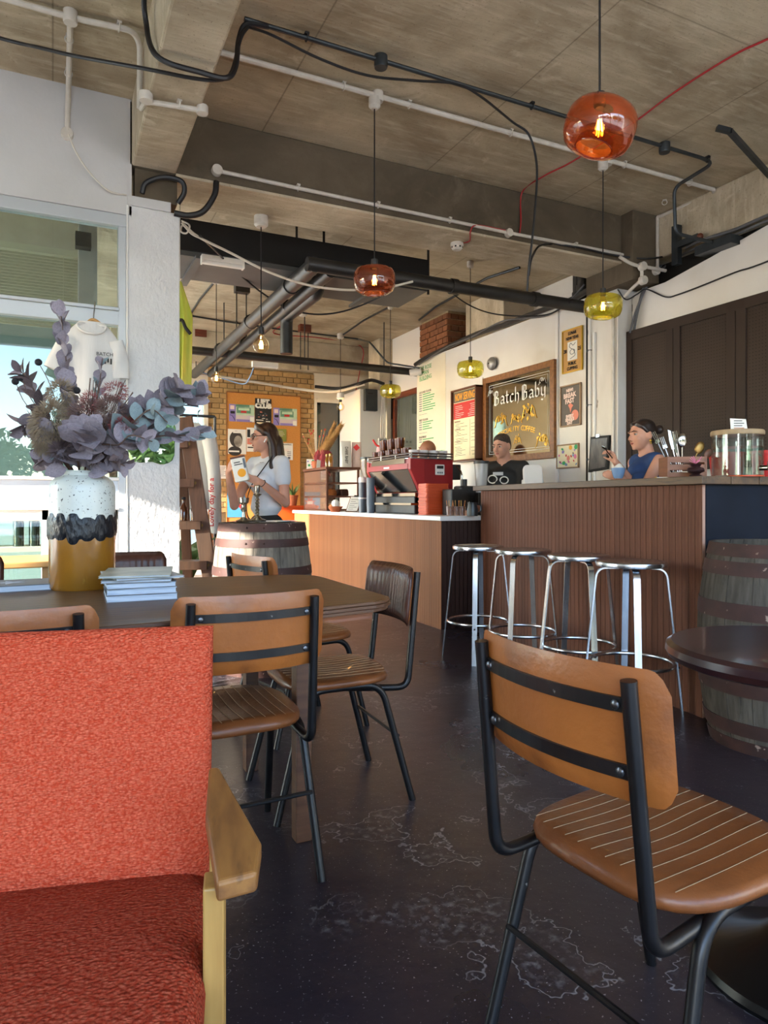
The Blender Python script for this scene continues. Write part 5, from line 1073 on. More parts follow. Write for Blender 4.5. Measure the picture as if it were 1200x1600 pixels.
# ------------------------------------------------------------------ pegboard doors behind the bar
def peg_material():
    m = mat('pegboard', '#362c26', '#3c312b', spec=.15, rough=.6, scale=2); n, l = m.node_tree.nodes, m.node_tree.links; b = n['Principled BSDF']
    tc = n.new('ShaderNodeTexCoord'); sp = n.new('ShaderNodeSeparateXYZ'); l.new(tc.outputs['Object'], sp.inputs[0]); sq = []
    for k in (1, 2):
        a = n.new('ShaderNodeMath'); a.operation = 'PINGPONG'; a.inputs[1].default_value = .0125; l.new(sp.outputs[k], a.inputs[0])
        s_ = n.new('ShaderNodeMath'); s_.operation = 'POWER'; s_.inputs[1].default_value = 2; l.new(a.outputs[0], s_.inputs[0]); sq.append(s_.outputs[0])
    ad = n.new('ShaderNodeMath'); ad.operation = 'ADD'; l.new(sq[0], ad.inputs[0]); l.new(sq[1], ad.inputs[1])
    r = n.new('ShaderNodeMapRange'); l.new(ad.outputs[0], r.inputs[0]); r.inputs[1].default_value = .0028 ** 2; r.inputs[2].default_value = .0036 ** 2
    mx = n.new('ShaderNodeMix'); mx.data_type = 'RGBA'; l.new(r.outputs[0], mx.inputs[0]); mx.inputs[6].default_value = lin('#120f0d'); l.new(b.inputs['Base Color'].links[0].from_socket, mx.inputs[7]); l.new(mx.outputs[2], b.inputs['Base Color'])
    return m
X['peg'] = peg_material(); X['pegframe'] = mat('dark_brown_paint', '#3a2f29', '#342a25', spec=.15, rough=.6, scale=3)
t = thing('pegboard_cupboard', 'tall dark brown wall cupboard with pegboard door panels', 'cupboard', (4.62, 2.6, 1.32))
px_ = 4.545; z0, z1 = 1.32, 2.555
edges = [4.56, 4.50, 4.09, 3.99, 3.955, 3.53, 3.43, 3.39, 2.95, 2.85, 2.4, 1.4]
MB().bx(4.57, 4.62, 1.4, 4.56, z0, z1).build('carcass', X['pegframe'], t)
for a, b in ((4.50, 4.12), (3.985, 3.56), (3.40, 2.96), (2.80, 2.3)): MB().bx(4.558, 4.572, b - .01, a + .01, z0 + .05, z1 - .07).build('pegboard_panel', X['peg'], t)
for a, b in ((4.56, 4.50), (4.12, 4.055), (4.05, 3.985), (3.56, 3.485), (3.48, 3.40), (2.96, 2.885), (2.88, 2.80), (2.3, 1.4)): MB().bx(px_, 4.572, b, a, z0, z1).build('stile', X['pegframe'], t, bevel=.002)
for z_a, z_b in ((z0, z0 + .06), (z1 - .08, z1)): MB().bx(px_, 4.571, 1.41, 4.555, z_a + .001, z_b - .001).build('rail', X['pegframe'], t)
tag(MB().bx(4.12, 4.60, 2.95, 4.3, 0, 1.24).build('back_counter', X['greyplaster']), 'pale grey back counter below the pegboard cupboard', 'counter')

# ================================================================== on the right-hand partition
XP = 4.498
X['pine'] = mat('pine_frame', '#8d5a2a', '#754820', rough=.45, scale=6, stretch=(1, 6, 6)); X['goldf'] = mat('gold_leaf', '#c89a3c', '#b3842c', rough=.35, metal=.7, scale=12); X['etch'] = mat('etched_silver', '#dfe0da', rough=.5); X['kraft'] = mat('kraft_paper', '#c79a5c', '#bd8f52', rough=.8, scale=5); X['goldframe'] = mat('thin_gold_frame', '#c9a440', rough=.3, metal=.8)
X['peachframe'] = mat('pale_wood_frame', '#a08262', '#93765a', rough=.5, scale=6); X['mauve'] = mat('poster_grey', '#5c544c', '#544c45', rough=.6, scale=3); X['coral'] = mat('coral_ink', '#d8816c', rough=.6); X['palepink'] = mat('pale_pink_ink', '#e9cfc3', rough=.6)
def framed(name, label, cat, y0, y1, z0, z1, w_, d_, fm, sheet, x=XP):
    t = thing(name, label, cat, (x, (y0 + y1) / 2, z0))
    for a, b, c_, d in ((y0, y1, z0, z0 + w_), (y0, y1, z1 - w_, z1), (y0, y0 + w_, z0 + w_, z1 - w_), (y1 - w_, y1, z0 + w_, z1 - w_)): MB().bx(x - d_, x, a, b, c_, d).build('frame_rail', fm, t, bevel=.003)
    MB().bx(x - d_ * .4, x - .001, y0 + w_, y1 - w_, z0 + w_, z1 - w_).build('sheet', sheet, t)
    return t
def ribbon_text(strokes, m, name, parent, M, nib=.05, ang=40):
    n_ = Vector((math.cos(math.radians(ang)), math.sin(math.radians(ang)), 0)) * nib; mb = MB()
    for st in strokes:
        for a, b in zip(st[:-1], st[1:]):
            a, b = Vector((*a, 0)), Vector((*b, 0)); q = [a - n_, a + n_, b + n_, b - n_]
            mb.add(q + [p + Vector((0, 0, .0012 / M.to_scale().x)) for p in q], [(0, 1, 2, 3), (7, 6, 5, 4), (0, 4, 5, 1), (1, 5, 6, 2), (2, 6, 7, 3), (3, 7, 4, 0)], M)
    o = mb.build(name, m, parent); o['kind'] = 'stuff'; return o
GLY = dict(a=(.46, [[(.05, .42), (.2, .5), (.38, .42), (.38, .06), (.46, 0)], [(.38, .28), (.12, .22), (.06, .1), (.18, 0), (.38, .08)]]), t=(.36, [[(.15, .75), (.15, .08), (.26, 0), (.36, .06)], [(.02, .48), (.32, .48)]]),
    c=(.40, [[(.36, .44), (.22, .5), (.06, .4), (.06, .08), (.2, 0), (.36, .07)]]), h=(.46, [[(.08, .88), (.08, 0)], [(.08, .4), (.24, .5), (.38, .4), (.38, .02), (.3, -.15)]]),
    b=(.46, [[(.08, .88), (.08, .06), (.22, 0), (.38, .08), (.38, .4), (.24, .5), (.08, .4)]]), y=(.46, [[(.06, .5), (.06, .1), (.2, 0), (.38, .08)], [(.38, .5), (.38, -.12), (.2, -.25), (.05, -.2)]]),
    B=(.62, [[(.1, .85), (.1, 0)], [(.1, .82), (.25, .88), (.45, .8), (.45, .55), (.2, .46), (.5, .4), (.5, .08), (.25, -.02), (.1, .04)], [(.24, .85), (.24, .05)]]))
my0_, my1_, mz0, mz1 = 5.42, 6.675, 1.495, 2.47
t = framed('wall_mirror', 'big pine-framed mirror with gold blackletter lettering', 'mirror', my0_, my1_, mz0, mz1, .065, .045, X['pine'], X['oldmirror'])
ym, zm = (my0_ + my1_) / 2, (mz0 + mz1) / 2; xm = XP - .019
def mm(y, z): return wallm_x(xm, y, z)
w0 = sum(GLY[c_][0] + .06 for c_ in 'Batch'); cur = 0; S_ = .175
for wd_, yoff in (('Batch', ym + .44), ('Baby', ym - .07)):
    cur = 0.
    for c_ in wd_:
        ribbon_text(GLY[c_][1], X['etch'], 'gothic_letter', t, mm(yoff - cur * S_, 2.14) @ Matrix.Scale(S_, 4), .055); cur += GLY[c_][0] + .10
for pts, r_ in (([(my1_ - .10, mz0 + .10), (my1_ - .10, mz1 - .10), (my0_ + .10, mz1 - .10), (my0_ + .10, mz0 + .10)], .004), ([(my1_ - .125, mz0 + .125), (my1_ - .125, mz1 - .125), (my0_ + .125, mz1 - .125), (my0_ + .125, mz0 + .125)], .0025)):
    MB().tube([(xm, y, z) for y, z in pts], r_, 4, True).build('etched_border', X['etch'], t)
def flourish(cy, cz_, k, seed, m, n=16):
    rn = random.Random(seed); mb = MB()
    for i in range(n):
        a = rn.uniform(0, 6.28); r_ = rn.uniform(.0, .09) * k; q = Vector((r_ * math.cos(a), r_ * .75 * math.sin(a), 0)); d = rn.uniform(0, 6.28); L = rn.uniform(.025, .055) * k; W = L * .35
        dv = Vector((math.cos(d), math.sin(d), 0)); sv = Vector((-dv.y, dv.x, 0)); P = [q, q + dv * L * .5 + sv * W, q + dv * L, q + dv * L * .5 - sv * W]
        mb.add(P + [p + Vector((0, 0, .0012)) for p in P], [(0, 1, 2, 3), (7, 6, 5, 4), (0, 4, 5, 1), (1, 5, 6, 2), (2, 6, 7, 3), (3, 7, 4, 0)], mm(cy, cz_))
    for s_ in (-1, 1):
        mb.tube([tuple(mm(cy, cz_) @ Vector((s_ * (.03 + .10 * f) * k, (.06 * math.sin(f * 5) - .03) * k, .001))) for f in [i / 10 for i in range(11)]], .005 * k, 5)
    o = mb.build('gilt_ornament', m, t); o['kind'] = 'stuff'
for a, b, k, sd in ((ym + .30, 1.98, 1.0, 1), (ym + .02, 1.97, .8, 2), (ym - .20, 2.02, 1.05, 3), (ym - .42, 1.70, .9, 4), (ym + .0, 1.73, .55, 5)): flourish(a, b, k, sd, X['goldf'], 22)
for a, b in ((ym + .50, 2.30), (ym - .42, 2.30)): flourish(a, b, .5, 7, X['etch'], 12)
word = 'SPECIALITY COFFEE'
for i, c_ in enumerate(word):
    if c_ == ' ': continue
    f = (i - (len(word) - 1) / 2) / len(word); text('gilt_letter', c_, .075, X['goldf'], t, mm(ym + .03 - f * .66, 1.845 - .22 * f * f) @ Matrix.Rotation(-f * .45, 4, 'Z'), bold=.002)
# menu light box
q0, q1, q2, q3 = xp(704, 612, 4.36), xp(743, 600, 4.36), xp(743, 718, 4.36), xp(704, 723, 4.36); ya, yb_, za, zb = q1.y, q0.y, (q2.z + q3.z) / 2, (q0.z + q1.z) / 2
t = thing('menu_board', 'tall brown menu case headed NOW SERVING', 'menu board', (4.43, (ya + yb_) / 2, za))
for a, b, c_, d in ((ya, yb_, za, za + .02), (ya, yb_, zb - .02, zb), (ya, ya + .02, za, zb), (yb_ - .02, yb_, za, zb)): MB().bx(4.36, XP, a, b, c_, d).build('case_side', X['casewood'], t)
X['cream'] = mat('cream_menu_sheet', '#e9dcb8', '#e4d6ae', rough=.6, scale=3)
MB().bx(4.39, XP, ya + .02, yb_ - .02, za + .02, zb - .02).build('sheet', X['cream'], t)
xs = 4.3895; H_ = zb - za; W_ = yb_ - ya; yq = lambda f: yb_ - .025 - f * (W_ - .05); zq_ = lambda f: zb - .025 - f * (H_ - .05)
MB().bx(xs - .001, xs + .001, yq(1), yq(0), zq_(.155), zq_(0)).build('header_band', X['mauve'], t); MB().bx(xs - .001, xs + .001, yq(1), yq(0), zq_(.40), zq_(.165)).build('red_band', X['redink'], t)
X['amberink'] = mat('amber_ink', '#e8a020', rough=.6)
text('heading', 'NOW SERVING', .125, X['amberink'], t, wallm_x(xs - .002, (ya + yb_) / 2, zq_(.085)), sx=.5, bold=.003)
rnd = random.Random(5)
for k in range(7):
    z_ = zq_(.21 + k * .027); MB().bx(xs - .002, xs - .0008, yq(.12 + .25 * rnd.random() + .1), yq(.08), z_ - .004, z_).build('text_line', X['paper'], t); MB().bx(xs - .002, xs - .0008, yq(.93), yq(.62 + .15 * rnd.random()), z_ - .004, z_).build('text_line', X['paper'], t)
for k in range(20):
    z_ = zq_(.47 + k * .0245)
    if k in (8, 13): continue
    MB().bx(xs - .002, xs - .0008, yq(.25 + .4 * rnd.random()), yq(.06 + .08 * rnd.random()), z_ - .004, z_).build('text_line', X['ink'], t)
    if k % 2: MB().bx(xs - .002, xs - .0008, yq(.93), yq(.76 + .06 * rnd.random()), z_ - .004, z_).build('text_line', X['ink'], t)
MB().bx(xs - .002, xs - .0008, yq(.725), yq(.72), zq_(.95), zq_(.43)).build('rule', X['ink'], t)
for z_ in (.44, .43, .55, .73): MB().bx(xs - .002, xs - .0008, yq(.3), yq(.05), zq_(z_) - .006, zq_(z_)).build('text_line', X['casewood'], t)
# framed posters between mirror and column
t = framed('framed_poster', 'gold framed kraft poster reading LUNAR NEW YEAR', 'poster', 5.05, 5.335, 2.305, 2.722, .010, .02, X['goldframe'], X['kraft'])
xq = XP - .0095; yl_ = 5.1925
MB().bx(xq - .001, xq + .001, yl_ - .068, yl_ + .068, 2.42, 2.60).build('drawing_sheet', X['paper'], t)
MB().tube([(xq - .0015, yl_ + y, 2.51 + z) for y, z in bez([Vector((y, z, 0)) for y, z in ((-.045, .07), (-.01, .05), (.02, .075), (.04, .045), (.01, .02), (-.035, .0), (-.02, -.03), (.02, -.03), (.03, .0), (-.01, .012), (-.04, -.045), (0, -.065), (.03, -.075))], 5) for y, z in ((y, z),)] if 0 else [(xq - .0015, yl_ + v.x, 2.51 + v.y) for v in bez([Vector((y, z, 0)) for y, z in ((-.045, .07), (-.01, .05), (.02, .075), (.04, .045), (.01, .02), (-.035, .0), (-.02, -.03), (.02, -.03), (.03, .0), (-.01, .012), (-.04, -.045), (0, -.065), (.03, -.075))], 5)], .0025, 5).build('snake_drawing', X['greycup'], t)
for s_, y, z, k in (('LUNAR', yl_, 2.68, .042), ('NEW YEAR', yl_, 2.632, .042), ('20', yl_ + .10, 2.515, .05), ('25', yl_ - .10, 2.515, .05), ('PUBLIC', yl_, 2.388, .042), ('CUPPING', yl_, 2.342, .042)): text('lettering', s_, k, X['ink'], t, wallm_x(xq - .002, y, z), sx=.85, bold=.0012)
t = framed('framed_poster', 'grey BREAKFAST poster in a pale wooden frame', 'poster', 5.07, 5.365, 1.787, 2.19, .014, .02, X['peachframe'], X['mauve']); y_ = 5.2175
for s_, z, k in (('NEW!', 2.135, .04), ('BREAK', 2.085, .062), ('FAST', 2.03, .062), ('EVERY', 1.885, .04), ('SINGLE', 1.852, .04), ('DAY', 1.82, .04)): text('lettering', s_, k, X['palepink'], t, wallm_x(xq - .002, y_ + .01, z) @ Matrix.Rotation(.06, 4, 'Z'), sx=.95, bold=.0025)
MB().lathe([(0, 0), (.065, 0), (.065, .001), (0, .001)], 24, M=wallm_x(xq - .0008, 5.145, 1.90) @ Matrix.Diagonal((1, 1, 1, 1))).build('pink_disc', X['coral'], t) if 0 else MB().lathe([(0, 0), (.05, 0), (.05, .001), (0, .001)], 24, M=wallm_x(xq - .0008, 5.155, 1.89)).build('pink_disc', X['coral'], t)
MB().prism([(-.035, .03), (.0, .045), (.04, .02), (.015, -.005), (.0, -.05), (-.012, -.005)], 0, .001, wallm_x(xq - .0008, y_, 1.965)).build('pink_flower', X['coral'], t)
t = framed('framed_picture', 'small square picture of bright flower shapes in a thin frame', 'picture', 5.10, 5.42, 1.385, 1.62, .012, .02, X['peachframe'], X['cream'])
rnd = random.Random(9)
for k in range(22):
    a, b = rnd.uniform(5.13, 5.39), rnd.uniform(1.41, 1.595); r_ = rnd.uniform(.010, .028)
    MB().lathe([(0, 0), (r_, 0), (r_, .001), (0, .001)], rnd.choice((5, 6, 8, 12)), M=wallm_x(xq - .0008 - k * .0002, a, b) @ Matrix.Rotation(rnd.random() * 3, 4, 'Z') @ Matrix.Diagonal((1, rnd.uniform(.5, 1), 1, 1))).build('colour_shape', X[rnd.choice(('coral', 'redink', 'green', 'purple', 'pinkink', 'bluecable', 'amberink', 'ink'))], t)
# black clip frame on the column
q0, q1, q2, q3 = xp(926, 683, 4.44), xp(955, 680, 4.44), xp(951, 733, 4.44), xp(922, 738, 4.44)
t = thing('clip_frame', 'dark photograph in a tilted black clip frame on the column', 'picture', q2)
mb = MB(); mb.add([(4.415, p.y, p.z) for p in (q0, q1, q2, q3)] + [(4.448, p.y, p.z) for p in (q0, q1, q2, q3)], [(0, 1, 2, 3), (7, 6, 5, 4), (0, 4, 5, 1), (1, 5, 6, 2), (2, 6, 7, 3), (3, 7, 4, 0)]); mb.build('frame', X['ink'], t, bevel=.003)
ce = (q0 + q1 + q2 + q3) / 4; mb = MB(); P = [ce + (p - ce) * .86 for p in (q0, q1, q2, q3)]; mb.add([(4.412, p.y, p.z) for p in P] + [(4.416, p.y, p.z) for p in P], [(0, 1, 2, 3), (7, 6, 5, 4), (0, 4, 5, 1), (1, 5, 6, 2), (2, 6, 7, 3), (3, 7, 4, 0)]); mb.build('photograph', mat('dark_print', '#3a3430', '#5e564e', rough=.35, scale=7, stretch=(1, 3, 1)), t)
MB().bx(4.405, 4.42, ce.y - .02, ce.y + .02, q0.z - .01, q0.z + .015).build('clip', X['alu'], t)
# alarm bell, camera
pbz = xp(767, 568, 4.45); t = thing('alarm_bell', 'round grey alarm bell above the mirror', 'bell', pbz); Mb = frame((0, 1, 0), (0, 0, 1), (1, 0, 0), pbz)
MB().lathe([(0, -.03), (.02, -.03), (.055, -.02), (.072, .0), (.075, .02), (.068, .02), (0, .015)], 28, M=Mb).build('gong', mat('bell_grey', '#8d8b88', rough=.4, metal=.4), t, smooth=True); MB().lathe([(0, .015), (.05, .015), (.055, .048), (0, .048)], 20, M=Mb).build('back_box', X['steel'], t, smooth=True); MB().ball(tuple(Mb @ Vector((0, 0, -.032))), .008).build('nut', X['steel'], t)
pc = xp(655, 580, 4.45); t = thing('security_camera', 'small white security camera at the partition end', 'camera', pc)
MB().tube([pc + Vector((.03, 0, 0)), pc + Vector((-.03, .03, -.01)), pc + Vector((-.10, .08, -.02))], [.045, .05, .045], 14).build('body', X['white'], t, smooth=True); MB().tube([pc + Vector((-.10, .08, -.02)), pc + Vector((-.112, .089, -.022))], .03, 14).build('lens', X['ink'], t, smooth=True)
# tenant list painted on the partition
t = thing('tenant_list', 'green and black list of building tenants lettered on the partition', 'sign', (XP, 7.75, 1.3)); XT = XP - .0005
def tl(px, py): return xp(px, py, XT)
X['creampanel'] = mat('cream_panel', '#e6dfc9', '#e2dac2', rough=.6, scale=3)
MB().bx(XP - .0002, XP + .0018, 7.58, 8.33, 1.2, 2.955).build('panel', X['creampanel'], t)
for s_, py, k in (('THE ROSE', 572, .078), ('LIPMAN', 580, .078), ('BUILDING', 588, .078)): text('lettering', s_, k, X['green'], t, wallm_x(XT - .001, 8.27, tl(671, py).z), align='LEFT', sx=.95)
MB().bx(XT - .001, XT, 8.02, 8.27, tl(668, 592).z - .004, tl(668, 592).z).build('rule', X['green'], t)
rnd = random.Random(21)
for hd, y0, n_ in (('GROUND FLOOR', 611, 8), ('FIRST FLOOR', 655, 4), ('BASEMENT', 682, 2)):
    text('heading', hd, .042, X['ink'], t, wallm_x(XT - .001, 8.28, tl(668, y0).z), align='LEFT')
    for k in range(n_):
        z_ = tl(668, y0 + 3.6 * (k + 1)).z; MB().bx(XT - .001, XT, 8.20, 8.28, z_ - .006, z_ + .006).build('text_line', X['greycup'], t); MB().bx(XT - .001, XT, 8.18 - rnd.uniform(.18, .38), 8.18, z_ - .006, z_ + .006).build('text_line', X['green'], t)
    MB().bx(XT - .001, XT, 8.06, 8.28, tl(668, y0 + 3.6 * (n_ + 1.6)).z - .004, tl(668, y0 + 3.6 * (n_ + 1.6)).z).build('rule', X['greycup'], t)
text('lettering', 'MILL', .07, X['green'], t, wallm_x(XT - .001, tl(691, 705).y, tl(691, 706).z))
# ================================================================== far wall
YP = 10.115
b0, b1 = yp(355, 614, YP), yp(469, 624, YP)
t = thing('pinboard', 'large orange pinboard on the brick wall', 'pinboard', ((b0.x + b1.x) / 2, YP, .74)); X['cork'] = mat('orange_hessian', '#c98a44', '#be7f3a', rough=.85, scale=60, bump=.2)
MB().bx(b0.x, b1.x, YP, YP + .03, .74, 2.66).build('board', X['cork'], t)
for a, b, c_, d in ((b0.x, b1.x, 2.655, 2.67), (b0.x - .01, b0.x, .74, 2.67), (b1.x, b1.x + .01, .74, 2.67)): MB().bx(a, b, YP - .006, YP + .03, c_, d).build('edge_strip', X['pine'], t)
YS = YP - .004
def sheet(name, label, x0, y0, x1, y1, m, cat='poster', Y=YS):
    a, b = yp(x0, y0, Y), yp(x1, y1, Y); t = thing(name, label, cat, ((a.x + b.x) / 2, Y, b.z)); MB().bx(a.x, b.x, Y - .002, Y + .003, b.z, a.z).build('sheet', m, t)
    t_ = lambda u, v: (a.x + (b.x - a.x) * u, a.z + (b.z - a.z) * v); return t, t_
def patch(t, f, u0, v0, u1, v1, m, k=0, Y=YS, nm='printed_block'): (xa, za_), (xb, zb_) = f(u0, v0), f(u1, v1); MB().bx(xa, xb, Y - .003 - .0004 * k, Y - .001, zb_, za_).build(nm, X[m], t)
X['mint'] = mat('mint_print', '#9cc4a8', '#c9d8b8', rough=.6, scale=6); X['mintdark'] = mat('green_print', '#4f7a62', '#6a9278', rough=.6, scale=6); X['sand'] = mat('sand_print', '#d8c9a0', '#c0b0d0', rough=.6, scale=3, stretch=(1, 1, 4))
for l_, x0, y0, x1, y1 in (('colourful green and lilac poster on the left of the pinboard', 358, 631, 397.5, 660), ('colourful green and lilac poster on the right of the pinboard', 427, 637, 464, 666)):
    t, f = sheet('poster', l_, x0, y0, x1, y1, X['mint'])
    for k, (a, b, c_, d, m_) in enumerate(((0, 0, .26, 1, 'purple'), (.04, .08, .2, .3, 'palepink'), (.05, .4, .22, .55, 'ink'), (.26, 0, .8, .14, 'mintdark'), (.30, .16, .85, .5, 'mintdark'), (.36, .2, .8, .34, 'mint'), (.46, .36, .68, .48, 'redink'), (.26, .62, 1, 1, 'sand'), (.28, .86, .9, 1, 'purple'), (.82, .7, .98, .96, 'paper'))): patch(t, f, a, b, c_, d, m_, k)
    mbz = MB(); (xa, za_), (xb, zb_) = f(.03, .62), f(.24, .95); mbz.tube([(xa, YS - .004, za_), ((xa + xb) / 2, YS - .004, za_ - .02), ((xa + xb) / 2 + .02, YS - .004, zb_ + .03), (xb, YS - .004, zb_)], .004, 4).build('printed_line', X['ink'], t)
t, f = sheet('poster', 'black poster with white LIFT CLUB lettering', 398.5, 622, 424, 664, X['ink'])
for s_, v in (('LIFT', .13), ('CLUB', .29)): (xa, za_) = f(.5, v); text('lettering', s_, .095, X['paper'], t, wallm_y(xa, YS - .004, za_), bold=.008, sx=1.05)
rnd = random.Random(3)
for k in range(16): u, v = rnd.uniform(.15, .75), rnd.uniform(.45, .78); patch(t, f, u, v, u + rnd.uniform(.03, .14), v + .018, rnd.choice(('paper', 'coral', 'greycup')), 1)
patch(t, f, .06, .82, .5, .85, 'paper', 1); patch(t, f, .1, .92, .95, 1, 'cream', 1); patch(t, f, .66, .86, .92, .9, 'paper', 1)
t, f = sheet('poster', 'black and white portrait poster on the lower pinboard', 356, 670, 384.5, 710, X['paper'])
(xa, za_) = f(.48, .42); X['photo'] = mat('photo_grey', '#6d665c', '#a79f92', rough=.6, scale=9); X['photod'] = mat('photo_dark', '#2b2723', '#3a342e', rough=.6, scale=9)
ov = lambda cx, cz_, rx_, rz_, m_, k, nm: MB().lathe([(0, 0), (1, 0), (1, .0006), (0, .0006)], 22, M=wallm_y(cx, YS - .003 - k * .0006, cz_) @ Matrix.Diagonal((rx_, rz_, 1, 1))).build(nm, X[m_], t)
ov(xa - .01, za_ + .01, .095, .12, 'photod', 0, 'printed_hair'); ov(xa + .02, za_ - .025, .06, .085, 'photo', 1, 'printed_face'); (xb, zb_) = f(.38, .88); ov(xb, zb_, .10, .07, 'photod', 1, 'printed_shoulder'); patch(t, f, .28, .08, .78, .16, 'paper', 6); patch(t, f, .05, .86, .62, .92, 'paper', 6)
t, f = sheet('flyer', 'pale flyer with a pink figure beside the portrait poster', 385.5, 668, 401, 706, X['paper'], 'flyer'); patch(t, f, .05, .08, .35, .4, 'ink', 1); patch(t, f, .05, .45, .5, .7, 'coral', 1); patch(t, f, .1, .8, .8, .85, 'ink', 1)
t, f = sheet('flyer', 'small red and white flyer behind the woman with glasses', 426, 669, 433, 690, X['redink'], 'flyer'); patch(t, f, .2, .2, .9, .5, 'paper', 1)
t, f = sheet('note', 'olive green note on the right of the pinboard', 434, 670, 447.5, 690, mat('olive_paper', '#7a8038', '#848a42', rough=.7, scale=4), 'note'); [patch(t, f, .12, .18 + k * .12, .6 + .1 * (k % 3), .21 + k * .12, 'sand', 1) for k in range(4)]
t, f = sheet('flyer', 'white flyer with sketches under the olive note', 438, 692, 457.5, 719, X['paper'], 'flyer'); (xa, za_) = f(.5, .09); text('heading', 'DRAWING', .032, X['ink'], t, wallm_y(xa, YS - .004, za_)); [patch(t, f, .55, .5 + k * .1, .85, .53 + k * .1, 'ink', 1) for k in range(3)]; patch(t, f, .6, .8, .8, .95, 'greycup', 1); [patch(t, f, .1 + k * .1, .3 + .05 * (k % 2), .14 + k * .1, .5, 'palepink', 1) for k in range(6)]
t, f = sheet('poster', 'blue poster with a red burst low on the pinboard', 355, 768, 383, 808, mat('sky_blue_print', '#3f8fb8', '#4c9cc4', rough=.6, scale=3))
(xa, za_) = f(.62, .45); MB().prism([((.10 if k % 2 else .05) * math.cos(k * math.pi / 8), (.10 if k % 2 else .05) * math.sin(k * math.pi / 8)) for k in range(16)], 0, .0012, wallm_y(xa, YS - .003, za_)).build('printed_burst', X['redink'], t); patch(t, f, .45, .38, .8, .5, 'paper', 4)
a_ = yp(340, 727, 10.13); t, f = sheet('notice', 'white printed notice taped to the brick wall', 340.5, 727, 354.5, 748, X['paper'], 'notice', Y=10.135); [patch(t, f, .1, .12 + k * .11, .85 - .1 * (k % 3), .15 + k * .11, 'greycup', 1, Y=10.135) for k in range(7)]
# grey boxes and cables on the far pier
q = yp(577, 626, 9.345); t = thing('fuse_box', 'dark grey box fixed on the white far pier', 'box', (q.x, 9.3, q.z - .16)); MB().box((0, 0, .16), (.2, .08, .32)).build('casing', X['steel'], t, world=False, bevel=.008); MB().box((-.03, -.045, .25), (.09, .012, .02)).build('latch', X['ink'], t, world=False)
q = yp(612, 640, 9.5); tag(MB().box((q.x + .04, 9.52, q.z + .03), (.22, .05, .34)).build('noticeboard', X['steel']), 'dark panel on the recess wall beside the green pendant', 'panel')
q = yp(598, 690, 9.28); t = thing('socket_box', 'grey double socket with hanging white cables on far pier', 'socket', (q.x, 9.29, q.z)); MB().box((0, 0, 0), (.13, .04, .10)).build('face_plate', X['greyplaster'], t, world=False, bevel=.004); [MB().box((s_ * .03, -.022, .01), (.03, .006, .03)).build('outlet', X['steel'], t, world=False) for s_ in (-1, 1)]; [MB().tube(bez([(s_, -.01, .05), (s_ * 1.2, -.02, .3), (s_ * .4, -.02, .7)], 5), .006, 6).build('flex', X['white'], t, world=False) for s_ in (-.03, .0, .03)]
# orange cabinet and potted plant
q = dp(453, 790, 9.65); t = thing('orange_cabinet', 'low bright orange cabinet beside the counter end', 'cabinet', (q.x, q.y, 0), 0); X['orangep'] = mat('orange_lacquer', '#e2571a', rough=.4)
MB().box((0, 0, .49), (.55, .36, .96)).build('body', X['orangep'], t, world=False, bevel=.005); [MB().box((s_ * .135, -.185, .5), (.262, .012, .9)).build('door', X['orangep'], t, world=False, bevel=.003) for s_ in (-1, 1)]; MB().box((0, 0, .985), (.57, .38, .03)).build('top', X['orangep'], t, world=False)
q2_ = dp(457, 789, 9.6); t = thing('potted_aloe', 'spiky green plant in a terracotta pot on the orange cabinet', 'plant', (q2_.x, q2_.y, 1.0)); MB().lathe([(0, 0), (.055, 0), (.075, .12), (.082, .12), (.082, .145), (.07, .145), (.065, .12), (0, .12)], 20).build('pot', X['terra'], t, smooth=True, world=False)
X['aloe'] = mat('aloe_green', '#4f6a35', '#647f45', rough=.5, scale=6); rnd = random.Random(8)
for k in range(15):
    a = k * 2.4; L = rnd.uniform(.13, .24); d = Vector((math.cos(a), math.sin(a), 0)); up = rnd.uniform(.5, 1.3)
    MB().tube([Vector((0, 0, .12)), d * L * .35 + UPV * (.12 + L * .6 * up), d * L * .75 + UPV * (.12 + L * 1.0 * up)], [.014, .012, .001], 5, flat=.4).build('leaf', X['aloe'], t, world=False)
# ================================================================== ladder shelf, clothes and cloth by the column
X['ladder'] = mat('dark_ladder_wood', '#5a3a2a', '#6b4632', rough=.5, scale=5, stretch=(8, 8, .7), c3='#42291e', scale3=7, lo3=.6, hi3=.8)
La, Lb = dp(289, 652, 4.98), zp(347, 1022, 0); t = thing('step_ladder', 'dark wooden step ladder leaning beside the white column', 'ladder', (Lb.x, Lb.y, 0))
def plank(a, b, w_, th, wdir, nm, m):
    a, b = Vector(a), Vector(b); T = (b - a).normalized(); W = (Vector(wdir) - T * T.dot(Vector(wdir))).normalized(); N = T.cross(W)
    M_ = frame(W, N, T, a); MB().bx(-w_ / 2, w_ / 2, -th / 2, th / 2, 0, (b - a).length, M_).build(nm, m, t, bevel=.003)
plank(Lb, La, .105, .03, CR, 'stile', X['ladder']); off = Vector((-.46, .16, 0)); plank(Lb + off, La + off, .105, .03, CR, 'stile', X['ladder'])
back_off = Vector((-.12, .55, 0)); plank(Lb + back_off, La + Vector((-.02, .06, 0)), .07, .025, CR, 'rear_leg', X['ladder']); plank(Lb + back_off + off, La + off + Vector((-.02, .06, 0)), .07, .025, CR, 'rear_leg', X['ladder'])
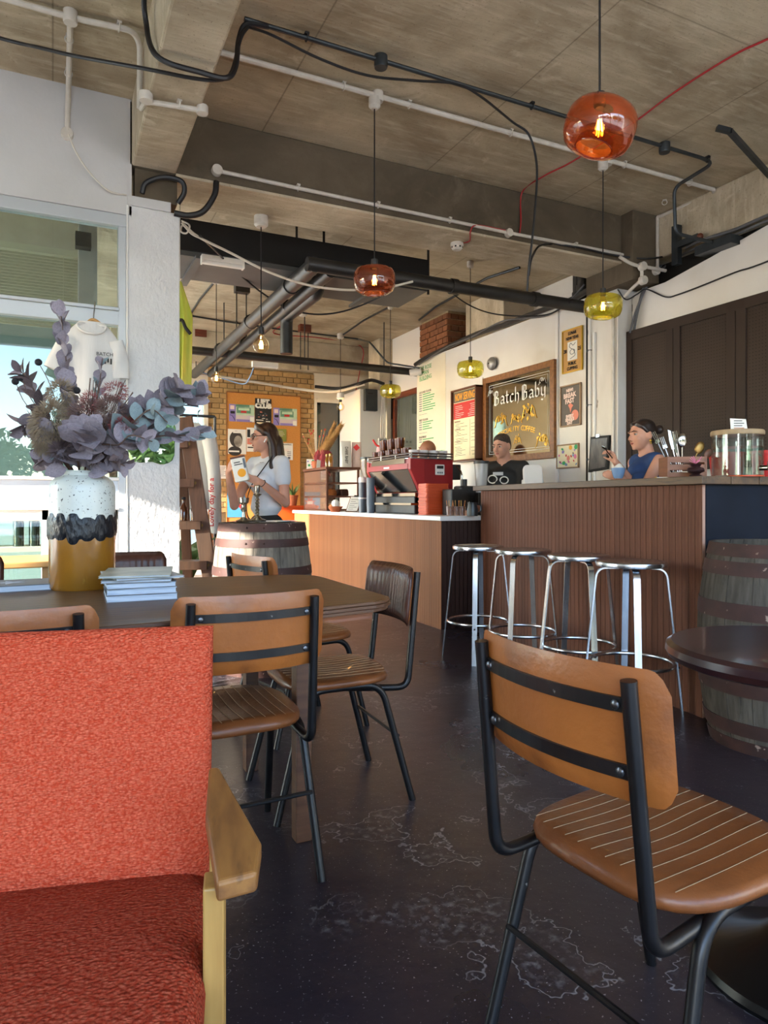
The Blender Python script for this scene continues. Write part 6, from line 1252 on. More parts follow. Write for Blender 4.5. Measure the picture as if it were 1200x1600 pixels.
for z_ in (.35, .62, .90, 1.20, 1.48):
    f = z_ / La.z; a = Lb + (La - Lb) * f; d = off.normalized(); e = Vector((-d.y, d.x, 0)); e = e if e.y < 0 else -e
    M_ = frame(d, -e, UPV, (a.x, a.y, z_)); MB().bx(-.0, off.length, -.06, .10, -.03, .03, M_).build('step', X['ladder'], t, bevel=.003)
    MB().tube([a - e * -.02 + Vector((0, 0, .0)), a + e * .022], .012, 10).build('bolt', X['brass'], t)
stepz = .90; f = stepz / La.z; a0_ = Lb + (La - Lb) * f
for k, l_ in enumerate(('amber bottle on the ladder step, right one', 'amber bottle on the ladder step, middle one', 'amber bottle on the ladder step, left one')):
    p = a0_ + off.normalized() * (.06 + .075 * k) + Vector((.02, .07, .03)); t2 = thing('amber_bottle', l_, 'bottle', p, 0, 'amber bottles on the ladder'); MB().lathe([(0, 0), (.026, 0), (.027, .09), (.012, .12), (.012, .15), (0, .15)], 16).build('glass', X['ambg'], t2, smooth=True, world=False); MB().lathe([(0, .15), (.015, .15), (.015, .17), (0, .17)], 12).build('cap', X['ink'], t2, smooth=True, world=False)
# long-sleeved white top hanging on a rail
X['cotton'] = mat('white_cotton', '#d9d6d2', '#cfccc9', rough=.9, scale=3, stretch=(6, 6, .8), bump=.3, bscale=5); X['rail'] = mat('rail_metal', '#2a2a2c', rough=.4, metal=.6)
tr = thing('clothes_rail', 'black clothes rail behind the ladder', 'rail', dp(300, 900, 5.75)); r0, r1 = dp(240, 650, 5.7), dp(336, 655, 5.9); r1.z = r0.z = 1.79
MB().tube([r0, r1], .012, 8).build('bar', X['rail'], tr, smooth=True); [MB().tube([q, Vector((q.x, q.y, 0))], .012, 8).build('upright', X['rail'], tr, smooth=True) for q in (r0, r1)]
c0 = dp(309, 660, 5.75); t = thing('long_sleeved_top', 'white long-sleeved top with red words down the sleeve', 'clothing', Vector((c0.x, c0.y, 1.0)), 0)
ax_ = CR * .96 + Vector((_s, _c, 0)) * .28
def garment(nm, prof, m, parent, org, X_, depth=.05, folds=6, seed=1, nv=14, nu=18):
    """prof(v)->(left,right,z); closed loop of cloth with soft folds"""
    Nn = X_.cross(UPV).normalized(); mb = MB(); rn = random.Random(seed); ph = rn.uniform(0, 6); vs = []; n_ = nu * 2
    for j in range(nv + 1):
        v = j / nv; a, b, z = prof(v); c_ = (a + b) / 2; h = (b - a) / 2
        for i in range(n_):
            an = 2 * math.pi * i / n_; u = math.cos(an); w_ = math.sin(an); d = (depth * (.6 + .5 * v) + .012 * v * math.sin(u * folds + ph + v * 1.3)) * w_ + .015 * v * math.sin(u * folds * .7 + ph)
            vs.append(org + X_ * (c_ + u * h) + Nn * d + UPV * z)
    fs = [(j * n_ + i, j * n_ + (i + 1) % n_, (j + 1) * n_ + (i + 1) % n_, (j + 1) * n_ + i) for j in range(nv) for i in range(n_)]
    return mb.add(vs, fs).build(nm, m, parent, smooth=True, ang=70)
org = Vector((c0.x, c0.y, 0))
garment('body', lambda v: (-.26 + .05 * (1 - v) ** 3, .10 + .02 * v - .09 * (1 - min(1, v * 5)) ** 2, 1.72 - .72 * v), X['cotton'], t, org, ax_, .06)
slv = MB(); sp_ = [org + ax_ * x + UPV * z + Vector((-.02, -.05, 0)) for x, z in ((.04, 1.68), (.10, 1.58), (.135, 1.35), (.15, 1.10), (.155, .86), (.15, .80))]
slv.tube(bez(sp_, 4), [.045] * 4 + [.06] * 4 + [.055] * 4 + [.05] * 4 + [.045] * 4 + [.042], 12).build('sleeve', X['cotton'], t, smooth=True)
sd = (CR * .985 + Vector((_s, _c, 0)) * .1); nrm = Vector((-_s, -_c, 0)); tp = org + ax_ * .135 + UPV * 1.06 + Vector((-.02, -.05, 0)) + nrm * .062
text('lettering', 'Lovely day for a', .062, X['redink'], t, frame(Vector((-.02 * _c, .02 * _s, 1)).normalized(), -CR, nrm, tp) if 0 else frame(UPV, -CR, nrm, tp), bold=.001)
MB().tube(bez([Vector((c0.x, c0.y, 1.81)), Vector((c0.x + .02, c0.y, 1.83)), Vector((c0.x, c0.y, 1.79)), Vector((c0.x, c0.y, 1.72))], 4), .004, 6).build('hook', X['alu'], t)
# green cloth on the column side
X['limecloth'] = mat('lime_cloth', '#a9b53a', '#c3bf58', rough=.7, scale=4, stretch=(3, 3, .6), bump=.4, bscale=6)
g0 = dp(281, 440, 4.95); t = thing('hanging_cloth', 'lime green nylon cloth with a black strap hanging off the column', 'cloth', Vector((g0.x, g0.y, dp(290, 612, 4.95).z)))
MB().tube([g0, Vector((g0.x, g0.y, 3.498))], .003, 5).build('cord', X['whitecable'], t)
garment('cloth', lambda v: (-.008 - .02 * v, .012 + .085 * min(1, v * 3.2) - .01 * v, g0.z - (.79) * v), X['limecloth'], t, Vector((g0.x, g0.y, 0)), CR.copy(), .025, 9, 4, 20)
MB().tube(bez([dp(277, 513, 4.90), dp(274, 505, 4.88), dp(284, 500, 4.88), dp(290, 512, 4.88), dp(298, 522, 4.9)], 5), .012, 6).build('strap', X['ink'], t, smooth=True)
# T-shirt on the window
tq = lambda px, py: yp(px, py, 4.33)
t = thing('tshirt', 'white printed T-shirt on a wooden hanger against the shop window', 'clothing', tq(140, 700)); X1 = Vector((1, 0, 0)); o0 = Vector((0, 4.33, 0)); zt, zb_ = tq(140, 503).z, tq(140, 705).z
xl, xr = tq(98, 520).x, tq(187, 520).x
garment('body', lambda v: (xl + .085 * (1 - min(1, v * 6)) ** 1.5 - .005 * v, xr - .085 * (1 - min(1, v * 6)) ** 1.5 + .01 * v, zt - (zt - zb_) * v), X['cotton'], t, o0, X1, .035, 5, 3, 20)
def sleeve(pts, ws, dd):
    P_ = bez(pts, 4); vs = []; n_ = 16
    for i, q in enumerate(P_):
        T = (P_[min(i + 1, len(P_) - 1)] - P_[max(i - 1, 0)]).normalized(); U = T.cross(Vector((0, 1, 0))).normalized(); w_ = ws[0] + (ws[1] - ws[0]) * i / (len(P_) - 1)
        for j in range(n_): a = 2 * math.pi * j / n_; vs.append(q + U * w_ * math.cos(a) + Vector((0, 1, 0)) * (dd * math.sin(a) + .006 * math.sin(3 * a + i)))
    MB().add(vs, [(i * n_ + j, i * n_ + (j + 1) % n_, (i + 1) * n_ + (j + 1) % n_, (i + 1) * n_ + j) for i in range(len(P_) - 1) for j in range(n_)]).build('sleeve', X['cotton'], t, smooth=True, ang=75)
sleeve((tq(108, 530), tq(98, 550), tq(86, 578)), (.05, .062), .026); sleeve((tq(180, 534), tq(187, 560), tq(189, 592)), (.045, .05), .026)
MB().tube([(tq(143, 508).x + .075 * math.cos(a), 4.30 + .02 * math.sin(a), zt - .03 + .045 * math.sin(a) * (1 if math.sin(a) < 0 else .4)) for a in [i * math.pi / 12 for i in range(24)]], .008, 6, True).build('collar', X['cotton'], t, smooth=True)
MB().tube(bez([tq(125, 520), tq(136, 506), tq(146, 500), tq(160, 510), tq(176, 530)], 5), .011, 8).build('hanger', X['palewood'], t, smooth=True); MB().tube(bez([tq(147, 500), tq(147, 492) + Vector((0, .05, 0)), Vector((tq(150, 487).x, 4.42, 2.245)), Vector((tq(149, 484).x, 4.432, 2.237))], 4), .0035, 6).build('hook', X['alu'], t, smooth=True)
pq = tq(163, 556); text('lettering', 'BATCH', .028, X['ink'], t, wallm_y(pq.x, 4.285, pq.z))
for k in range(5): MB().bx(pq.x - .035 + k * .016, pq.x - .026 + k * .016, 4.284, 4.286, pq.z - .055 + .01 * (k % 2), pq.z - .022).build('printed_mark', X['ink'], t)
# irregular mirror on the column
P = []
for k in range(40):
    a = 2 * math.pi * k / 40; ca_, sa_ = math.cos(a), math.sin(a); r_ = (abs(ca_) ** 7 + abs(sa_) ** 7) ** (-1 / 7); w_ = 1 + .035 * math.sin(5 * a + 1) + .02 * math.sin(9 * a); P.append((ca_ * r_ * .135 * w_, sa_ * r_ * .165 * w_))
q = yp(238, 681, 4.42); t = thing('column_mirror', 'wavy-edged frameless mirror on the white column', 'mirror', (q.x, 4.415, q.z - .165)); MB().prism(P, 0, .006, wallm_y(q.x, 4.428, q.z)).build('glass', X['mirror'], t)
# ================================================================== behind the shop window
t = thing('venetian_blind', 'cream slatted blind seen through the upper shop window', 'blind', (yp(40, 400, 6.0).x, 6.0, 2.3)); bxl, bxr = -1.2, yp(121, 420, 6.0).x; zt_ = yp(60, 396, 6.0).z; X['blind'] = mat('cream_blind', '#ded9c2', rough=.5)
MB().bx(bxl, bxr, 5.97, 6.03, zt_, zt_ + .05).build('head_rail', X['blind'], t); sm = MB().box((0, 0, 0), (bxr - bxl, .030, .0025), Matrix.Rotation(.9, 4, 'X')).mesh('slat', X['blind'])
for k in range(24): inst('slat', sm, t, ROOTM[t.name].inverted() @ Matrix.Translation(((bxl + bxr) / 2, 6.0, zt_ - .02 - k * .0235)))
[MB().tube([(x_, 5.985, zt_), (x_, 5.985, zt_ - .58)], .002, 4).build('cord', X['blind'], t) for x_ in (bxr - .1, bxr - .6)]
t = thing('shop_shelf', 'pale shelf unit behind the lower shop window', 'shelf', (-.4, 5.6, 0)); [MB().bx(-1.2, .3, 5.4, 5.75, z_, z_ + .03).build('board', X['offwhite'], t) for z_ in (.3, .72, 1.14)]; [MB().bx(x_, x_ + .03, 5.4, 5.75, 0, 1.17).build('side', X['offwhite'], t) for x_ in (-1.2, .27)]
for k, (x_, l_) in enumerate(((-.02, 'dark wine bottle behind the lower shop window, right one'), (-.12, 'dark wine bottle behind the lower shop window, middle one'), (-.22, 'dark wine bottle behind the lower shop window, left one'))):
    o = MB().lathe([(0, 0), (.036, 0), (.036, .17), (.014, .22), (.014, .29), (0, .29)], 16).build('wine_bottle', mat('bottle_glass_%d' % k, '#26302a', rough=.15, coat=.5), smooth=True, world=False); o.location = (x_, 5.55, .751); tag(o, l_, 'bottle', 'bottles behind the shop window')
tag(MB().bx(-.04, .08, 5.9, 6.0, zt_ - .1, zt_ + .02).build('wall_speaker', X['ink']), 'black speaker box seen through the upper shop window', 'speaker').location = yp(130, 388, 6.25)
# ================================================================== table and barrel tops
X['pages'] = mat('page_edges', '#c9d2de', '#aab6c6', rough=.7, scale=60, stretch=(.2, .2, 6)); X['mag1'] = mat('magazine_cover', '#b9b7a6', '#8f9484', rough=.4, scale=9); X['mag2'] = mat('magazine_grey', '#8d8f92', '#a5a7a8', rough=.4, scale=8); X['slate'] = mat('slate_cover', '#6d7076', '#5f6268', rough=.5, scale=6)
pz = zp(226, 940, TZ); z_ = TZ
for k, (nm, l_, w_, d_, h_, cov, rz) in enumerate((('book', 'thick book at the bottom of the magazine pile', .215, .28, .022, 'slate', .02), ('book', 'second book up in the magazine pile', .21, .27, .018, 'pages', -.03), ('book', 'pale book in the middle of the magazine pile', .21, .275, .018, 'slate', .04), ('magazine', 'thin magazine under the top of the pile', .21, .28, .008, 'mag2', -.10), ('magazine', 'grey magazine second from the top of the pile', .21, .28, .007, 'mag2', .16), ('magazine', 'pale magazine lying open-edged on top of the pile', .215, .285, .007, 'mag1', -.12))):
    t = thing(nm, l_, nm, (pz.x + .0 + .006 * math.sin(k * 2), pz.y + .15, z_), rz - .05, 'pile of magazines on the table')
    MB().box((0, 0, h_ / 2), (w_ - .006, d_ - .006, h_ - .003)).build('pages', X['pages'], t, world=False); MB().box((0, 0, h_ - .001), (w_, d_, .002)).build('cover', X[cov], t, world=False); MB().box((0, 0, .001), (w_, d_, .002)).build('back_cover', X[cov], t, world=False); z_ += h_ + .0005
pz = zp(45, 924, TZ); t = thing('book', 'grey book with a star pattern at the left table edge', 'book', (pz.x - .06, pz.y + .10, TZ), .05); MB().box((0, 0, .011), (.30, .20, .018)).build('pages', X['pages'], t, world=False); MB().box((0, 0, .0215), (.306, .206, .003)).build('cover', X['slate'], t, world=False); MB().box((0, 0, .0012), (.306, .206, .0024)).build('back_cover', X['slate'], t, world=False)
MB().prism([((.055 if k % 2 else .022) * math.cos(k * math.pi / 5), (.055 if k % 2 else .022) * math.sin(k * math.pi / 5)) for k in range(10)], .0231, .0238).build('printed_star', X['pages'], t, world=False)
X['silver'] = mat('tarnished_silver', '#a9a294', '#8a8478', rough=.25, metal=.9, scale=9)
bt = .937
o = MB().lathe([(0, 0), (.19, 0), (.195, .006), (.18, .008), (0, .006)], 36).build('serving_tray', X['silver'], smooth=True, world=False); o.location = (BL.x - .02, BL.y - .03, bt - .002); tag(o, 'round silver tray lying on the grey barrel', 'tray')
def candlestick(label, p, prof, cup): 
    t = thing('candlestick', label, 'candlestick', p); MB().lathe(prof, 20).build('stem', X['silver'], t, smooth=True, world=False); MB().lathe(cup, 18).build('candle_cup', X['silver'], t, smooth=True, world=False)
c1 = dp(381, 815, 4.30); candlestick('short silver candlestick on the left of the barrel top', (c1.x, c1.y, bt + .0065), [(0, 0), (.045, 0), (.05, .008), (.03, .016), (.012, .03), (.01, .06), (.02, .075), (.012, .09), (.014, .105)], [(.014, .105), (.03, .12), (.034, .15), (.028, .15), (.024, .125), (0, .12)])
c2 = dp(402, 815, 4.38); candlestick('tall twisted silver candlestick on the right of the barrel top', (c2.x, c2.y, bt + .0065), [(0, 0), (.055, 0), (.058, .01), (.03, .02), (.012, .035)] + [(.009 + .005 * (k % 2), .04 + .011 * k) for k in range(12)] + [(.03, .172), (.01, .178)], [(.01, .178), (.017, .19), (.017, .225), (.021, .228), (.012, .22), (0, .2)])
o = MB().box((0, 0, .002), (.16, .11, .004), rz=.4).build('leaflet', X['paper'], world=False); o.location = (BL.x + .09, BL.y - .12, bt + .008); tag(o, 'white leaflet on the barrel tray', 'leaflet')
pq = dp(285, 850, 5.6); t = thing('floor_plant', 'leafy green pot plant behind the ladder foot', 'plant', (pq.x, pq.y, 0)); MB().lathe([(0, 0), (.12, 0), (.16, .3), (.15, .3), (.14, .28), (0, .28)], 20).build('pot', X['terra'], t, smooth=True, world=False); rnd = random.Random(4)
for k in range(18):
    a = k * 2.4; L = rnd.uniform(.25, .5); d = Vector((math.cos(a), math.sin(a), 0)); MB().tube([Vector((0, 0, .28)), d * L * .3 + UPV * (.28 + L * .9), d * L * .7 + UPV * (.28 + L * 1.1)], [.006, .05, .004], 5, flat=.15).build('leaf', X['aloe'], t, world=False)

# ================================================================== people
def cone(mb, a, b, r0, r1, n=12):
    a, b = Vector(a), Vector(b); mb.ball(a, r0, n, 8); mb.ball(b, r1, n, 8)
    if (b - a).length > 1e-5: mb.tube([a, b], [r0, r1], n)
def chain(mb, pts, rs, n=12):
    for i in range(len(pts) - 1): cone(mb, pts[i], pts[i + 1], rs[i], rs[i + 1], n)
def ell(mb, c, r, R=None):
    mb.ball((0, 0, 0), r, 18, 12, Matrix.Translation(c) @ (R if R is not None else Matrix()))
def blob(mb, name, m, parent, voxel=.007, it=4, sm=.5):
    """melt overlapping rounded volumes into one continuous skin"""
    me = mb.mesh(name, m); o = bpy.data.objects.new(name, me); COL.objects.link(o)
    md = o.modifiers.new('melt', 'REMESH'); md.mode = 'VOXEL'; md.voxel_size = voxel
    dg = bpy.context.evaluated_depsgraph_get(); dg.update(); me2 = bpy.data.meshes.new_from_object(o.evaluated_get(dg)); o.modifiers.clear(); o.data = me2; me2.name = name
    bm = bmesh.new(); bm.from_mesh(me2)
    for _ in range(it): bmesh.ops.smooth_vert(bm, verts=bm.verts, factor=sm, use_axis_x=True, use_axis_y=True, use_axis_z=True)
    bm.to_mesh(me2); bm.free(); me2.materials.clear(); me2.materials.append(m); me2.polygons.foreach_set('use_smooth', [True] * len(me2.polygons))
    o.parent = parent; return o
def hand(mb, w, d, n, side, curl=.5, k=1., spread=1.):
    """w wrist, d towards the knuckles, n palm normal (fingers bend that way), side +1/-1 thumb side"""
    d, n = Vector(d).normalized(), Vector(n); n = (n - d * d.dot(n)).normalized(); s_ = d.cross(n) * side; w = Vector(w)
    R = Matrix((s_, d, n)).transposed().to_4x4(); ell(mb, w + d * .045 * k, (.036 * k, .050 * k, .015 * k), R)
    for j, (off, L, r) in enumerate(((.026, .070, .0085), (.009, .078, .0088), (-.008, .073, .0084), (-.024, .058, .0076))):
        p = w + d * (.078 - abs(off) * .25) * k + s_ * off * k * spread; dirv = d.copy(); pts = [w + d * .045 * k + s_ * off * k, p]; rs = [r * k * 1.05, r * k]
        for q, f in enumerate((.45, .32, .25)):
            ang = curl * (1.0 if q else .8) * (1 + .08 * j); dirv = (dirv * math.cos(ang) + n * math.sin(ang)).normalized(); n2 = None
            p = p + dirv * L * f * k; pts.append(p); rs.append(r * k * (.95 - .1 * q)); nn = n - dirv * dirv.dot(n); n = nn.normalized() if nn.length > 1e-3 else n
        n = Vector(R.col[2][:3]); chain(mb, pts, rs, 8)
    b0 = w + d * .02 * k + s_ * .028 * k; b1 = b0 + (d * .6 + s_ * .75 + n * .25).normalized() * .038 * k; b2 = b1 + (d * .85 + s_ * .25 + n * .5).normalized() * .03 * k
    chain(mb, [w + d * .015 * k + s_ * .012 * k, b0, b1, b2], [.014 * k, .013 * k, .0098 * k, .008 * k], 8)
X['eyewhite'] = mat('eye_white', '#b9ada2', rough=.4); X['iris'] = mat('dark_iris', '#2b1e16', rough=.2); X['lips'] = mat('lips', '#9a5348', rough=.5)
def skinm(name, c1, c2): return mat(name, c1, c2, rough=.55, scale=7, spec=.35)
def person(label, base, facing, Ht, skin, hair_m, hair, head_yaw=0., head_pitch=0., arms=(), torso=None, female=True, belly=1.):
    rz = math.atan2(-facing.x, facing.y); t = thing('person', label, 'person', (base.x, base.y, 0), rz); Mi = ROOTM[t.name].inverted(); L = lambda p: Mi @ Vector(p)
    mb = MB(); sw = .155 if female else .185; sh = .815 * Ht; zc = Ht - .105
    piv = Vector((0, -.02, Ht - .215)); HR = Matrix.Translation(piv) @ Matrix.Rotation(head_yaw, 4, 'Z') @ Matrix.Rotation(head_pitch, 4, 'X') @ Matrix.Translation(-piv)
    hm = MB()
    ell(hm, (0, -.012, zc + .004), (.073, .094, .100)); ell(hm, (0, .022, zc - .048), (.060, .066, .068)); ell(hm, (0, .040, zc - .082), (.036, .045, .028)); ell(hm, (0, .072, zc - .100), (.018, .015, .013))
    for s_ in (-1, 1): ell(hm, (s_ * .032, .052, zc - .035), (.026, .028, .028)); ell(hm, (s_ * .074, -.012, zc - .015), (.010, .022, .031)); ell(hm, (s_ * .028, .074, zc + .018), (.026, .012, .009))
    cone(hm, (0, .082, zc + .008), (0, .104, zc - .030), .008, .012); ell(hm, (0, .096, zc - .036), (.016, .012, .009))
    ell(hm, (0, .079, zc - .058), (.022, .011, .007)); ell(hm, (0, .077, zc - .068), (.020, .011, .007))
    mb.add(hm.v, hm.f, HR)
    cone(mb, HR @ Vector((0, -.02, zc - .07)), (0, -.035, .845 * Ht), .050 if female else .058, .056 if female else .068)
    chain(mb, [(-sw * .9, -.03, sh), (0, -.035, sh + .025), (sw * .9, -.03, sh)], [.045, .055, .045])
    ell(mb, (0, -.015, .74 * Ht), (.135 if female else .165, .090, .16)); ell(mb, (0, -.01, .62 * Ht), (.115, .082, .14)); ell(mb, (0, -.02, .53 * Ht), (.15, .10, .11))
    if female: [ell(mb, (s_ * .065, .062, .735 * Ht), (.058, .052, .058)) for s_ in (-1, 1)]
    for s_ in (-1, 1): chain(mb, [(s_ * .085, -.01, .50 * Ht), (s_ * .09, .01, .285 * Ht), (s_ * .09, -.02, .05 * Ht)], [.078, .052, .036])
    J = []
    for side, el, wr, hd, hn, curl in arms:
        s0_ = Vector((side * sw, -.03, sh)); e, w_ = L(el), L(wr); k = 1. if female else 1.12
        chain(mb, [s0_, s0_ * .45 + e * .55, e], [.046 * k, .040 * k, .035 * k]); chain(mb, [e, e * .55 + w_ * .45, w_], [.034 * k, .033 * k, .024 * k]); J.append((s0_, e, w_))
        R3 = Mi.to_3x3(); hand(mb, w_, R3 @ Vector(hd), R3 @ Vector(hn), -side, curl, .95 * k)
    body = blob(mb, 'body', skin, t, .0062)
    V = lambda p: HR @ Vector(p)
    for s_ in (-1, 1):
        e = MB(); e.ball((s_ * .031, .0695, zc + .001), (.0125, .0095, .0085), 12, 8, HR); ey = e.build('eye', X['eyewhite'], t, smooth=True, world=False); e = MB(); e.ball((s_ * .031, .0775, zc + .001), (.0062, .003, .0062), 10, 6, HR); e.build('iris', X['iris'], ey, smooth=True, world=False)
        b_ = MB().tube([V((s_ * .012, .088, zc + .020)), V((s_ * .032, .086, zc + .025)), V((s_ * .052, .072, zc + .019))], [.003, .004, .002], 6); b_.build('eyebrow', hair_m, t, smooth=True, world=False)
    m_ = MB(); m_.ball((0, .0875, zc - .063), (.019, .006, .0065), 12, 6, HR); m_.build('mouth', X['lips'], t, smooth=True, world=False)
    if hair:
        h = MB(); hh = MB(); hair(hh, zc); h.add(hh.v, hh.f, HR); blob(h, 'hair', hair_m, t, .008, 3)
    return t, HR, J, sw, sh, zc
def shirt(t, Ht, sw, sh, J, m, sleeve=.5, hem=.56, female=True, name='shirt', puff=.012, strap=False):
    mb = MB(); k = puff
    if not strap: chain(mb, [(-sw * .95, -.03, sh), (0, -.035, sh + .012), (sw * .95, -.03, sh)], [.047 + k, .05 + k, .047 + k])
    else: chain(mb, [(-sw * .66, -.03, sh), (0, -.035, sh - .01), (sw * .66, -.03, sh)], [.048 + k, .05 + k, .048 + k])
    ell(mb, (0, -.015, (.74 if not strap else .725) * Ht), ((.135 if female else .165) + k, .090 + k, .15)); ell(mb, (0, -.01, .63 * Ht), (.118 + k, .084 + k, .14)); mb.ball((0, -.012, (hem + .04) * Ht), (.130 + k, .092 + k, .07), 16, 8)
    ell(mb, (0, .005, .775 * Ht), (.10, .082 + k, .075)); ell(mb, (0, .03, .72 * Ht), (.09, .09 + k * .5, .09))
    if female: [ell(mb, (s_ * .065, .064, .735 * Ht), (.058 + k * .6, .052 + k * .6, .058)) for s_ in (-1, 1)]
    if not strap:
        for s0_, e, w_ in J: chain(mb, [s0_, s0_ + (e - s0_) * sleeve], [.050 + k, .050 + k * .9])
    return blob(mb, name, m, t, .009, 5)
def trousers(t, Ht, m, name='trousers', wide=1.):
    mb = MB(); ell(mb, (0, -.015, .54 * Ht), (.158, .108, .09)); ell(mb, (0, -.02, .50 * Ht), (.165, .112, .10))
    for s_ in (-1, 1): chain(mb, [(s_ * .085, -.01, .49 * Ht), (s_ * .092, .008, .285 * Ht), (s_ * .095, -.015, .04 * Ht)], [.088, .07 * wide, .062 * wide])
    blob(mb, name, m, t, .012, 4)
    for s_ in (-1, 1):
        s2 = MB(); ell(s2, (s_ * .095, .04, .035), (.042, .125, .034)); blob(s2, 'shoe', X['ink'], t, .01, 2)
def room_dir(lat, depth): return (Vector((_c, -_s, 0)) * lat + Vector((_s, _c, 0)) * depth).normalized()
TOW = Vector((-_s, -_c, 0))      # towards the viewer
# --- woman with glasses
b = dp(414, 700, 5.28); Ht = 1.665
sk = skinm('fair_skin', '#c08a74', '#cb9680'); hr = mat('dark_brown_hair', '#2b1b14', '#41281b', rough=.4, scale=20, stretch=(1, 1, .15), bump=.3)
def long_hair(h, zc):
    ell(h, (0, -.020, zc + .046), (.078, .090, .064)); ell(h, (0, -.028, zc + .018), (.080, .090, .100)); ell(h, (0, -.058, zc - .03), (.078, .058, .10))
    for s_ in (-1, 1): chain(h, [(s_ * .062, -.02, zc + .03), (s_ * .078, -.045, zc - .06), (s_ * .088, -.05, zc - .16), (s_ * .10, -.03, zc - .24)], [.026, .032, .036, .022])
    chain(h, [(0, -.09, zc - .04), (0, -.10, zc - .15), (0, -.10, zc - .24)], [.06, .06, .04])
    for s_ in (-1, 1): chain(h, [(0, .052, zc + .092), (s_ * .045, .048, zc + .072), (s_ * .072, .012, zc + .03)], [.018, .018, .020])
f = room_dir(-.62, -.78)
t, HR, J, sw, sh, zc = person('woman with glasses in a white T-shirt holding a coffee bag', b, f, Ht, sk, hr, long_hair, head_yaw=math.radians(-30), head_pitch=math.radians(-2),
    arms=((1, dp(366, 790, 5.12), dp(357, 738, 4.98), UPV + CR * .25, CR * .8 + TOW * -.5, .55), (-1, dp(446, 786, 5.16), dp(407, 753, 4.98), CR * -1 + UPV * .35, TOW * -.7 + UPV * .3 - CR * .2, .35)))
shirt(t, Ht, sw, sh, J, mat('white_tee', '#d2d5dc', '#c6cad2', rough=.85, scale=4, bump=.2, bscale=9), .42, .575); trousers(t, Ht, mat('black_cloth', '#121214', '#1a1a1c', rough=.8, scale=6), wide=1.3)
gl = MB(); mgl = MB()
for s_ in (-1, 1):
    P = [tuple(HR @ Vector((s_ * .033 + .025 * math.cos(a), .091 - .10 * abs(math.cos(a) * .025) , zc - .001 + .019 * math.sin(a)))) for a in [i * math.pi / 10 for i in range(20)]]; mgl.tube(P, .0022, 6, True); mgl.tube([HR @ Vector((s_ * .058, .088, zc + .004)), HR @ Vector((s_ * .082, .02, zc + .006)), HR @ Vector((s_ * .078, -.02, zc + .0))], .002, 6)
mgl.tube([HR @ Vector((-.009, .092, zc + .002)), HR @ Vector((.009, .092, zc + .002))], .002, 6); mgl.build('glasses', X['ink'], t, world=False, smooth=True)
e = MB().tube([HR @ Vector((-.086, .0, zc - .018)), HR @ Vector((-.088, .018, zc - .045))], .0045, 6); e.build('earphone', X['white'], t, world=False, smooth=True)
st = MB(); P = [Vector((-.105, .02, sh + .055)), Vector((-.07, .085, sh - .05)), Vector((-.01, .135, sh - .16)), Vector((.06, .125, sh - .28)), Vector((.13, .06, sh - .40)), Vector((.155, -.02, sh - .46))]; st.tube(bez(P, 6), .011, 4, flat=.35).build('bag_strap', X['ink'], t, world=False, smooth=True)
st = MB(); st.tube(bez([Vector((-.105, .02, sh + .055)), Vector((-.10, -.06, sh + .05)), Vector((-.03, -.135, sh - .12)), Vector((.1, -.12, sh - .36)), Vector((.155, -.02, sh - .46))], 6), .011, 4, flat=.35).build('bag_strap', X['ink'], t, world=False, smooth=True)
bg_ = MB(); ell(bg_, (.19, -.02, sh - .52), (.045, .11, .085)); blob(bg_, 'shoulder_bag', X['ink'], t, .012, 2)
nk = MB().tube([Vector((.05 * math.cos(a), -.03 + .068 * math.sin(a), sh + .035 - .03 * math.sin(a))) for a in [math.radians(10 + 16 * i) for i in range(11)]], .0018, 5); nk.build('necklace', X['ink'], t, world=False)
J0 = [j for j in J][1]; 
MB().tube([tuple(J0[2] + (J0[1] - J0[2]).normalized() * .02 + v * .028) for v in [((J0[1] - J0[2]).orthogonal().normalized() * math.cos(a) + (J0[1] - J0[2]).normalized().cross((J0[1] - J0[2]).orthogonal().normalized()) * math.sin(a)) for a in [i * math.pi / 8 for i in range(16)]]], .003, 5, True).build('hair_tie', X['ink'], t, world=False)
# the bag she holds
pk = dp(375, 733, 4.93); xk = (CR * .97 + UPV * .2).normalized(); yk = (UPV * .97 - CR * .2).normalized(); zk = TOW.copy(); Mk = frame(xk, yk, zk, pk)
t = thing('coffee_packet', 'white coffee packet with an orange disc held by the woman', 'packet', None, M=Mk) if 0 else thing('coffee_packet', 'white coffee packet with an orange disc held by the woman', 'packet', (pk.x, pk.y, pk.z - .09))
MB().prism(rrect(.10, .18, .012, 3), -.022, .022, Mk).build('pouch', X['paper'], t, bevel=.006); MB().lathe([(0, 0), (.03, 0), (.03, .001), (0, .001)], 22, M=Mk @ Matrix.Translation((.012, -.03, .0235))).build('orange_disc', X['amberink'], t)
for k, (a, b_) in enumerate(((-.03, .03), (-.03, .015))): MB().bx(a, b_, .03 + k * .016, .036 + k * .016, .0235, .0245, Mk).build('text_line', X['ink'], t)
MB().bx(-.05, .05, .078, .092, -.024, .0245, Mk).build('top_seal', X['casewood'], t); MB().bx(.035, .05, .0, .07, .0232, .0242, Mk).build('blue_strip', X['greycup'], t)
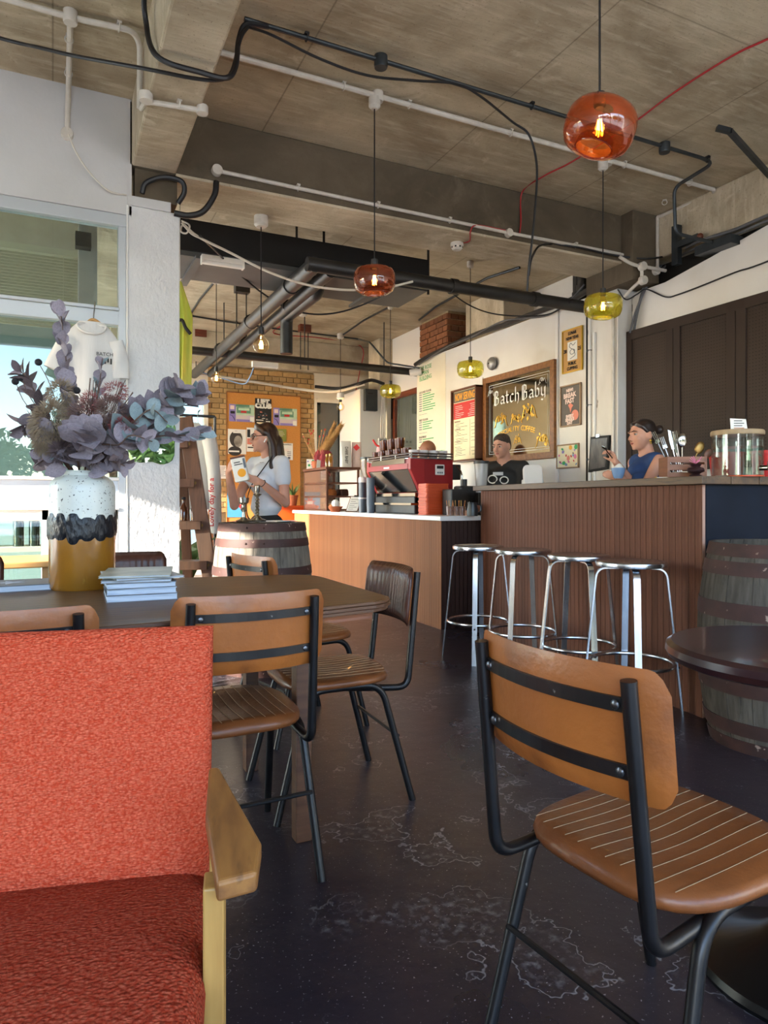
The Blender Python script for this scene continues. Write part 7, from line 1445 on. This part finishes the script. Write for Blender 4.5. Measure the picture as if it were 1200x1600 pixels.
# --- barista
b = dp(786, 700, 6.45); Ht = 1.70; sk2 = skinm('light_skin', '#b98670', '#c5937c'); hr2 = mat('cropped_hair', '#33281f', '#45372c', rough=.8, scale=60)
def crop_hair(h, zc): [ell(h, (s_ * .054, -.034, zc + .014), (.0225, .046, .050)) for s_ in (-1, 1)]; ell(h, (0, -.020, zc + .046), (.0765, .088, .064)); ell(h, (0, -.024, zc + .018), (.0755, .090, .092)); ell(h, (0, -.05, zc - .01), (.071, .06, .07))
f = room_dir(-.55, -.83)
t, HR, J, sw, sh, zc = person('barista with cropped hair in a black printed T-shirt', b, f, Ht, sk2, hr2, crop_hair, head_yaw=math.radians(-8), head_pitch=math.radians(-14),
    arms=((1, dp(764, 800, 6.3), dp(742, 793, 5.98), CR * -.8 - UPV * .4 + TOW * .3, -UPV, .5), (-1, dp(812, 790, 6.35), dp(785, 815, 6.1), CR * -.7 + TOW * .5, -UPV, .4)), female=False)
shirt(t, Ht, sw, sh, J, X['ink'], .5, .54, False); trousers(t, Ht, X['greycup'])
for k, (x_, z_, r_) in enumerate(((.055, 1.27, .045), (-.06, 1.26, .04))): MB().tube([(x_ + r_ * math.cos(a), .118 - .1 * abs(x_), z_ + r_ * .8 * math.sin(a)) for a in [i * math.pi / 8 for i in range(16)]], .006, 5, True).build('shirt_print', X['paper'], t, world=False)
MB().box((0, .112, 1.32), (.10, .006, .03)).build('shirt_print', X['greyplaster'], t, world=False)
# --- bald colleague behind the machine
b = dp(667, 700, 7.85); Ht = 1.755; sk3 = skinm('tan_skin', '#8f5e46', '#9d6b52')
t, HR, J, sw, sh, zc = person('bald colleague behind the red espresso machine', b, room_dir(-.95, .3), Ht, sk3, hr2, None, arms=((1, dp(662, 805, 8.05), dp(664, 845, 8.0), -UPV, CR * -1, .4), (-1, dp(676, 805, 7.7), dp(676, 845, 7.75), -UPV, CR * -1, .4)), female=False)
shirt(t, Ht, sw, sh, J, X['navy'], .5, .54, False); trousers(t, Ht, X['ink'])
# --- woman in blue eating at the bar
b = dp(1004, 700, 4.98); Ht = 1.662; hr4 = mat('tied_dark_hair', '#1f1613', '#30211b', rough=.35, scale=30, stretch=(1, .2, 1), bump=.25); sk4 = skinm('warm_fair_skin', '#bf8a72', '#ca977f')
def bun_hair(h, zc):
    [ell(h, (s_ * .056, -.030, zc + .012), (.0225, .052, .052)) for s_ in (-1, 1)]; [chain(h, [(s_ * .030, .052, zc + .078), (s_ * .060, .030, zc + .050), (s_ * .071, .0, zc + .012)], [.012, .013, .012]) for s_ in (-1, 1)]; ell(h, (0, -.022, zc + .047), (.077, .089, .062)); ell(h, (0, -.030, zc + .016), (.077, .087, .094)); ell(h, (0, -.055, zc - .015), (.072, .058, .075)); cone(h, (0, -.10, zc + .01), (0, -.135, zc + .018), .03, .03); ell(h, (0, -.155, zc + .02), (.034, .032, .036))
f = room_dir(-.97, -.22)
spn = dp(951, 716, 4.72)
t, HR, J, sw, sh, zc = person('woman in a sleeveless blue dress eating from a cup', b, f, Ht, sk4, hr4, bun_hair, head_yaw=math.radians(4), head_pitch=math.radians(-6),
    arms=((-1, dp(1003, 770, 4.78), dp(970, 748, 4.70), CR * -1 + UPV * .35, TOW * -1 + UPV * .2, .55), (1, dp(992, 762, 5.0), dp(962, 722, 4.80), UPV * .8 - CR * .4, TOW * .2 - CR * .6, .75)))
dr = mat('blue_dress', '#23406b', '#1c3560', rough=.85, scale=5, bump=.2, bscale=40); shirt(t, Ht, sw, sh, J, dr, 0, .50, True, 'dress', .020, True)
sk_ = MB(); chain(sk_, [(0, -.01, .56 * Ht), (0, 0, .30 * Ht)], [.15, .21]); blob(sk_, 'skirt', dr, t, .016, 3)
for s_ in (-1, 1): s2 = MB(); ell(s2, (s_ * .09, .04, .035), (.042, .12, .034)); blob(s2, 'shoe', X['ink'], t, .01, 2)
er = MB(); er.ball((-.084, -.008, zc - .055), .009, 8, 6, HR); er.ball((-.084, -.008, zc - .072), .007, 8, 6, HR); er.build('earring', X['goldframe'], t, world=False, smooth=True)
cu = dp(966, 742, 4.66); t = thing('blue_cup', 'pale blue cup held by the woman in blue', 'cup', (cu.x, cu.y, cu.z - .025)); MB().lathe([(0, 0), (.025, 0), (.033, .012), (.045, .055), (.047, .072), (.044, .072), (.04, .05), (.028, .012), (0, .01)], 22).build('bowl', mat('pale_blue_glaze', '#7f9ec4', rough=.25, coat=.4), t, smooth=True, world=False)
cr_ = MB(); ell(cr_, (0, 0, .07), (.036, .036, .02)); ell(cr_, (.01, 0, .085), (.02, .02, .018)); blob(cr_, 'cream', X['paper'], t, .006, 2)
a, b_ = dp(957, 716, 4.74), dp(946, 702, 4.72); t = thing('teaspoon', 'teaspoon held up by the woman in blue', 'spoon', a); MB().tube([a, b_], [.004, .003], 6).build('handle', X['chrome'], t, smooth=True); T = (b_ - a).normalized(); MB().ball((0, 0, 0), (.014, .004, .02), 12, 7, frame(CR, T.cross(CR).normalized(), T, b_ + T * .015)).build('bowl', X['chrome'], t, smooth=True)

# ================================================================== vase with dried eucalyptus
VZ = zp(129, 918, TZ); VX, VY = VZ.x, VZ.y
def vase_material():
    m = mat('speckled_glaze', '#c9cdc6', '#c2c6bf', rough=.35, scale=6, c3='#3a3a38', scale3=110, lo3=.63, hi3=.66, coat=.2)
    return m
X['vtop'] = vase_material(); X['vmust'] = mat('mustard_glaze', '#97651c', '#86581a', rough=.25, scale=10, stretch=(1, 1, .4), c3='#b08436', scale3=30, lo3=.7, hi3=.8, coat=.5); X['vblack'] = mat('dripping_black_glaze', '#0f1116', '#171a20', rough=.32, scale=30, bump=.7, bscale=50, bstretch=(1, 1, .5), spec=.35)
hv = dp(129, 735, 2.47).z - TZ; Rv = .112
t = thing('vase', 'tall stoneware vase, speckled white over black and mustard glaze', 'vase', (VX, VY, TZ))
MB().lathe([(0, 0), (Rv * .96, 0), (Rv, .008), (Rv, hv * .48)], 48).build('mustard_base', X['vmust'], t, smooth=True, world=False)
MB().lathe([(Rv, hv * .46), (Rv, hv * .83), (Rv * .985, hv * .87), (Rv * .93, hv * .91), (Rv * .80, hv * .945), (Rv * .68, hv * .96), (Rv * .66, hv * .975), (Rv * .70, hv * .995), (Rv * .69, hv), (Rv * .62, hv), (Rv * .60, hv * .95), (Rv * .8, hv * .86), (Rv * .8, hv * .5), (0, hv * .48)], 48).build('speckled_body', X['vtop'], t, smooth=True, world=False)
mb = MB(); N = 96; rows = 10; vs = []
rn = random.Random(2); nt_ = 15; tops = [rn.uniform(.02, .10) for _ in range(nt_)]; bots = [rn.uniform(.0, .07) for _ in range(nt_)]
for i in range(N):
    a = 2 * math.pi * i / N; q = i / N * nt_; k = int(q) % nt_; fr_ = abs((q % 1) - .5) * 2; top_ = hv * (.575 + tops[k] * (1 - fr_ ** 4)); bot = hv * (.445 - bots[k] * (1 - fr_ ** 3))
    for j in range(rows + 1):
        v = j / rows; e = min(1, v * 5, (1 - v) * 5); r_ = Rv + .001 + .006 * e * (.7 + .3 * math.sin(i * 1.7 + j)); vs.append((r_ * math.cos(a), r_ * math.sin(a), bot + (top_ - bot) * v))
mb.add(vs, [(i * (rows + 1) + j, ((i + 1) % N) * (rows + 1) + j, ((i + 1) % N) * (rows + 1) + j + 1, i * (rows + 1) + j + 1) for i in range(N) for j in range(rows)]).build('drip_band', X['vblack'], t, smooth=True, world=False, ang=60)
X['euc'] = random_tint(mat('dusty_eucalyptus', '#8a7f88', '#9b9098', rough=.75, scale=12, c3='#6a6069', scale3=8, lo3=.6, hi3=.8, spec=.3), .22); X['eucg'] = random_tint(mat('grey_green_eucalyptus', '#7c8a8e', '#8b9a9b', rough=.75, scale=12, spec=.3), .2); X['eucd'] = random_tint(mat('brown_eucalyptus', '#5d4f52', '#6e5e60', rough=.75, scale=12), .2)
X['twig'] = mat('dry_twig', '#5b463d', '#6f574a', rough=.9, scale=20); X['fuzz'] = mat('beige_grass_plume', '#a3917a', '#8d7b66', rough=.95, scale=30); X['redfl'] = mat('faded_red_flowers', '#8e4a4c', '#a3605e', rough=.95, scale=30); X['mauvefl'] = mat('brown_pink_filler', '#7d625c', '#8d7068', rough=.95, scale=30); X['seed'] = mat('black_seed_head', '#1c191c', rough=.8)
t = thing('dried_bouquet', 'big dried bouquet of dusty eucalyptus in the stoneware vase', 'bouquet', (VX, VY, TZ + hv)); o0 = Vector((VX, VY, TZ + hv)); FWD = Vector((_s, _c, 0))
DV = Vector((VX, VY)).dot(Vector((_s, _c)))
def bp_(px, py, dd=0.): return dp(px, py, DV + dd) - o0
def leafmesh(n_, m, cup=.25, ratio=.8):
    mb = MB(); pts = []; K = 5
    for i in range(K + 1):
        u = i / K; w_ = ratio * .5 * math.sin(math.pi * min(1, u * .96 + .04)) ** .62 if 0 < i < K else .03
        for s_ in (-1, 0, 1): pts.append((s_ * w_, u, cup * (w_ * abs(s_) - .35 * (u - .5) ** 2)))
    return mb.add(pts, [(3 * i + j, 3 * i + j + 1, 3 * i + 4 + j, 3 * i + 3 + j) for i in range(K) for j in range(2)]).mesh('leaf', m, True, 80)
LM = [leafmesh(0, X['euc']), leafmesh(0, X['euc'], .45, .9), leafmesh(0, X['eucg']), leafmesh(0, X['eucd'], .3, .62)]
rn = random.Random(31); NL = 0
def leaf(p, d, up, L, kind):
    global NL
    d = Vector(d).normalized(); up = Vector(up); z = (up - d * d.dot(up)); z = z.normalized() if z.length > 1e-3 else d.orthogonal().normalized(); x = d.cross(z); NL += 1
    inst('leaf', LM[kind], t, frame(x, d, z, p) @ Matrix.Scale(L * 1.22, 4))
def branch(pts, n, L, kinds, spread=.9, tip=True, start=.2, stem=.004):
    P = bez(pts, 6); MB().tube(P, [stem * (1 - .6 * i / len(P)) for i in range(len(P))], 6).build('stem', X['twig'], t, world=False, smooth=True)
    for k in range(n):
        f = start + (1 - start) * k / max(1, n - 1); i = min(len(P) - 2, int(f * (len(P) - 1))); T = (P[i + 1] - P[i]).normalized(); a = k * 2.4 + rn.uniform(-.5, .5)
        U = T.orthogonal().normalized(); W = T.cross(U); r = (U * math.cos(a) + W * math.sin(a)); LL = L * (1.05 - .45 * f) * rn.uniform(.8, 1.2)
        leaf(P[i], T * (1.1 - spread * .55) + r * spread, r * -.3 + T * .8 + TOW * .5, LL, rn.choice(kinds))
ST = Vector((0, 0, -.06))
branch([ST, bp_(118, 700), bp_(110, 630, .0), bp_(104, 570), bp_(94, 478, -.02)], 34, .075, (0, 1), .42, start=.15)            # tall spike
branch([ST, bp_(140, 690), bp_(152, 630, .05), bp_(160, 560, .06)], 20, .065, (0, 0, 2), .5)
branch([ST, bp_(170, 690, -.02), bp_(215, 650, -.05), bp_(262, 620, -.08), bp_(276, 605, -.08)], 26, .085, (0, 1, 2), .8, start=.3)
branch([ST, bp_(190, 700, .02), bp_(235, 655, .0), bp_(290, 630, .0), bp_(314, 612, .0)], 22, .075, (0, 0, 2), .6, start=.35)
branch([ST, bp_(185, 705, -.03), bp_(240, 683, -.05), bp_(290, 680, -.06), bp_(318, 676, -.06)], 22, .07, (2, 2, 0), .35, start=.3)
branch([ST, bp_(170, 695, -.08), bp_(200, 668, -.12), bp_(235, 640, -.14), bp_(262, 660, -.14)], 14, .075, (2, 2), .8, start=.3)
branch([ST, bp_(90, 690, .0), bp_(65, 635, .0), bp_(45, 595, .0), bp_(30, 578, .0)], 22, .08, (0, 3, 3), .75, start=.25)
branch([ST, bp_(80, 695, -.03), bp_(60, 660, -.04), bp_(40, 660, -.04), bp_(35, 675, -.04)], 12, .07, (0, 1), .8, start=.4)
branch([ST, bp_(150, 700, -.10), bp_(185, 695, -.14), bp_(205, 680, -.15), bp_(238, 690, -.15)], 16, .07, (0, 1, 2), .85, start=.25)
branch([ST, bp_(120, 705, -.10), bp_(135, 690, -.15), bp_(140, 668, -.18)], 14, .09, (0, 1), .9, start=.2)
branch([ST, bp_(95, 712, -.06), bp_(75, 715, -.08), bp_(62, 712, -.08)], 10, .06, (3, 0), .7, start=.3)
branch([ST, bp_(160, 722, -.06), bp_(180, 722, -.10), bp_(195, 728, -.10)], 14, .065, (0, 3), .8, start=.2)
for k in range(46):
    a = rn.uniform(-1.5, 1.5); r = rn.uniform(.03, .11); p = CR * math.sin(a) * r + TOW * rn.uniform(-.05, .09) + UPV * rn.uniform(.0, .11); leaf(p, CR * math.sin(a) + UPV * rn.uniform(-.2, .9) + TOW * rn.uniform(-.2, .6), TOW + UPV * .3, rn.uniform(.05, .085), rn.choice((0, 0, 1, 2, 3)))
for k in range(9): a = k * .7; leaf(bp_(136, 690, -.17) + Vector((0, 0, -.0)), CR * math.cos(a) * .6 + UPV * (.5 + .4 * math.sin(a)) + TOW * .5, TOW * -1 + UPV * .6, .085, 0)    # rosette
def tuft(c, R, n, m, seed, L=.016, droop=0.):
    rr = random.Random(seed); mb = MB()
    for k in range(n):
        v = Vector((rr.gauss(0, 1), rr.gauss(0, 1), rr.gauss(0, 1))).normalized(); p = Vector(c) + Vector((v.x * R[0], v.y * R[1], v.z * R[2])) * rr.uniform(.35, 1) ** .5; d = (v + Vector((0, 0, -droop))).normalized() * L * rr.uniform(.6, 1.4); s_ = d.orthogonal().normalized() * L * .12
        mb.add([p - s_, p + s_, p + d], [(0, 1, 2)])
    o = mb.build('filler', m, t, world=False); o['kind'] = 'stuff'
tuft(bp_(80, 665, -.10), (.07, .05, .085), 2600, X['fuzz'], 1, .016, .6); tuft(bp_(95, 615, -.04), (.045, .04, .05), 900, X['fuzz'], 2, .016, .4); tuft(bp_(68, 690, -.10), (.035, .03, .05), 900, X['fuzz'], 9, .014, .8)
tuft(bp_(140, 655, -.06), (.075, .06, .075), 2600, X['mauvefl'], 3, .013); tuft(bp_(172, 640, -.08), (.05, .04, .05), 1300, X['mauvefl'], 4, .012); tuft(bp_(180, 612, -.06), (.045, .035, .035), 800, X['redfl'], 5, .010); tuft(bp_(195, 664, -.12), (.05, .03, .028), 1000, X['redfl'], 6, .012); tuft(bp_(140, 628, -.08), (.03, .03, .04), 500, X['redfl'], 7, .010)
tuft(bp_(95, 705, -.13), (.03, .03, .03), 500, X['eucd'], 8, .02); tuft(bp_(205, 660, -.10), (.03, .02, .02), 250, X['leafout'], 12, .012)
for k, (px, py) in enumerate(((60, 566), (33, 590), (24, 596), (120, 610))): MB().ball(bp_(px, py, -.03), .013, 8, 6).build('seed_head', X['seed'], t, world=False, smooth=True); MB().tube(bez([bp_(px, py, -.03), bp_(px + 20, py + 40, -.02), bp_(110, 700)], 4), .0016, 5).build('stem', X['twig'], t, world=False)
for k in range(22): a, b_ = bp_(rn.uniform(112, 148), 728, rn.uniform(-.08, .05)), bp_(rn.uniform(140, 215), rn.uniform(590, 625), rn.uniform(-.1, .05)); MB().tube([a, b_], .0012, 4).build('stem', X['twig'], t, world=False)

# ================================================================== outside, met only as reflections and daylight
def outdoor_tree(label, x, y, h, r, seed):
    rr = random.Random(seed); t = thing('street_tree', label, 'tree', (x, y, -.1), 0, 'trees outside'); MB().tube([(0, 0, 0), (.1, 0, h * .4), (0, .1, h * .75)], [.22, .16, .06], 8).build('trunk', X['bark'], t, world=False, smooth=True); mb = MB()
    for k in range(1500):
        v = Vector((rr.gauss(0, 1), rr.gauss(0, 1), rr.gauss(0, 1))).normalized() * rr.uniform(.45, 1); p = Vector((v.x * r, v.y * r, h * .66 + v.z * h * .36)); d = Vector((rr.gauss(0, 1), rr.gauss(0, 1), rr.gauss(0, .6))).normalized() * .33; s_ = d.cross(Vector((rr.gauss(0, 1), rr.gauss(0, 1), 1))).normalized() * .16
        mb.add([p - s_, p + d * .5 - s_ * .2, p + d, p + s_], [(0, 1, 2, 3)])
    o = mb.build('crown', X['leafout'], t, world=False); o['kind'] = 'stuff'
outdoor_tree('leafy street tree mirrored in the column mirror', 2.4, -13.5, 4.2, 2.3, 1); outdoor_tree('broad tree reflected low in the shop window', -2.9, -16.5, 3.6, 2.6, 2); outdoor_tree('small tree outside on the right of the mirrored street', 6.8, -15, 3.8, 2.4, 3); outdoor_tree('tree at the far left of the mirrored street', -9.5, -17, 4.0, 2.6, 4)
struct(MB().bx(-26, -8, -32, -26, -.1, 5.5).bx(6, 24, -34, -27, -.1, 6.0).build('exterior_buildings', X['farhouse'], at=(0, 0, 0)))
